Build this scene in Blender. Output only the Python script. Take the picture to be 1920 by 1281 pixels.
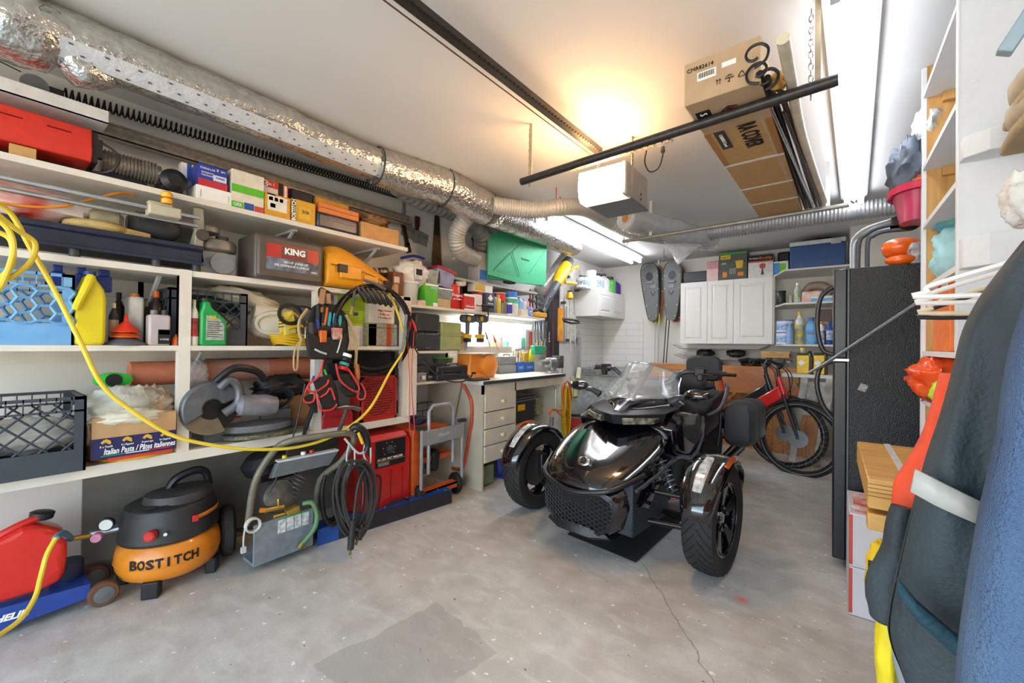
import bpy,bmesh,math,random
from mathutils import Vector,Matrix,Euler
random.seed(7)
R=math.radians
for o in list(bpy.data.objects): bpy.data.objects.remove(o)
SC=bpy.context.scene; COL=SC.collection
# ---------------- camera
F_PX=780.0; TH=R(37.4); PITCH=math.atan(5.5/780); ROLL=.012; CAM=Vector((0,0,1.24))
_f=Vector((-math.sin(TH)*math.cos(PITCH),math.cos(TH)*math.cos(PITCH),math.sin(PITCH)))
_r=Vector((math.cos(TH),math.sin(TH),0)); _u=_r.cross(_f)
_r,_u=_r*math.cos(ROLL)+_u*math.sin(ROLL),_u*math.cos(ROLL)-_r*math.sin(ROLL)
cd=bpy.data.cameras.new('camera'); cam=bpy.data.objects.new('camera',cd); COL.objects.link(cam)
cd.sensor_width=36; cd.lens=36*F_PX/1920; cd.clip_start=.03
cam.matrix_world=Matrix(((_r.x,_u.x,-_f.x,0),(_r.y,_u.y,-_f.y,0),(_r.z,_u.z,-_f.z,CAM.z),(0,0,0,1)))
SC.camera=cam
# ---------------- world: daylight that comes in through the open garage door behind the camera
w=bpy.data.worlds.new('world'); SC.world=w; w.use_nodes=True
nt=w.node_tree; bg=nt.nodes['Background']
sk=nt.nodes.new('ShaderNodeTexSky'); sk.sky_type='HOSEK_WILKIE'; sk.turbidity=6; sk.sun_direction=(.3,.6,.7)
wx=nt.nodes.new('ShaderNodeMix'); wx.data_type='RGBA'; wx.blend_type='MULTIPLY'; wx.inputs[0].default_value=1; wx.inputs[7].default_value=(1,.86,.68,1); nt.links.new(sk.outputs[0],wx.inputs[6]); nt.links.new(wx.outputs[2],bg.inputs[0]); bg.inputs[1].default_value=22
# ---------------- light and exposure
SC.view_settings.view_transform='Standard'; SC.view_settings.look='None'
SC.view_settings.exposure=1.2; SC.view_settings.gamma=1; SC.view_settings.use_curve_mapping=False
def area(name,loc,sx,sy,power,col,rot=(0,0,0)):
    l=bpy.data.lights.new(name,'AREA'); l.shape='RECTANGLE'; l.size=sx; l.size_y=sy; l.energy=power; l.color=col
    o=bpy.data.objects.new(name,l); o.location=loc; o.rotation_euler=rot; COL.objects.link(o); return o
# daylight through the open door (portal-like soft source at the opening, behind the camera)
pl=area('daylight_portal',(-1.0,-1.15,1.1),3.3,2.2,1,(1,1,1),(R(90),0,0)); pl.data.cycles.is_portal=True
# ---------------- pixel rays: where a line of sight meets a real plane of the room
def on(ax,v,px,py):
    d=_f+_r*((px-960)/F_PX)+_u*((640.5-py)/F_PX); return CAM+d*((v-CAM[ax])/d[ax])
def PX(px,py,v=-2.5): return on(0,v,px,py)
def PY(px,py,v=6.4): return on(1,v,px,py)
def PZ(px,py,v=0.): return on(2,v,px,py)
# ---------------- materials
def lin(h):
    if isinstance(h,str):
        h=h.lstrip('#'); c=[int(h[i:i+2],16)/255 for i in (0,2,4)]
    else: c=h
    return tuple(x/12.92 if x<=.04045 else ((x+.055)/1.055)**2.4 for x in c)+(1,)
_mc={}
def M(h,rough=.5,metal=0,var=.12,sc=18,bump=0,spec=.5,alpha=1,trans=0,coat=0,emit=0,h2=None,bsc=None):
    k=(h,rough,metal,var,sc,bump,spec,alpha,trans,coat,emit,h2,bsc)
    if k in _mc: return _mc[k]
    m=bpy.data.materials.new('mat_'+str(len(_mc))); m.use_nodes=True; nt=m.node_tree; N=nt.nodes; L=nt.links
    p=N['Principled BSDF']; c=lin(h)
    tc=N.new('ShaderNodeTexCoord'); nz=N.new('ShaderNodeTexNoise'); nz.inputs['Scale'].default_value=sc; nz.inputs['Detail'].default_value=4
    L.new(tc.outputs['Object'],nz.inputs['Vector'])
    cr=N.new('ShaderNodeValToRGB'); L.new(nz.outputs['Fac'],cr.inputs[0])
    cr.color_ramp.elements[0].position=.35; cr.color_ramp.elements[1].position=.68
    c2=lin(h2) if h2 else tuple(min(1,x*(1+var*.4)) for x in c[:3])+(1,)
    cr.color_ramp.elements[0].color=tuple(x*(1-var) for x in c[:3])+(1,) if not h2 else c
    cr.color_ramp.elements[1].color=c2
    L.new(cr.outputs[0],p.inputs['Base Color'])
    p.inputs['Roughness'].default_value=rough; p.inputs['Metallic'].default_value=metal
    p.inputs['Specular IOR Level'].default_value=spec
    if coat: p.inputs['Coat Weight'].default_value=coat; p.inputs['Coat Roughness'].default_value=.03
    if trans: p.inputs['Transmission Weight'].default_value=trans
    if alpha<1: p.inputs['Alpha'].default_value=alpha
    if emit: p.inputs['Emission Color'].default_value=c; p.inputs['Emission Strength'].default_value=emit
    if bump:
        b=N.new('ShaderNodeBump'); b.inputs['Strength'].default_value=bump; b.inputs['Distance'].default_value=.01
        n2=N.new('ShaderNodeTexNoise'); n2.inputs['Scale'].default_value=bsc or sc*4; L.new(tc.outputs['Object'],n2.inputs['Vector'])
        L.new(n2.outputs['Fac'],b.inputs['Height']); L.new(b.outputs[0],p.inputs['Normal'])
    _mc[k]=m; return m
# ---------------- mesh builder
def cat(pts,n=6,closed=False):
    P=[Vector(p) for p in pts]; out=[]; k=len(P)
    for i in range(k if closed else k-1):
        a,b,c,d=(P[(i-1)%k],P[i],P[(i+1)%k],P[(i+2)%k]) if closed else (P[max(i-1,0)],P[i],P[i+1],P[min(i+2,k-1)])
        for j in range(n):
            t=j/n; out.append(.5*((2*b)+(c-a)*t+(2*a-5*b+4*c-d)*t*t+(3*b-a-3*c+d)*t**3))
    if not closed: out.append(P[-1])
    return out
class B:
    def __init__(s): s.v=[]; s.f=[]; s.m=[]
    def add(s,v,f,mi=0):
        k=len(s.v); s.v+=[Vector(p) for p in v]; s.f+=[tuple(i+k for i in q) for q in f]; s.m+=[mi]*len(f); return s
    def box(s,a,b,mi=0):
        x0,y0,z0=[min(a[i],b[i]) for i in range(3)]; x1,y1,z1=[max(a[i],b[i]) for i in range(3)]
        return s.add([(x0,y0,z0),(x1,y0,z0),(x1,y1,z0),(x0,y1,z0),(x0,y0,z1),(x1,y0,z1),(x1,y1,z1),(x0,y1,z1)],
            [(0,3,2,1),(4,5,6,7),(0,1,5,4),(1,2,6,5),(2,3,7,6),(3,0,4,7)],mi)
    def ob(s,c,sz,rot=(0,0,0),mi=0):
        k=len(s.v); h=[q/2 for q in sz]; s.box([-q for q in h],h,mi); m=Matrix.Translation(c)@Euler(rot).to_matrix().to_4x4()
        for i in range(k,len(s.v)): s.v[i]=m@s.v[i]
        return s
    def loft(s,rings,caps=True,closed=True,loop=False,mi=0):
        n=len(rings[0]); k=len(s.v)
        for r in rings: s.v+=[Vector(p) for p in r]
        R_=len(rings); nn=n if closed else n-1
        for i in range(R_ if loop else R_-1):
            a=k+i*n; b=k+((i+1)%R_)*n
            for j in range(nn):
                j2=(j+1)%n; s.f.append((a+j,a+j2,b+j2,b+j)); s.m.append(mi)
        if caps and not loop:
            s.f.append(tuple(k+j for j in range(n))[::-1]); s.f.append(tuple(k+(R_-1)*n+j for j in range(n))); s.m+=[mi,mi]
        return s
    def tube(s,pts,r,n=8,sm=0,closed=False,caps=True,mi=0):
        P=cat(pts,sm,closed) if sm else [Vector(p) for p in pts]; k=len(P); rs=r if isinstance(r,(list,tuple)) else None
        rings=[]; t0=(P[1]-P[0]).normalized(); up=Vector((0,0,1)) if abs(t0.z)<.9 else Vector((1,0,0))
        nrm=t0.cross(up).normalized()
        for i in range(k):
            if closed: t=(P[(i+1)%k]-P[i-1])
            else: t=P[min(i+1,k-1)]-P[max(i-1,0)]
            t=t.normalized() if t.length>1e-9 else t0; nrm=(nrm-t*nrm.dot(t)); nrm=nrm.normalized() if nrm.length>1e-6 else t.orthogonal().normalized()
            bn=t.cross(nrm)
            if rs: q=i/(k-1)*(len(rs)-1); a=int(min(q,len(rs)-2)); rr=rs[a]+(rs[a+1]-rs[a])*(q-a)
            else: rr=r
            rings.append([P[i]+nrm*(rr*math.cos(2*math.pi*j/n))+bn*(rr*math.sin(2*math.pi*j/n)) for j in range(n)])
        return s.loft(rings,caps,True,closed,mi)
    def cyl(s,a,b,r,r2=None,n=20,mi=0):
        return s.tube([a,b],[r,r if r2 is None else r2],n,mi=mi)
    def lathe(s,pr,o=(0,0,0),ax=(0,0,1),n=24,sx=1,sy=1,mi=0,caps=True):
        a=Vector(ax).normalized(); q=a.to_track_quat('Z','Y') if abs(a.z)<.999 else None
        rings=[]
        for r_,h in pr:
            ring=[]
            for j in range(n):
                t=2*math.pi*j/n; p=Vector((r_*math.cos(t)*sx,r_*math.sin(t)*sy,h))
                if q: p=q@p
                elif a.z<0: p=Vector((p.x,-p.y,-p.z))
                ring.append(p+Vector(o))
            rings.append(ring)
        return s.loft(rings,caps,mi=mi)
    def prism(s,poly,ax,lo,hi,mi=0):
        # poly: 2-D outline in the two other axes (cyclic order x,y,z minus ax)
        def p3(p,h): return (h,p[0],p[1]) if ax==0 else ((p[0],h,p[1]) if ax==1 else (p[0],p[1],h))
        return s.loft([[p3(p,lo) for p in poly],[p3(p,hi) for p in poly]],mi=mi)
    def sph(s,c,r,nu=16,nv=10,mi=0):
        r=r if isinstance(r,(list,tuple)) else (r,r,r); rings=[]
        for i in range(nv+1):
            a=math.pi*(i/nv)-math.pi/2; a=max(-math.pi/2+.03,min(math.pi/2-.03,a))
            rings.append([(c[0]+r[0]*math.cos(a)*math.cos(2*math.pi*j/nu),c[1]+r[1]*math.cos(a)*math.sin(2*math.pi*j/nu),c[2]+r[2]*math.sin(a)) for j in range(nu)])
        return s.loft(rings,mi=mi)
    def sheet(s,fn,nu,nv,th=0,mi=0):
        G=[[Vector(fn(i/nu,j/nv)) for j in range(nv+1)] for i in range(nu+1)]
        k=len(s.v); W_=nv+1
        for r_ in G: s.v+=r_
        for i in range(nu):
            for j in range(nv): a=k+i*W_+j; s.f.append((a,a+W_,a+W_+1,a+1)); s.m.append(mi)
        s.th=th; return s
    def tf(s,m,k=0):
        for i in range(k,len(s.v)): s.v[i]=m@s.v[i]
        return s
WM={}
def _mesh(name,b,mat,ang=38):
    me=bpy.data.meshes.new(name); me.from_pydata([tuple(v) for v in b.v],[],b.f)
    for m in (mat if isinstance(mat,(list,tuple)) else [mat]): me.materials.append(m)
    me.polygons.foreach_set('material_index',b.m); me.polygons.foreach_set('use_smooth',[True]*len(b.f))
    bm=bmesh.new(); bm.from_mesh(me); bmesh.ops.recalc_face_normals(bm,faces=bm.faces); bm.to_mesh(me); bm.free()
    me.set_sharp_from_angle(angle=R(ang)); me.update(); return me
def _mods(o,bev,sub,solid):
    if sub: m=o.modifiers.new('sub','SUBSURF'); m.levels=sub; m.render_levels=sub
    if solid: m=o.modifiers.new('solid','SOLIDIFY'); m.thickness=solid; m.offset=0
    if bev: m=o.modifiers.new('bev','BEVEL'); m.width=bev; m.segments=2; m.limit_method='ANGLE'; m.angle_limit=R(40)
def thing(name,label,cat_,loc=(0,0,0),rz=0,group=None):
    o=bpy.data.objects.new(name,None); COL.objects.link(o); o.empty_display_size=.05
    o.location=loc; o.rotation_euler=(0,0,rz); o['label']=label; o['category']=cat_
    if group: o['group']=group
    WM[o]=Matrix.Translation(loc)@Matrix.Rotation(rz,4,'Z'); return o
def part(b,name,mat,par,w=False,bev=0,sub=0,solid=0,label=None,ang=38):
    M_=WM[par]
    if w: b.tf(M_.inverted())
    o=bpy.data.objects.new(name,_mesh(name,b,mat,ang)); COL.objects.link(o); o.parent=par; WM[o]=M_
    _mods(o,bev,sub,solid or getattr(b,'th',0))
    if label: o['label']=label
    return o
def single(b,name,mat,label,cat_,group=None,bev=0,sub=0,solid=0,kind=None,ang=38):
    xs=[v.x for v in b.v]; ys=[v.y for v in b.v]; zs=[v.z for v in b.v]
    c=Vector(((min(xs)+max(xs))/2,(min(ys)+max(ys))/2,min(zs))); b.tf(Matrix.Translation(-c))
    o=bpy.data.objects.new(name,_mesh(name,b,mat,ang)); COL.objects.link(o); o.location=c; WM[o]=Matrix.Translation(c)
    if label: o['label']=label
    if cat_: o['category']=cat_
    if group: o['group']=group
    if kind: o['kind']=kind
    _mods(o,bev,sub,solid or getattr(b,'th',0)); return o
def struct(name,b,mat,bev=0):
    return single(b,name,mat,None,None,kind='structure',bev=bev)
def text(s,size,mat,par,o,ex,ey,name='lettering',bold=0,w=True,wid=None,depth=.001,shear=0,label=None,space=1):
    """lettering: a real thin mesh lying on the surface at o, reading along ex with up ey"""
    cu=bpy.data.curves.new('t','FONT'); cu.body=s; cu.size=size; cu.extrude=depth; cu.offset=bold; cu.shear=shear; cu.space_character=space
    cu.align_x='CENTER'; cu.align_y='CENTER'; cu.resolution_u=2
    to=bpy.data.objects.new('t',cu); COL.objects.link(to); bpy.context.view_layer.update()
    me=bpy.data.meshes.new_from_object(to); bpy.data.objects.remove(to); bpy.data.curves.remove(cu)
    ex=Vector(ex).normalized(); ez=ex.cross(Vector(ey)).normalized(); ey=ez.cross(ex)
    xs=[v.co.x for v in me.vertices]; k=(wid/(max(xs)-min(xs))) if wid and xs else 1
    m=Matrix(((ex.x,ey.x,ez.x,o[0]),(ex.y,ey.y,ez.y,o[1]),(ex.z,ey.z,ez.z,o[2]),(0,0,0,1)))@Matrix.Diagonal((k,1,1,1))
    if w: m=WM[par].inverted()@m
    me.transform(m); me.materials.clear(); me.materials.append(mat)
    ob=bpy.data.objects.new(name,me); COL.objects.link(ob); ob.parent=par; WM[ob]=WM[par]
    if label: ob['label']=label
    return ob
def copy_thing(o,loc,rz=None,label=None):
    c=o.copy(); COL.objects.link(c); c.location=loc
    if rz is not None: c.rotation_euler=(0,0,rz)
    if label: c['label']=label
    WM[c]=Matrix.Translation(loc)@Matrix.Rotation(c.rotation_euler.z,4,'Z')
    def rec(s,d):
        for ch in list(s.children):
            q=ch.copy(); COL.objects.link(q); q.parent=d; WM[q]=WM[d]; rec(ch,q)
    rec(o,c); return c
# ================= the room
XL,XR,YB,YF,ZC=-3.0,.95,6.4,-1.1,2.52
m_white=M('#dedcd6',.6,var=.03,sc=3,bump=.04,bsc=40); m_ceil=M('#d9d8d5',.75,var=.02,sc=2)
m_shelf=M('#dfd9cc',.55,var=.08,sc=9,bump=.05); m_panel=M('#d9dce0',.6,var=.03,sc=5,bump=.5,bsc=26)
def concrete():
    m=bpy.data.materials.new('mat_concrete'); m.use_nodes=True; nt=m.node_tree; N=nt.nodes; L=nt.links; p=N['Principled BSDF']
    g=N.new('ShaderNodeNewGeometry'); pos=g.outputs['Position']
    def noise(sc,det=5,scale3=None,dist=0):
        n=N.new('ShaderNodeTexNoise'); n.inputs['Scale'].default_value=sc; n.inputs['Detail'].default_value=det; n.inputs['Distortion'].default_value=dist
        if scale3:
            mp=N.new('ShaderNodeMapping'); mp.inputs['Scale'].default_value=scale3; L.new(pos,mp.inputs[0]); L.new(mp.outputs[0],n.inputs['Vector'])
        else: L.new(pos,n.inputs['Vector'])
        return n.outputs['Fac']
    def ramp(s,a,b,ca,cb):
        r=N.new('ShaderNodeValToRGB'); r.color_ramp.elements[0].position=a; r.color_ramp.elements[1].position=b
        r.color_ramp.elements[0].color=ca; r.color_ramp.elements[1].color=cb; L.new(s,r.inputs[0]); return r.outputs[0]
    def mix(fac,a,b,mode='MIX'):
        x=N.new('ShaderNodeMix'); x.data_type='RGBA'; x.blend_type=mode
        for sk_,val in ((x.inputs[0],fac),(x.inputs[6],a),(x.inputs[7],b)):
            if isinstance(val,(int,float,tuple)): sk_.default_value=val
            else: L.new(val,sk_)
        return x.outputs[2]
    def math_(op,a,b=0.):
        x=N.new('ShaderNodeMath'); x.operation=op
        for i,val in enumerate((a,b)):
            if isinstance(val,(int,float)): x.inputs[i].default_value=val
            else: L.new(val,x.inputs[i])
        return x.outputs[0]
    W1,K=(1,1,1,1),(0,0,0,1)
    base=mix(ramp(noise(1.1,6,dist=.6),.35,.65,K,W1),lin('#c0bab0'),lin('#cfccc5'))
    base=mix(ramp(noise(7,8),.42,.7,K,(.6,)*3+(1,)),base,lin('#a8a298'))
    base=mix(ramp(noise(9,10,(.7,1.5,1),.6),.5,.68,K,(.45,)*3+(1,)),base,lin('#dedbd4'))
    base=mix(ramp(noise(160,3),.5,.75,K,(.35,)*3+(1,)),base,lin('#8f8b84'))
    base=mix(ramp(noise(2.4,6,(1,1,1),.8),.6,.78,K,(.4,)*3+(1,)),base,lin('#a98a62'))
    base=mix(ramp(noise(24,2),.70,.715,K,(.9,)*3+(1,)),base,lin('#f4f2ec'))
    base=mix(ramp(noise(45,2),.73,.745,K,(.8,)*3+(1,)),base,lin('#f4f2ec'))
    base=mix(ramp(noise(31,2,(1,1.3,1)),.745,.755,K,(.8,)*3+(1,)),base,lin('#4a4237'))
    base=mix(ramp(noise(17,2,(1.3,.8,1),1.2),.765,.78,K,(.7,)*3+(1,)),base,lin('#6d5a2c'))
    # darker rectangular patch left by something that stood on the slab
    sp=N.new('ShaderNodeSeparateXYZ'); mp=N.new('ShaderNodeMapping'); mp.vector_type='POINT'
    c=PZ(770,1235); mp.inputs['Location'].default_value=(0,0,0)
    vs=N.new('ShaderNodeVectorMath'); vs.operation='SUBTRACT'; L.new(pos,vs.inputs[0]); vs.inputs[1].default_value=(c.x,c.y,0)
    a=PZ(540,1220); b=PZ(735,1128); ang=math.atan2((b-a).y,(b-a).x)
    mp.inputs['Rotation'].default_value=(0,0,-ang); L.new(vs.outputs[0],mp.inputs[0]); L.new(mp.outputs[0],sp.inputs[0])
    wob=math_('MULTIPLY',math_('SUBTRACT',noise(6),.5),.1)
    dx=math_('SUBTRACT',math_('ADD',math_('ABSOLUTE',sp.outputs[0]),wob),.27); dy=math_('SUBTRACT',math_('ADD',math_('ABSOLUTE',sp.outputs[1]),wob),.22)
    d=math_('MAXIMUM',dx,dy); base=mix(ramp(d,-.005,.008,(.5,)*3+(1,),K),base,lin('#98948c'))
    base=mix(ramp(math_('ABSOLUTE',d),.0,.035,(.0,)*3+(1,),K),base,lin('#d3d0c8'))
    # crack across the slab and one pink paint mark
    w=math_('MULTIPLY',math_('SUBTRACT',noise(5,6),.5),.12); sx=N.new('ShaderNodeSeparateXYZ'); L.new(pos,sx.inputs[0])
    q0=PZ(1238,1110); q1=PZ(1340,1281); sl=(q1.y-q0.y)/(q1.x-q0.x)
    t=math_('SUBTRACT',math_('SUBTRACT',sx.outputs[1],q0.y),math_('MULTIPLY',math_('SUBTRACT',sx.outputs[0],q0.x),sl))
    t=math_('MULTIPLY',t,1/math.sqrt(1+sl*sl)); cr=math_('ABSOLUTE',math_('ADD',t,w)); base=mix(ramp(cr,.001,.004,(.75,)*3+(1,),K),base,lin('#57534d'))
    vp=N.new('ShaderNodeVectorMath'); vp.operation='DISTANCE'; L.new(pos,vp.inputs[0]); pm=PZ(1392,1125); vp.inputs[1].default_value=(pm.x,pm.y,0)
    base=mix(ramp(math_('ADD',vp.outputs['Value'],wob),.0,.05,(.8,)*3+(1,),K),base,lin('#e0604a'))
    L.new(base,p.inputs['Base Color']); L.new(ramp(noise(3),.3,.7,(.32,)*3+(1,),(.5,)*3+(1,)),p.inputs['Roughness'])
    bp=N.new('ShaderNodeBump'); bp.inputs['Strength'].default_value=.15; bp.inputs['Distance'].default_value=.004; L.new(noise(60,6),bp.inputs['Height']); L.new(bp.outputs[0],p.inputs['Normal'])
    return m
def tile(c1='#e6e5e0',c2='#c9c7c0',sc=1,bw=.4,rh=.1):
    m=bpy.data.materials.new('mat_tile'); m.use_nodes=True; nt=m.node_tree; N=nt.nodes; L=nt.links; p=N['Principled BSDF']
    g=N.new('ShaderNodeNewGeometry'); s=N.new('ShaderNodeSeparateXYZ'); L.new(g.outputs['Position'],s.inputs[0])
    a=N.new('ShaderNodeMath'); a.operation='ADD'; L.new(s.outputs[0],a.inputs[0]); L.new(s.outputs[1],a.inputs[1])
    c=N.new('ShaderNodeCombineXYZ'); L.new(a.outputs[0],c.inputs[0]); L.new(s.outputs[2],c.inputs[1])
    b=N.new('ShaderNodeTexBrick'); L.new(c.outputs[0],b.inputs['Vector']); b.inputs['Scale'].default_value=sc
    b.inputs['Brick Width'].default_value=bw; b.inputs['Row Height'].default_value=rh; b.inputs['Mortar Size'].default_value=.004
    b.inputs['Color1'].default_value=lin(c1); b.inputs['Color2'].default_value=lin(c1); b.inputs['Mortar'].default_value=lin(c2)
    L.new(b.outputs['Color'],p.inputs['Base Color']); p.inputs['Roughness'].default_value=.2; return m
def woodmat(c1,c2,axis=0,sc=3,rough=.35,plank=0,pax=0):
    m=bpy.data.materials.new('mat_wood'); m.use_nodes=True; nt=m.node_tree; N=nt.nodes; L=nt.links; p=N['Principled BSDF']
    tc=N.new('ShaderNodeTexCoord'); mp=N.new('ShaderNodeMapping'); s=[6,6,6]; s[axis]=.5; mp.inputs['Scale'].default_value=s; L.new(tc.outputs['Object'],mp.inputs[0])
    n=N.new('ShaderNodeTexNoise'); n.inputs['Scale'].default_value=sc; n.inputs['Detail'].default_value=6; n.inputs['Distortion'].default_value=1.5; L.new(mp.outputs[0],n.inputs['Vector'])
    r=N.new('ShaderNodeValToRGB'); r.color_ramp.elements[0].position=.3; r.color_ramp.elements[1].position=.7; r.color_ramp.elements[0].color=lin(c1); r.color_ramp.elements[1].color=lin(c2)
    L.new(n.outputs['Fac'],r.inputs[0]); out=r.outputs[0]
    if plank:
        sx=N.new('ShaderNodeSeparateXYZ'); L.new(tc.outputs['Object'],sx.inputs[0]); q=N.new('ShaderNodeMath'); q.operation='PINGPONG'; q.inputs[1].default_value=plank/2
        L.new(sx.outputs[pax],q.inputs[0]); r2=N.new('ShaderNodeMath'); r2.operation='LESS_THAN'; r2.inputs[1].default_value=.0025; L.new(q.outputs[0],r2.inputs[0])
        x=N.new('ShaderNodeMix'); x.data_type='RGBA'; L.new(r2.outputs[0],x.inputs[0]); L.new(out,x.inputs[6]); x.inputs[7].default_value=lin('#5a3516'); out=x.outputs[2]
    L.new(out,p.inputs['Base Color']); p.inputs['Roughness'].default_value=rough; return m
m_conc=concrete()
struct('floor',B().box((XL-.1,-5,-.1),(XR+.1,YB+.1,0)),m_conc)
struct('ceiling',B().box((XL-.1,YF,ZC),(XR+.1,YB+.1,ZC+.1)),m_ceil)
struct('wall_left',B().box((XL-.1,YF,0),(XL,YB+.1,ZC)),m_white)
struct('wall_back',B().box((XL,YB,0),(XR+.1,YB+.1,ZC)),m_white)
struct('wall_right',B().box((XR,YF,0),(XR+.1,YB,ZC)),m_white)
# front wall with the open garage doorway the photographer stands in
b=B().box((XL-.1,YF-.1,0),(XL+.35,YF,ZC)).box((XR-.35,YF-.1,0),(XR+.1,YF,ZC)).box((XL+.35,YF-.1,2.2),(XR-.35,YF,ZC+.1)); struct('wall_front',b,m_white)
struct('trim_1',B().box((XL,.36,0),(XL+.03,2.3,.74)),M('#76736a',.85,var=.25,sc=4,bump=.2))   # bare concrete footing under the shelves
ty=PX(1085,597,-2.98).y; t2=PY(1206,600,6.39)
struct('trim_2',B().box((XL,ty,.85),(XL+.012,YB,1.66)),tile()); struct('trim_3',B().box((XL+.012,YB-.012,.85),(t2.x,YB,1.66)),tile())
cx=PY(1595,440,5.6).x; struct('trim_4',B().box((cx,5.6,0),(XR,YB,ZC)),m_white)  # boxed-in chase in the back right corner
# ---- strip lights
m_tube=M('#f3f7ff',.5,emit=5,var=0); m_hous=M('#e8ebee',.35,var=.03)
def strip(label,xc,y0,y1,z,w=.23,offs=(-.062,.062),m=None):
    t=thing('strip_light',label,'light fixture',(xc,(y0+y1)/2,z)); h=(y1-y0)/2
    pr=[(-w/2,.07),(-w/2,.045),(-w*.32,.02),(-.02,.02),(0,.0),(.02,.02),(w*.32,.02),(w/2,.045),(w/2,.07)]
    part(B().prism([(a,c) for a,c in pr],1,-h,h),'housing',m_hous,t)
    for o in offs:
        part(B().tube([(o,-h+.03,-.012),(o,h-.03,-.012)],.019,14),'fluorescent_tube',m or m_tube,t)
        for s in (-1,1): part(B().box((o-.014,s*h-.03*s,-.03),(o+.014,s*h,.03)),'tube_socket',m_hous,t)
    return t
sr=strip('long twin-tube fluorescent strip light on the ceiling at right, next to the hanging pipe',.10,1.75,4.42,ZC-.075,w=.17,offs=(-.042,.042)); sr.rotation_euler.z=-.038; WM[sr]=Matrix.Translation(sr.location)@Matrix.Rotation(-.038,4,'Z')
strip('twin-tube fluorescent strip light on the ceiling over the workbench corner, behind the ribbed hoses',-2.2,3.3,5.78,ZC-.075,w=.2,m=M('#f6f8ff',.5,emit=11,var=0))
# ================= shared builders (local frame: width = X, faces -Y, up = Z, origin at the foot of the front face)
from mathutils import noise as NZ
BK,WT,RD=M('#17171a',.45),M('#f2f1ec',.5,var=.03),M('#c9271e',.4)
GR,DG,SI=M('#7d8083',.45),M('#34373a',.5),M('#b9bcbf',.3,metal=.9)
CB=M('#b98d5c',.8,var=.1,sc=12); YE=M('#e8c520',.4); OR=M('#e8862a',.4); BL=M('#2b52a8',.4); GN=M('#2f9c57',.4)
CH=M('#d9dcdf',.12,metal=1); RB=M('#1d1d1f',.7,bump=.1); CLR=M('#e6ebee',.12,alpha=.38,var=0); NV=M('#27304a',.4)
PNK=M('#e0505c',.5); KH=M('#a89878',.8); LG=M('#c4c6c6',.5); BR=M('#6a4326',.6); TXK=M('#111111',.6,var=0); TXW=M('#f6f6f4',.6,var=0); TXR=M('#d2281e',.6,var=0)
def place(ax,pl,pr,pt,z,fr):
    a,b,c=[on(ax,fr,q,pt) for q in (pl,pr,(pl+pr)/2)]
    return ((fr,(a.y+b.y)/2,z),R(90),b.y-a.y,c.z-z) if ax==0 else (((a.x+b.x)/2,fr,z),0,b.x-a.x,c.z-z)
def TH_(name,label,cat_,P,group=None):
    loc,rz,w,h=place(*P); return thing(name,label,cat_,loc,rz,group),w,h
def carton(name,label,cat_,P,mat,dep,bands=(),texts=(),group=None,bev=.003,body='body',side=None):
    t,w,h=TH_(name,label,cat_,P,group)
    bo_=part(B().box((-w/2,0,0),(w/2,dep,h)),body,mat,t,bev=bev)
    for i,q in enumerate(bands):
        x0,x1,z0,z1,m=q[:5]; part(B().box((-w/2+x0*w,-.0015,z0*h),(-w/2+x1*w,.001,z1*h)),q[5] if len(q)>5 else 'printed_panel',m,bo_)
    for q in texts:
        s,rx,rz_,sz,m=q[:5]; text(s,sz*h,m,bo_,(-w/2+rx*w,-.003,rz_*h),(1,0,0),(0,0,1),w=False,wid=(q[5]*w if len(q)>5 else None),bold=.0)
    return t,w,h
PR={'round':[(.92,0),(1,.02),(1,.62),(.9,.72),(.5,.82),(.36,.86),(.36,.9)],'can':[(.96,0),(1,.02),(1,.97),(.94,1)],
    'spray':[(.95,0),(1,.02),(1,.76),(.72,.82)],'pail':[(.82,0),(.85,.02),(1,.9),(1.04,.9),(1.04,1)],'jar':[(.92,0),(1,.03),(1,.7),(.78,.78)]}
CAPR={'round':(.42,.88,1),'can':None,'spray':(.6,.8,1),'pail':None,'jar':(.86,.76,1)}
def bottle(name,label,cat_,P,kind,mat,cap=None,lab=None,group=None,dep=1,txt=None,band=(.2,.6)):
    t,w,h=TH_(name,label,cat_,P,group); r=w/2; o=(0,r*dep,0)
    bo_=part(B().lathe([(r*a,h*z) for a,z in PR[kind]],o,n=20,sy=dep),'body',mat,t)
    c=CAPR[kind]
    if cap and c: part(B().lathe([(r*c[0],h*c[1]),(r*c[0],h*c[2])],o,n=16,sy=dep),'cap',cap,t)
    elif cap: part(B().lathe([(r*1.05,h*.93),(r*1.08,h*.94),(r*1.08,h),(r*.6,h*1.01)],o,n=20,sy=dep),'lid',cap,t)
    if lab: part(B().lathe([(r*1.012,h*band[0]),(r*1.012,h*band[1])],o,n=20,sy=dep,caps=False),'label',lab,bo_)
    if txt: text(txt[0],txt[1]*h,txt[2],bo_,(0,-.006,h*(band[0]+band[1])/2),(1,0,0),(0,0,1),w=False,wid=w*.8)
    return t,w,h
def blob(b,c,r,amp=.15,fr=3,seed=0,nu=26,nv=16,floor=None,mi=0,fold=0):
    k=len(b.v); b.sph((0,0,0),1,nu,nv,mi)
    for i in range(k,len(b.v)):
        p=b.v[i]; n=NZ.noise(p*fr+Vector((seed,seed*1.7,0)))*amp
        if fold: n+=abs(NZ.noise(p*fr*2.3+Vector((0,seed,3))))*fold
        p=p*(1+n); p=Vector((c[0]+p.x*r[0],c[1]+p.y*r[1],c[2]+p.z*r[2]))
        if floor is not None and p.z<floor: p.z=floor
        b.v[i]=p
    return b
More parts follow.
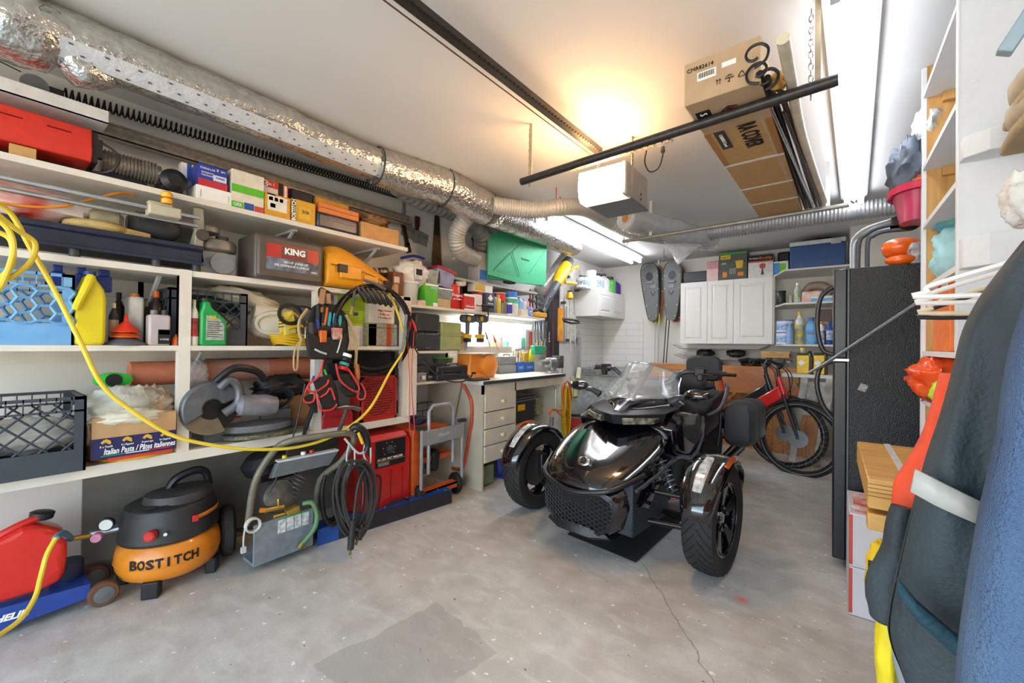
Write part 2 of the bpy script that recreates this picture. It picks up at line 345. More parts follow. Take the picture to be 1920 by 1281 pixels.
def rrect(w,h,r,n=4,cx=0,cy=0):
    out=[]
    for qx,qy,a in ((w/2-r,h/2-r,0),(-w/2+r,h/2-r,90),(-w/2+r,-h/2+r,180),(w/2-r,-h/2+r,270)):
        for i in range(n+1): t=R(a+90*i/n); out.append((cx+qx+r*math.cos(t),cy+qy+r*math.sin(t)))
    return out
# ================= built-in shelving on the left wall
XF=-2.5; ZB,ZM,Z2,ZT=.70,1.215,1.585,1.95
ys,ye=-.75,PX(770,570).y
u=thing('built_in_shelving','white painted three-tier wooden shelving built along the left wall','shelving',(-2.75,.6,ZB-.05))
for z,th_ in ((ZB,.05),(ZM,.025),(Z2,.03)):
    part(B().box((XL+.002,ys,z-th_),(XF,ye,z)),'shelf',m_shelf,u,w=True,bev=.002)
def yb(px,py=650,x=XF): return PX(px,py,x).y
part(B().box((XF-.04,yb(334),ZB),(XF+.002,yb(357),Z2-.03)).box((XF-.04,yb(334),ZM),(XF+.004,yb(357),Z2)),'post',m_shelf,u,w=True)
part(B().box((XF-.05,yb(590),ZB),(XF,yb(605),Z2-.03)),'post',m_shelf,u,w=True)
part(B().box((XF-.05,yb(756),ZB),(XF,yb(770),Z2)),'post',m_shelf,u,w=True)
part(B().box((XL+.002,ys,ZM-.09),(XL+.02,ye,ZM-.025)).box((XL+.002,ys,Z2-.12),(XL+.02,ye,Z2-.03)),'cleat',m_shelf,u,w=True)
for px,z in ((395,ZM),(310,Z2),(735,ZM)):
    y=yb(px); part(B().tube([(XL+.03,y,z-.28),(XF-.12,y,z-.03)],.012,6).box((XL+.005,y-.012,z-.3),(XL+.02,y+.012,z-.03)),'bracket',LG,u,w=True)
zt=ZT; t=thing('wall_shelf','long white top shelf over the built-in shelving, loaded with boxes','shelf',(-2.72,.6,zt-.03))
part(B().box((-2.96,ys,zt-.028),(XF,yb(765,465),zt)),'shelf_board',m_shelf,t,w=True,bev=.002)
for px in (565,722):
    y=yb(px,500); part(B().tube([(XL+.02,y,zt-.26),(XF-.1,y,zt-.03)],.011,6).box((XL+.003,y-.012,zt-.3),(XL+.02,y+.012,zt-.03)).box((XL+.01,y-.012,zt-.04),(XF-.08,y+.012,zt-.028)),'bracket',LG,t,w=True)
# ---- garage door hardware
tx=-2.86
p0,p1=PX(120,176,tx),PX(752,368,tx); pts=[]; L_=(p1-p0).length; n=88
for i in range(n*9+1):
    s=i/9/n; q=p0.lerp(p1,s); a=2*math.pi*i/9; pts.append((q.x+.026*math.cos(a),q.y,q.z+.026*math.sin(a)))
t=thing('extension_spring','long black coil extension spring of the garage door along the left wall','spring',p0)
part(B().tube(pts,.0045,5),'coil',M('#26221e',.4,metal=.6),t,w=True)
q=PX(65,160,tx); part(B().lathe([(.045,-.008),(.03,0),(.045,.008)],q,ax=(1,0,0),n=20),'pulley',SI,t,w=True)
part(B().tube([q+Vector((0,-.04,.04)),q+Vector((0,-1.2,.3))],.003,5).tube([q-Vector((0,.04,.04)),q+Vector((0,-1.2,-.05))],.003,5).box(q-Vector((.004,-.03,.02)),p0+Vector((.004,0,.012))),'cable',DG,t,w=True)
g0,g1=PX(-60,205,-2.83),PX(772,418,-2.83); zz=(PX(197,245,-2.83).z+PX(760,410,-2.83).z)/2
t=thing('door_track','galvanized steel garage door track running above the top shelf','door track',(-2.85,.6,zz-.03))
b=B().box((-2.87,-1.0,zz-.035),(-2.865,g1.y,zz+.04)).box((-2.87,-1.0,zz-.035),(-2.82,g1.y,zz-.03)).box((-2.87,-1.0,zz+.035),(-2.83,g1.y,zz+.04)).box((-2.825,-1.0,zz-.035),(-2.82,g1.y,zz-.015)); part(b,'rail',M('#b5b1a6',.35,metal=.7,var=.3,sc=30),t,w=True)
b=B().box((-2.9,g1.y-.05,zz),(-2.885,g1.y-.02,ZC)); part(b,'hanger_strap',GR,t,w=True)
w0,w1=PX(0,172,-2.6),PX(197,236,-2.6)
# ---- top shelf contents
RDm=M('#d2301c',.38,var=.12); BKs=M('#2b2220',.5)
a0,a1=PX(-130,200,-2.52),PX(173,240,-2.52); zt1=PX(170,243,-2.52).z; zb1=PX(170,318,-2.52).z
t=thing('electric_heater','long red metal electric heater lying on the top shelf at far left','heater',((-2.67),(a0.y+a1.y)/2,ZT))
prf=[(-2.52,ZT+.05),(-2.505,ZT+.08),(-2.52,zt1),(-2.76,zt1),(-2.76,ZT+.05)]
part(B().loft([[(p[0],y,p[1]) for p in prf] for y in (a0.y,a1.y)]),'casing',RDm,t,w=True,bev=.004)
for i in range(3):
    for (pa,pb) in ((-60,42),(88,133)):
        y0=PX(pa,240,-2.518).y; y1=PX(pb,240,-2.518).y; z=zt1-.035-.035*i
        part(B().loft([[(-2.519,y,z-.008),(-2.51,y,z-.004),(-2.519,y,z+.004)] for y in (y0,y1)]),'louver',M('#7d1d12',.5),t,w=True)
y=PX(162,265,-2.518).y; part(B().loft([[(-2.516+d,y-.02,ZT+.1),(-2.516+d,y+.02,ZT+.1),(-2.516+d,y,ZT+.14)] for d in (0,.002)]),'warning_sign',M('#f0b41e',.5),t,w=True)
part(B().loft([[(-2.5135+d,y+.004,ZT+.134),(-2.5135+d,y-.007,ZT+.118),(-2.5135+d,y+.001,ZT+.118),(-2.5135+d,y-.003,ZT+.105),(-2.5135+d,y+.009,ZT+.122),(-2.5135+d,y+.001,ZT+.122)] for d in (0,.001)]),'bolt_mark',TXK,t,w=True)
part(B().box((-2.75,a1.y+.001,ZT+.055),(-2.53,a1.y+.02,zt1-.005)).box((-2.56,a1.y+.02,ZT+.08),(-2.53,a1.y+.035,ZT+.16)),'end_plate',BKs,t,w=True)
part(B().box((-2.7,a0.y+.05,ZT+.0005),(-2.66,a1.y-.04,ZT+.05)),'foot_rail',BKs,t,w=True)
part(B().tube([(-2.53,a1.y+.03,zt1-.04),(-2.49,a1.y+.08,zt1-.09),(-2.5,a1.y+.06,ZT+.03),(-2.56,a1.y+.0,ZT+.012)],.006,6,sm=5),'power_cord',BKs,t,w=True)
single(B().box((-2.56,PX(17,290,-2.52).y,ZT),(-2.52,PX(68,290,-2.52).y,ZT+.045)),'wood_block',M('#c59a5e',.7),'small wood block under the front of the red heater','wood block')
b=B().box((-2.53,-1.0,w1.z-.015),(-2.525,w1.y,w1.z+.04)).box((-2.66,-1.0,w1.z-.015),(-2.525,w1.y,w1.z-.01))
single(b,'white_angle_track',M('#dddcd8',.4),'white steel angle running just above the red heater','metal angle')
# ribbed silver hose with a smooth silver pipe
h0,h1=PX(188,285,-2.66),PX(290,302,-2.66); pr=[]
for i in range(61): s=i/60; pr.append((.052+.005*math.cos(i*math.pi/2*1.0),s*(h1.y-h0.y)))
single(B().lathe(pr,(-2.66,h0.y,ZT+.11),ax=(0,1,0),n=20),'flexible_hose',M('#b9b5ac',.25,metal=.7),'short ribbed silver flexible hose on the top shelf beside the red heater','hose')
q1=PX(290,303,-2.66).y; single(B().lathe([(.055,0),(.055,.02),(.036,.025),(.03,.17)],(-2.66,q1,ZT+.1),ax=(0,1,0),n=20),'metal_pipe',SI,'smooth silver pipe with a dark collar joined to the ribbed hose','pipe')
d0,d1=PX(173,330,-2.56),PX(292,345,-2.56); c=(-2.68,(d0.y+d1.y)/2,ZT); r=(d1.y-d0.y)/2
single(B().lathe([(r*.93,0),(r,.01),(r,.04),(r*.9,.055),(r*.5,.06)],c,n=32,sx=.55),'serving_tray',M('#1c2335',.45),'large navy oval tray lying upside down on the top shelf','tray')
t,w,h=TH_('clamp_lamp','black clamp work lamp with a square bracket on the top shelf','lamp',(0,303,350,322,ZT,-2.54))
part(B().lathe([(.02,0),(.05,.03),(.055,.07),(.03,.09)],(0,.07,h*.62),ax=(0,-1,0),n=18),'lamp_head',BK,t)
part(B().ob((w*.2,.06,h*.6),(w*.7,.015,h*.7),(0,.15,0)),'bracket',DG,t); part(blob(B(),(-.01,.06,h*.25),(w*.5,.06,h*.28),.4,3,2,floor=0),'clamp',BK,t)
carton('thin_box','upright thin white and blue box leaning behind the clamp lamp','box',(0,340,364,306,ZT,-2.66),M('#e9e9e6',.6),.05,[(.45,.8,.0,1,BL)],[('COVERT',.62,.4,.16,TXW,.3)])
g='flat white boxes on the top shelf'
carton('flat_box','white flat box with fine black slots under the blue screw box','box',(0,368,435,353,ZT,-2.52),WT,.22,[(.12,.125,.2,.7,TXK,'slot'),(.9,.905,.2,.7,TXK,'slot')])
zz=place(0,368,435,353,ZT,-2.52)[3]+ZT
carton('screw_box','blue and red screw box on top of the white flat box','box',(0,372,427,312,zz+.001,-2.53),M('#2c3fa4',.5),.16,[(0,1,0,.32,M('#c8323a',.5)),(.5,.96,.36,.62,M('#dfe3f2',.6))],[('TORNILLOS',.3,.8,.12,TXW,.5),('SCREWS',.3,.62,.1,TXW,.4),('MACHINE',.3,.5,.1,TXW,.4),('3 in',.75,.84,.14,TXW,.3),('1000',.73,.5,.14,BL,.3)])
carton('nail_carton','white carton with a bright green band on the top shelf','box',(0,435,496,324,ZT,-2.52),M('#e4ddcb',.7),.2,[(0,1,.42,.62,M('#5fc02c',.5)),(0,.36,0,.18,M('#5fc02c',.5)),(.38,.68,0,.2,M('#2b52a8',.5)),(.7,1,.02,.17,M('#cf4a40',.5))],[('GRK',.18,.1,.13,TXW,.25)])
carton('nail_box','yellow nail box with a white printed label on the top shelf','box',(0,497,545,366,ZT,-2.52),M('#e0a326',.55),.15,[(.1,.86,.28,.92,M('#ece6da',.6),'label'),(.14,.3,.7,.86,M('#c9433c',.6)),(.36,.5,.7,.86,DG),(.56,.7,.7,.86,BL),(.2,.4,.4,.58,NV),(.08,.4,.93,1,TXK)])
carton('staple_box','yellow staple box with black BOSTITCH stripe on its left edge','box',(0,547,592,377,ZT,-2.52),M('#d9a72a',.55),.15,[(0,.16,0,1,TXK),(.3,.78,.2,.72,M('#e6b640',.6))],[('3/8',.55,.5,.2,BR,.3)])

tt=[o for o in COL.objects if o.name.startswith('staple_box')][-1]; w_,h_=place(0,547,592,377,ZT,-2.52)[2:]
text('BOSTITCH',.03,TXW,tt,(-w_/2+.08*w_,-.004,h_/2),(0,0,1),(-1,0,0),w=False,wid=h_*.9,bold=.001)
zz=place(0,497,545,366,ZT,-2.52)[3]+ZT
carton('drill_box','red and white box marked 3 in 1 resting on the yellow nail box','box',(0,490,541,341,zz+.001,-2.56),M('#cf3a28',.5),.12,[(.0,.6,0,.5,M('#e6ddd6',.6)),(.62,.8,0,1,TXK),(.84,.94,.1,.9,M('#e6ddd6',.6))],[('3',.15,.7,.6,TXW,.18),('in 1',.36,.75,.3,TXW,.2)])
carton('long_case','dark navy long case lying behind the yellow boxes','case',(0,545,588,358,ZT,-2.68),M('#1b2030',.5),.12,bev=.01)
carton('thin_yellow_case','thin amber case on the top shelf behind the orange case','case',(0,592,655,377,ZT+.0,-2.66),M('#cf9a2c',.5),.1,bev=.006)
zc=place(0,592,673,405,ZT,-2.52)[3]
t,w,h=carton('organizer_case','translucent navy organizer case on the top shelf','case',(0,594,673,405,ZT,-2.52),M('#3b4254',.3,var=.2),.13,bev=.02)
part(B().box((-w*.25,-.004,h*.6),(w*.4,.0,h*.68)).box((-w*.25,-.004,h*.78),(w*.4,0,h*.84)),'rib',M('#6d6670',.4),t)
carton('flat_orange_case','flat orange plastic case on top of the navy organizer','case',(0,598,674,388,ZT+zc+.001,-2.53),M('#d97a3a',.45),.13,[(0,1,.48,.52,BR)],bev=.006)
zc2=place(0,678,748,422,ZT,-2.52)
carton('cardboard_box','small brown cardboard box at the right end of the top shelf','box',(0,678,748,424,ZT,-2.52),M('#c99a62',.8),.2)
b=blob(B(),(0,0,0),(.13,.1,.045),.35,3.2,4,fold=.5); b.tf(Matrix.Translation((-2.63,yb(712,420),ZT+place(0,678,748,424,ZT,-2.52)[3]+.035)))
single(b,'paper_bag',M('#8a6236',.8),'crumpled brown paper bag on the small brown cardboard box','paper bag')
zq=ZT+place(0,678,748,424,ZT,-2.52)[3]; y=yb(690,430)
single(B().tube([(-2.6,y-.06,zq+.012),(-2.55,y+.02,zq+.04),(-2.54,y+.1,zq+.018),(-2.55,y+.18,zq+.03),(-2.6,y+.22,zq+.012)],.008,6,sm=5),'black_strap',BK,'loose black strap over the small brown cardboard box','strap')
# tools hung on the wall beside the top shelf
def wallthing(name,label,cat_,px,py,x=-2.98): q=PX(px,py,x); return thing(name,label,cat_,q,R(90)),q
t,q=wallthing('putty_knife','putty knife with dark red wooden handle hung on the left wall','putty knife',782,432)
def zr(py0,py1,px,x): return abs(PX(px,py0,x).z-PX(px,py1,x).z)
H=zr(393,440,782,-2.98)
part(B().prism([(-.012,0),(.012,0),(.02,H*.25),(.022,H*.55),(-.022,H*.55),(-.02,H*.25)],1,-.01,.01),'handle',M('#55231c',.5),t); part(B().prism([(-.022,-.0),(.022,0),(.045,-H*.5),(-.045,-H*.5)],1,-.002,.002),'blade',GR,t)
t,q=wallthing('wire_brush','dark wire brush hung between the shelf end and the putty knife','brush',760,440); part(B().ob((0,0,0),(.03,.02,.2),(0,-.3,0)),'handle',BK,t); part(B().ob((.035,.005,-.11),(.035,.03,.09),(0,-.3,0)),'bristles',DG,t)
t,q=wallthing('drywall_knife','wide grey steel drywall knife hung flat on the left wall','scraper',780,440); k=zr(423,455,780,-2.98)
part(B().ob((-.0,.012,0),(.3,.003,k*.75),(0,.18,0)),'blade',M('#a3a19c',.4,metal=.5),t); part(B().ob((0,.014,.02),(.3,.012,.02),(0,.18,0)),'spine',GR,t)
t,q=wallthing('hand_saw','old hand saw with a tapering blade hung upright on the left wall','saw',818,400)
hh=zr(403,520,818,-2.98); part(B().prism([(-.02,0),(.035,0),(.085,-hh),(-.055,-hh)],1,-.002,.001),'blade',M('#8d6f55',.4,metal=.6,var=.4,sc=6),t); part(B().prism([(-.02,.0),(.035,0),(.04,-hh*.35),(-.03,-hh*.35)],1,-.004,.0015),'dark_blade_end',M('#2c2622',.5),t)
# ================= second shelf
t,w,h=TH_('mitre_saw_stand','long navy steel saw stand lying on the second shelf at left','saw stand',(0,-80,383,420,Z2,-2.48))
hz=.125; L_=w
part(B().prism([(0,.045),(0,.03),(.015,.03),(.015,hz-.03),(.0,hz-.02),(.0,hz),(.2,hz),(.2,.03)],0,-w/2,w/2),'beam',M('#242a3c',.35,var=.25,sc=14),t,bev=.003)
for s in (-.1,.26,.47): part(B().cyl((w*s,.03,0.0005),(w*s,.03,.04),.018),'foot',DG,t)
for zz_,px0 in ((.0,0),):
    A=PX(-70,312,-2.6); Bp=PX(360,407,-2.6)
t=thing('sliding_mitre_saw','grey compound mitre saw head with chrome slide bars and yellow knobs on the second shelf','mitre saw',(-2.62,yb(330,440),Z2+.126))
zs=PX(300,394,-2.45).z
for d in (0,.04): part(B().tube([(-2.45-d,-.9,zs-d*.8),(-2.45-d,PX(375,410,-2.45).y,zs-d*.8)],.010,10),'slide_bar',CH,t,w=True)
y=yb(303,394,-2.45); part(B().box((-2.495,y-.05,zs-.028),(-2.425,y+.07,zs+.02)).box((-2.48,y-.05,zs+.02),(-2.44,y+.04,zs+.035)),'slide_housing',M('#bcb49c',.5),t,w=True,bev=.008)
for dy,dz in ((.02,.036),(.02,.066)): part(B().lathe([(.02,0),(.022,.005),(.022,.02),(.012,.028)],(-2.455,y+dy,zs+dz),n=12),'knob',M('#f0ab22',.4),t,w=True)
y2=yb(372,430,-2.56); part(B().prism([(-.1,0),(.0,0),(.02,.06),(.0,.2),(-.03,.2),(-.02,.08)],1,-.02,.02).tf(Matrix.Translation((-2.55,y2,Z2+.13))),'fence_casting',M('#a9a594',.5),t,w=True,bev=.006)
y3=yb(300,430,-2.56); b=B().lathe([(.03,-.11),(.06,-.08),(.065,.02),(.06,.06),(.03,.09)],(-2.62,y3,Z2+.205),ax=(0,1,0),n=20); part(b,'motor',M('#3a3d40',.5,var=.3),t,w=True)
part(B().lathe([(.02,-.012),(.12,-.01),(.125,0),(.12,.01),(.02,.012)],(-2.7,y3+.14,Z2+.19),ax=(1,.15,0),n=28),'blade_guard',M('#7b7a72',.4),t,w=True)
pts=[PX(0,380,-2.5),PX(60,388,-2.5),PX(115,387,-2.5),PX(170,375,-2.52),PX(225,362,-2.55),PX(255,368,-2.58)]
single(B().tube(pts,.0055,7,sm=6),'orange_cable',M('#dd8b1c',.45),'thin orange cable looping over the saw stand','cable')
b=B(); a=yb(140,430,-2.5); c=yb(285,455,-2.5)
t=thing('belt_sander','dusty belt sander with a tan base lying on the navy saw stand','sander',(-2.56,(a+c)/2,Z2+.126))
part(B().lathe([(.02,0),(.09,.0),(.1,.012),(.1,.03),(.08,.042)],(-2.58,a+.08,Z2+.127),n=24,sy=1.1).loft([[(-2.63,a+.08,Z2+.127),(-2.51,a+.08,Z2+.127),(-2.51,a+.08,Z2+.165),(-2.63,a+.08,Z2+.165)],[(-2.59,c,Z2+.127),(-2.52,c,Z2+.127),(-2.52,c,Z2+.15),(-2.59,c,Z2+.15)]]),'base',M('#b39a5e',.7,var=.35,sc=20),t,w=True,bev=.004)
part(B().lathe([(.03,-.05),(.045,-.03),(.045,.04),(.025,.06)],(-2.57,a+.1,Z2+.19),ax=(0,1,0),n=16),'motor',M('#8c8468',.6,var=.3),t,w=True)
carton('faded_box','faded brown cardboard box on the second shelf behind the sander','box',(0,104,152,403,Z2+.126,-2.62),M('#a5713f',.8),.12,texts=[('SPARE BITS',.5,.5,.16,BR,.7)][:0])
b=blob(B(),(0,0,0),(.08,.2,.06),.3,3.5,9,fold=.35); b.tf(Matrix.Translation((-2.62,yb(40,395),Z2+.205))); k=len(b.v)
single(b,'plastic_bag',M('#cc3a22',.35,h2='#e8e0da',sc=7),'shiny red and white plastic bag behind the yellow hose on the second shelf','plastic bag')
# engine block
t,w,h=TH_('small_engine','small grey cast engine standing on the second shelf beside the dark case','engine',(0,362,448,412,Z2,-2.52))
MG=M('#8a857a',.45,metal=.35,var=.25); part(B().box((-w*.35,.02,0),(w*.5,.16,h*.42)),'base_casting',M('#8b8e90',.5,metal=.2),t,bev=.006)
part(B().lathe([(w*.3,0),(w*.46,.02),(w*.47,.06),(w*.38,.075)],(.03,.09,h*.42),n=20,sy=.6),'crankcase',MG,t,bev=.004); part(B().lathe([(.03,0),(.06,.01),(.06,.035),(.04,.05)],(-.02,.09,h*.76),n=16),'recoil_cover',MG,t)
part(B().cyl((-.06,-.0,h*.68),(-.03,.1,h*.68),.028,n=14).cyl((.05,.08,h*.6),(.05,.08,h*.76),.03,n=12),'exhaust',M('#4a4036',.6,metal=.3),t); part(B().cyl((.03,.0,.06),(.03,.16,.06),.055,n=18),'flywheel',GR,t)
# KING case
t,w,h=TH_('tool_case','dark brown moulded tool case with a red and black KING label on the second shelf','tool case',(0,478,607,447,Z2,-2.47))
CS=M('#564d47',.42,var=.1); part(B().prism(rrect(w,h,.02,cx=0,cy=h/2),1,0,.24),'shell',CS,t,bev=.01); 
part(B().loft([[(x,-.012,z) for x,z in rrect(w*.9,h*.86,.015,cx=0,cy=h/2)],[(x,.001,z) for x,z in rrect(w*.95,h*.93,.02,cx=0,cy=h/2)]]),'raised_front',CS,t,bev=.003)
for x0,x1,z0,z1,m in ((-.36,.40,.5,.80,M('#b8332c',.3)),(-.36,.40,.22,.5,M('#2d3038',.3,h2='#8290a6',sc=14))): part(B().box((w*x0,-.0145,h*z0),(w*x1,-.0115,h*z1)),'label',m,t)
part(B().box((-w*.15,-.017,h*.5),(w*.22,-.0145,h*.77)).box((-w*.14,-.0175,h*.515),(w*.21,-.0155,h*.755),0),'badge',M('#5c4a47',.4),t)
text('KING',h*.19,TXW,t,(w*.035,-.019,h*.67),(1,0,0),(0,0,1),w=False,wid=w*.3,bold=.002); text('INDUSTRIAL',h*.09,TXR,t,(w*.035,-.019,h*.545),(1,0,0),(0,0,1),w=False,wid=w*.32)
text('BISCUIT JOINER KIT',h*.08,TXW,t,(w*.06,-.016,h*.42),(1,0,0),(0,0,1),w=False,wid=w*.36); text('ENS. ASSEMBLEUSE A LAMELLES',h*.07,TXW,t,(w*.0,-.016,h*.34),(1,0,0),(0,0,1),w=False,wid=w*.5)
text('8200N',h*.05,TXW,t,(w*.33,-.016,h*.27),(1,0,0),(0,0,1),w=False)
# chainsaw case
t=thing('chainsaw_case','amber yellow moulded chainsaw case on the second shelf beside the dark brown case','chainsaw case',(-2.5,yb(670,510),Z2)); AM=M('#e39a1d',.38,var=.08)
ya,yc=yb(612,500,-2.46),yb(740,530,-2.46); H0=PX(650,455,-2.46).z-Z2; rings=[]
def sec(y,hh,d,x=-2.455):
    pts=[(x-.02,.0),(x,.03),(x+.005,hh*.55),(x-.02,hh*.82),(x-d*.35,hh),(x-d*.75,hh*.96),(x-d,hh*.6),(x-d,.03),(x-d+.02,0)]; return [(p[0],y,Z2+p[1]) for p in pts]
for f_,hh,d in ((0,.62,.22),(.02,.85,.25),(.12,.98,.27),(.3,1,.28),(.5,.83,.26),(.7,.62,.22),(.86,.46,.18),(.96,.36,.14),(1,.26,.1)): rings.append(sec(ya+(yc-ya)*f_,H0*hh,d))
part(B().loft(rings),'shell',AM,t,w=True,bev=.006,sub=1)
part(B().box((-2.455,ya+(yc-ya)*.16,Z2+.06),(-2.438,ya+(yc-ya)*.46,Z2+H0*.5)).box((-2.46,ya+(yc-ya)*.5,Z2+.02),(-2.442,ya+(yc-ya)*.72,Z2+H0*.36)),'moulded_rib',AM,t,w=True,bev=.012)
for s in (.13,.8): y=ya+(yc-ya)*s; z=Z2+H0*(.43 if s<.5 else .22); part(B().box((-2.45,y,z-.03),(-2.43,y+.06,z+.02)),'latch',BK,t,w=True,bev=.003)
part(B().tube([(-2.447,ya+(yc-ya)*.05,Z2+H0*.47),(-2.443,ya+(yc-ya)*.5,Z2+H0*.4),(-2.452,ya+(yc-ya)*.95,Z2+H0*.2)],.003,5,sm=4),'seam',BR,t,w=True)
# ================= middle shelf, left bay
def crate(name,label,P,mat,dep,hexes=False,cell=.035,bar=.004):
    t,w,h=TH_(name,label,'crate',P); th=.008
    def panel(b,o,ex,L_,top,bot,ins=0):
        # open lattice panel between solid bands, as real bars
        ex=Vector(ex); nrm=Vector((ex.y,-ex.x,0)); o=Vector(o)
        def q(a,z,d=0): return o+ex*a+Vector((0,0,z))+nrm*d
        def slab(a0,a1,z0,z1,d=th): b.loft([[q(a0,z0),q(a1,z0),q(a1,z1),q(a0,z1)],[q(a0,z0,-d),q(a1,z0,-d),q(a1,z1,-d),q(a0,z1,-d)]])
        slab(0,L_,0,h*bot); slab(0,.035,h*bot,h); slab(L_-.035,L_,h*bot,h); slab(0,L_,h-.012,h,th*1.6); slab(0,L_,h*top,h*top+.008)
        n=int(L_/cell)
        for i in range(1,n): slab(i*L_/n-.002,i*L_/n+.002,h*top,h)
        if hexes:
            r=.034; hh_=h*(top-bot); k=0
            for i in range(int((L_-.05)/(r*1.5))+1):
                for j in range(4):
                    cx_=.045+i*r*1.5; cz=h*bot+r*.3+(j+(.5 if i%2 else 0))*r*1.732
                    if cx_>L_-.03 or cz>h*top: continue
                    ring=[q(cx_+r*math.cos(R(a)),min(max(cz+r*math.sin(R(a)),h*bot),h*top),.003) for a in range(0,361,60)]
                    b.tube(ring,.0065,4,caps=False)
        else:
            z0,z1=h*bot,h*top; H_=z1-z0; s=H_*.42; a=-H_
            def clip(a0,b0,a1,b1):
                lo,hi=.03,L_-.03; d=a1-a0
                if abs(d)<1e-6: return None
                t0,t1=0,1
                for lim,sg in ((lo,1),(hi,-1)):
                    u=(lim-a0)/d; ins_=(a0-lim)*sg>=0
                    if d*sg>0:
                        t0=max(t0,u)
                    else: t1=min(t1,u)
                return (a0+d*t0,b0+(b1-b0)*t0,a0+d*t1,b0+(b1-b0)*t1) if t0<t1 else None
            while a<L_:
                for c in (clip(a,z0,a+H_,z1),clip(a+H_,z0,a,z1)):
                    if c: b.tube([q(c[0],c[1],-.004),q(c[2],c[3],-.004)],bar,4)
                a+=s
    b=B(); W2=w/2
    panel(b,(-W2,0,0),(1,0,0),w,.8,.3); part(b,'front_wall',mat,t)
    b=B(); panel(b,(W2,0,0),(0,1,0),dep,.8,.3); part(b,'side_wall',mat,t)
    b=B(); panel(b,(-W2,dep,0),(0,-1,0),dep,.8,.3); part(b,'side_wall',mat,t)
    b=B(); panel(b,(W2,dep,0),(-1,0,0),w,.8,.3); part(b,'back_wall',mat,t)
    part(B().box((-W2+.008,.008,.001),(W2-.008,dep-.008,.01)),'base',mat,t)
    return t,w,h
crate('milk_crate','light blue plastic milk crate with hexagon openings on the middle shelf',(0,-70,141,506,ZM,-2.5),M('#5f9bd0',.4,h2='#86b8e0',sc=5),.3,hexes=True)
for i,(a,c) in enumerate(((96,122),(142,166),(182,211))):
    t,w,h=TH_('blue_clamp','','clamp',(0,a,c,494,ZM+.27,-2.6),group='blue clamps'); t['label']=('blue plastic clamp under the shelf above the blue crate','blue plastic clamp under the shelf above the yellow jug','rightmost blue plastic clamp hanging under the second shelf')[i]
    t.location.z=Z2-.03-.1; part(B().box((-w/2,0,.0),(w/2,.03,.07)).ob((0,.015,.085),(w*.7,.02,.03)),'jaw',M('#1d3a8c',.4),t,bev=.004); part(B().cyl((-w*.9,.02,.02),(-w*.1,.02,.02),.006,n=8),'bar',DG,t)
t,w,h=TH_('antifreeze_jug','big bright yellow plastic jug on the middle shelf beside the blue crate','jug',(0,139,201,514,ZM,-2.5))
YJ=M('#e3cf1c',.4,var=.05); o=[(-w/2,.0),(w/2-.005,0),(w/2,h*.1),(w/2,h*.66),(w*.42,h*.8),(w*.2,h*.92),(w*.12,h),(-w*.12,h),(-w*.3,h*.82),(-w/2,h*.62)]
part(B().prism([(p[0],p[1]) for p in o],1,.0,.11),'body',YJ,t,bev=.015); part(B().tube([(-w*.0,-.006,h*.97),(-w*.12,-.02,h*.84),(-w*.36,-.012,h*.6),(-w*.42,.0,h*.5)],.014,8,sm=4),'handle',YJ,t)
part(B().cyl((w*.02,.05,h),(w*.02,.05,h*1.05),.02,n=14),'cap',M('#1d3a8c',.4),t); part(B().box((w/2-.001,.015,h*.1),(w/2+.001,.095,h*.6)),'side_label',M('#3a4a90',.5,h2='#e8c520',sc=20),t)
bottle('oil_bottle','cream capped dark bottle behind the red funnel','bottle',(0,205,225,568,ZM,-2.58),'round',DG,M('#e4d6ae',.5),M('#c9b08c',.6))
bottle('black_bottle','tall black bottle behind the funnels','bottle',(0,212,238,548,ZM,-2.72),'round',BK,BK)
t,w,h=carton('motor_oil_bottle','white and grey bottle with an orange cap behind the funnels','bottle',(0,242,272,556,ZM,-2.6),M('#d4d3cb',.5,var=.2),.1,bev=.012); part(B().cyl((0,.05,h),(0,.05,h+.015),.018,n=12),'cap',OR,t)
bottle('additive_bottle','narrow dark bottle with a pale cap beside the white and grey bottle','bottle',(0,268,286,565,ZM,-2.68),'round',M('#453d28',.4),M('#c0b48a',.5))
for nm,lab,z0,r0,m,i in (('grey_funnel','grey funnel lying mouth down at the bottom of the funnel stack',0,.074,M('#5d5f63',.5),0),('orange_funnel','orange funnel stacked between the grey and the red funnel',.034,.053,M('#e2601f',.4),1),('red_funnel','bright red funnel on top of the funnel stack',.058,.052,M('#e23b22',.35),2)):
    q=PX(236,620,-2.56); rr=[(r0,z0),(r0*1.0,z0+.004),(r0*.16,z0+r0*.95),(r0*.1,z0+r0*1.6)] if i==2 else [(r0,z0),(r0,z0+.004),(r0*.2,z0+r0*.62),(r0*.15,z0+r0*.7)]
    single(B().lathe(rr,(-2.56,q.y,ZM+.001),n=28,caps=False),'funnel',m,lab,'funnel',solid=.002,group='stacked funnels')
t,w,h=carton('two_stroke_oil','clear plastic bottle of red two-stroke oil with a black and red label','bottle',(0,279,321,590,ZM,-2.5),M('#cfc3c2',.25,alpha=.75,var=.05),.06,[(.42,.98,.05,.52,TXK,'label'),(.46,.94,.36,.5,TXR,'label')],[('2-CYCLE',.7,.2,.08,TXW,.4)],bev=.01)
part(B().box((-w*.42,.01,.005),(w*.4,.05,h*.3)),'oil',M('#8e2f35',.3),t); part(B().cyl((-w*.2,.03,h),(-w*.2,.03,h+.02),.014,n=12),'cap',GR,t); part(B().cyl((w*.28,.03,h*.98),(w*.28,.03,h+.022),.014,n=12),'cap',DG,t)
bottle('glue_bottle','dark brown bottle with a pointed orange cap behind the two-stroke oil','bottle',(0,281,311,545,ZM,-2.64),'round',M('#3b2e28',.35),M('#e26a20',.4))
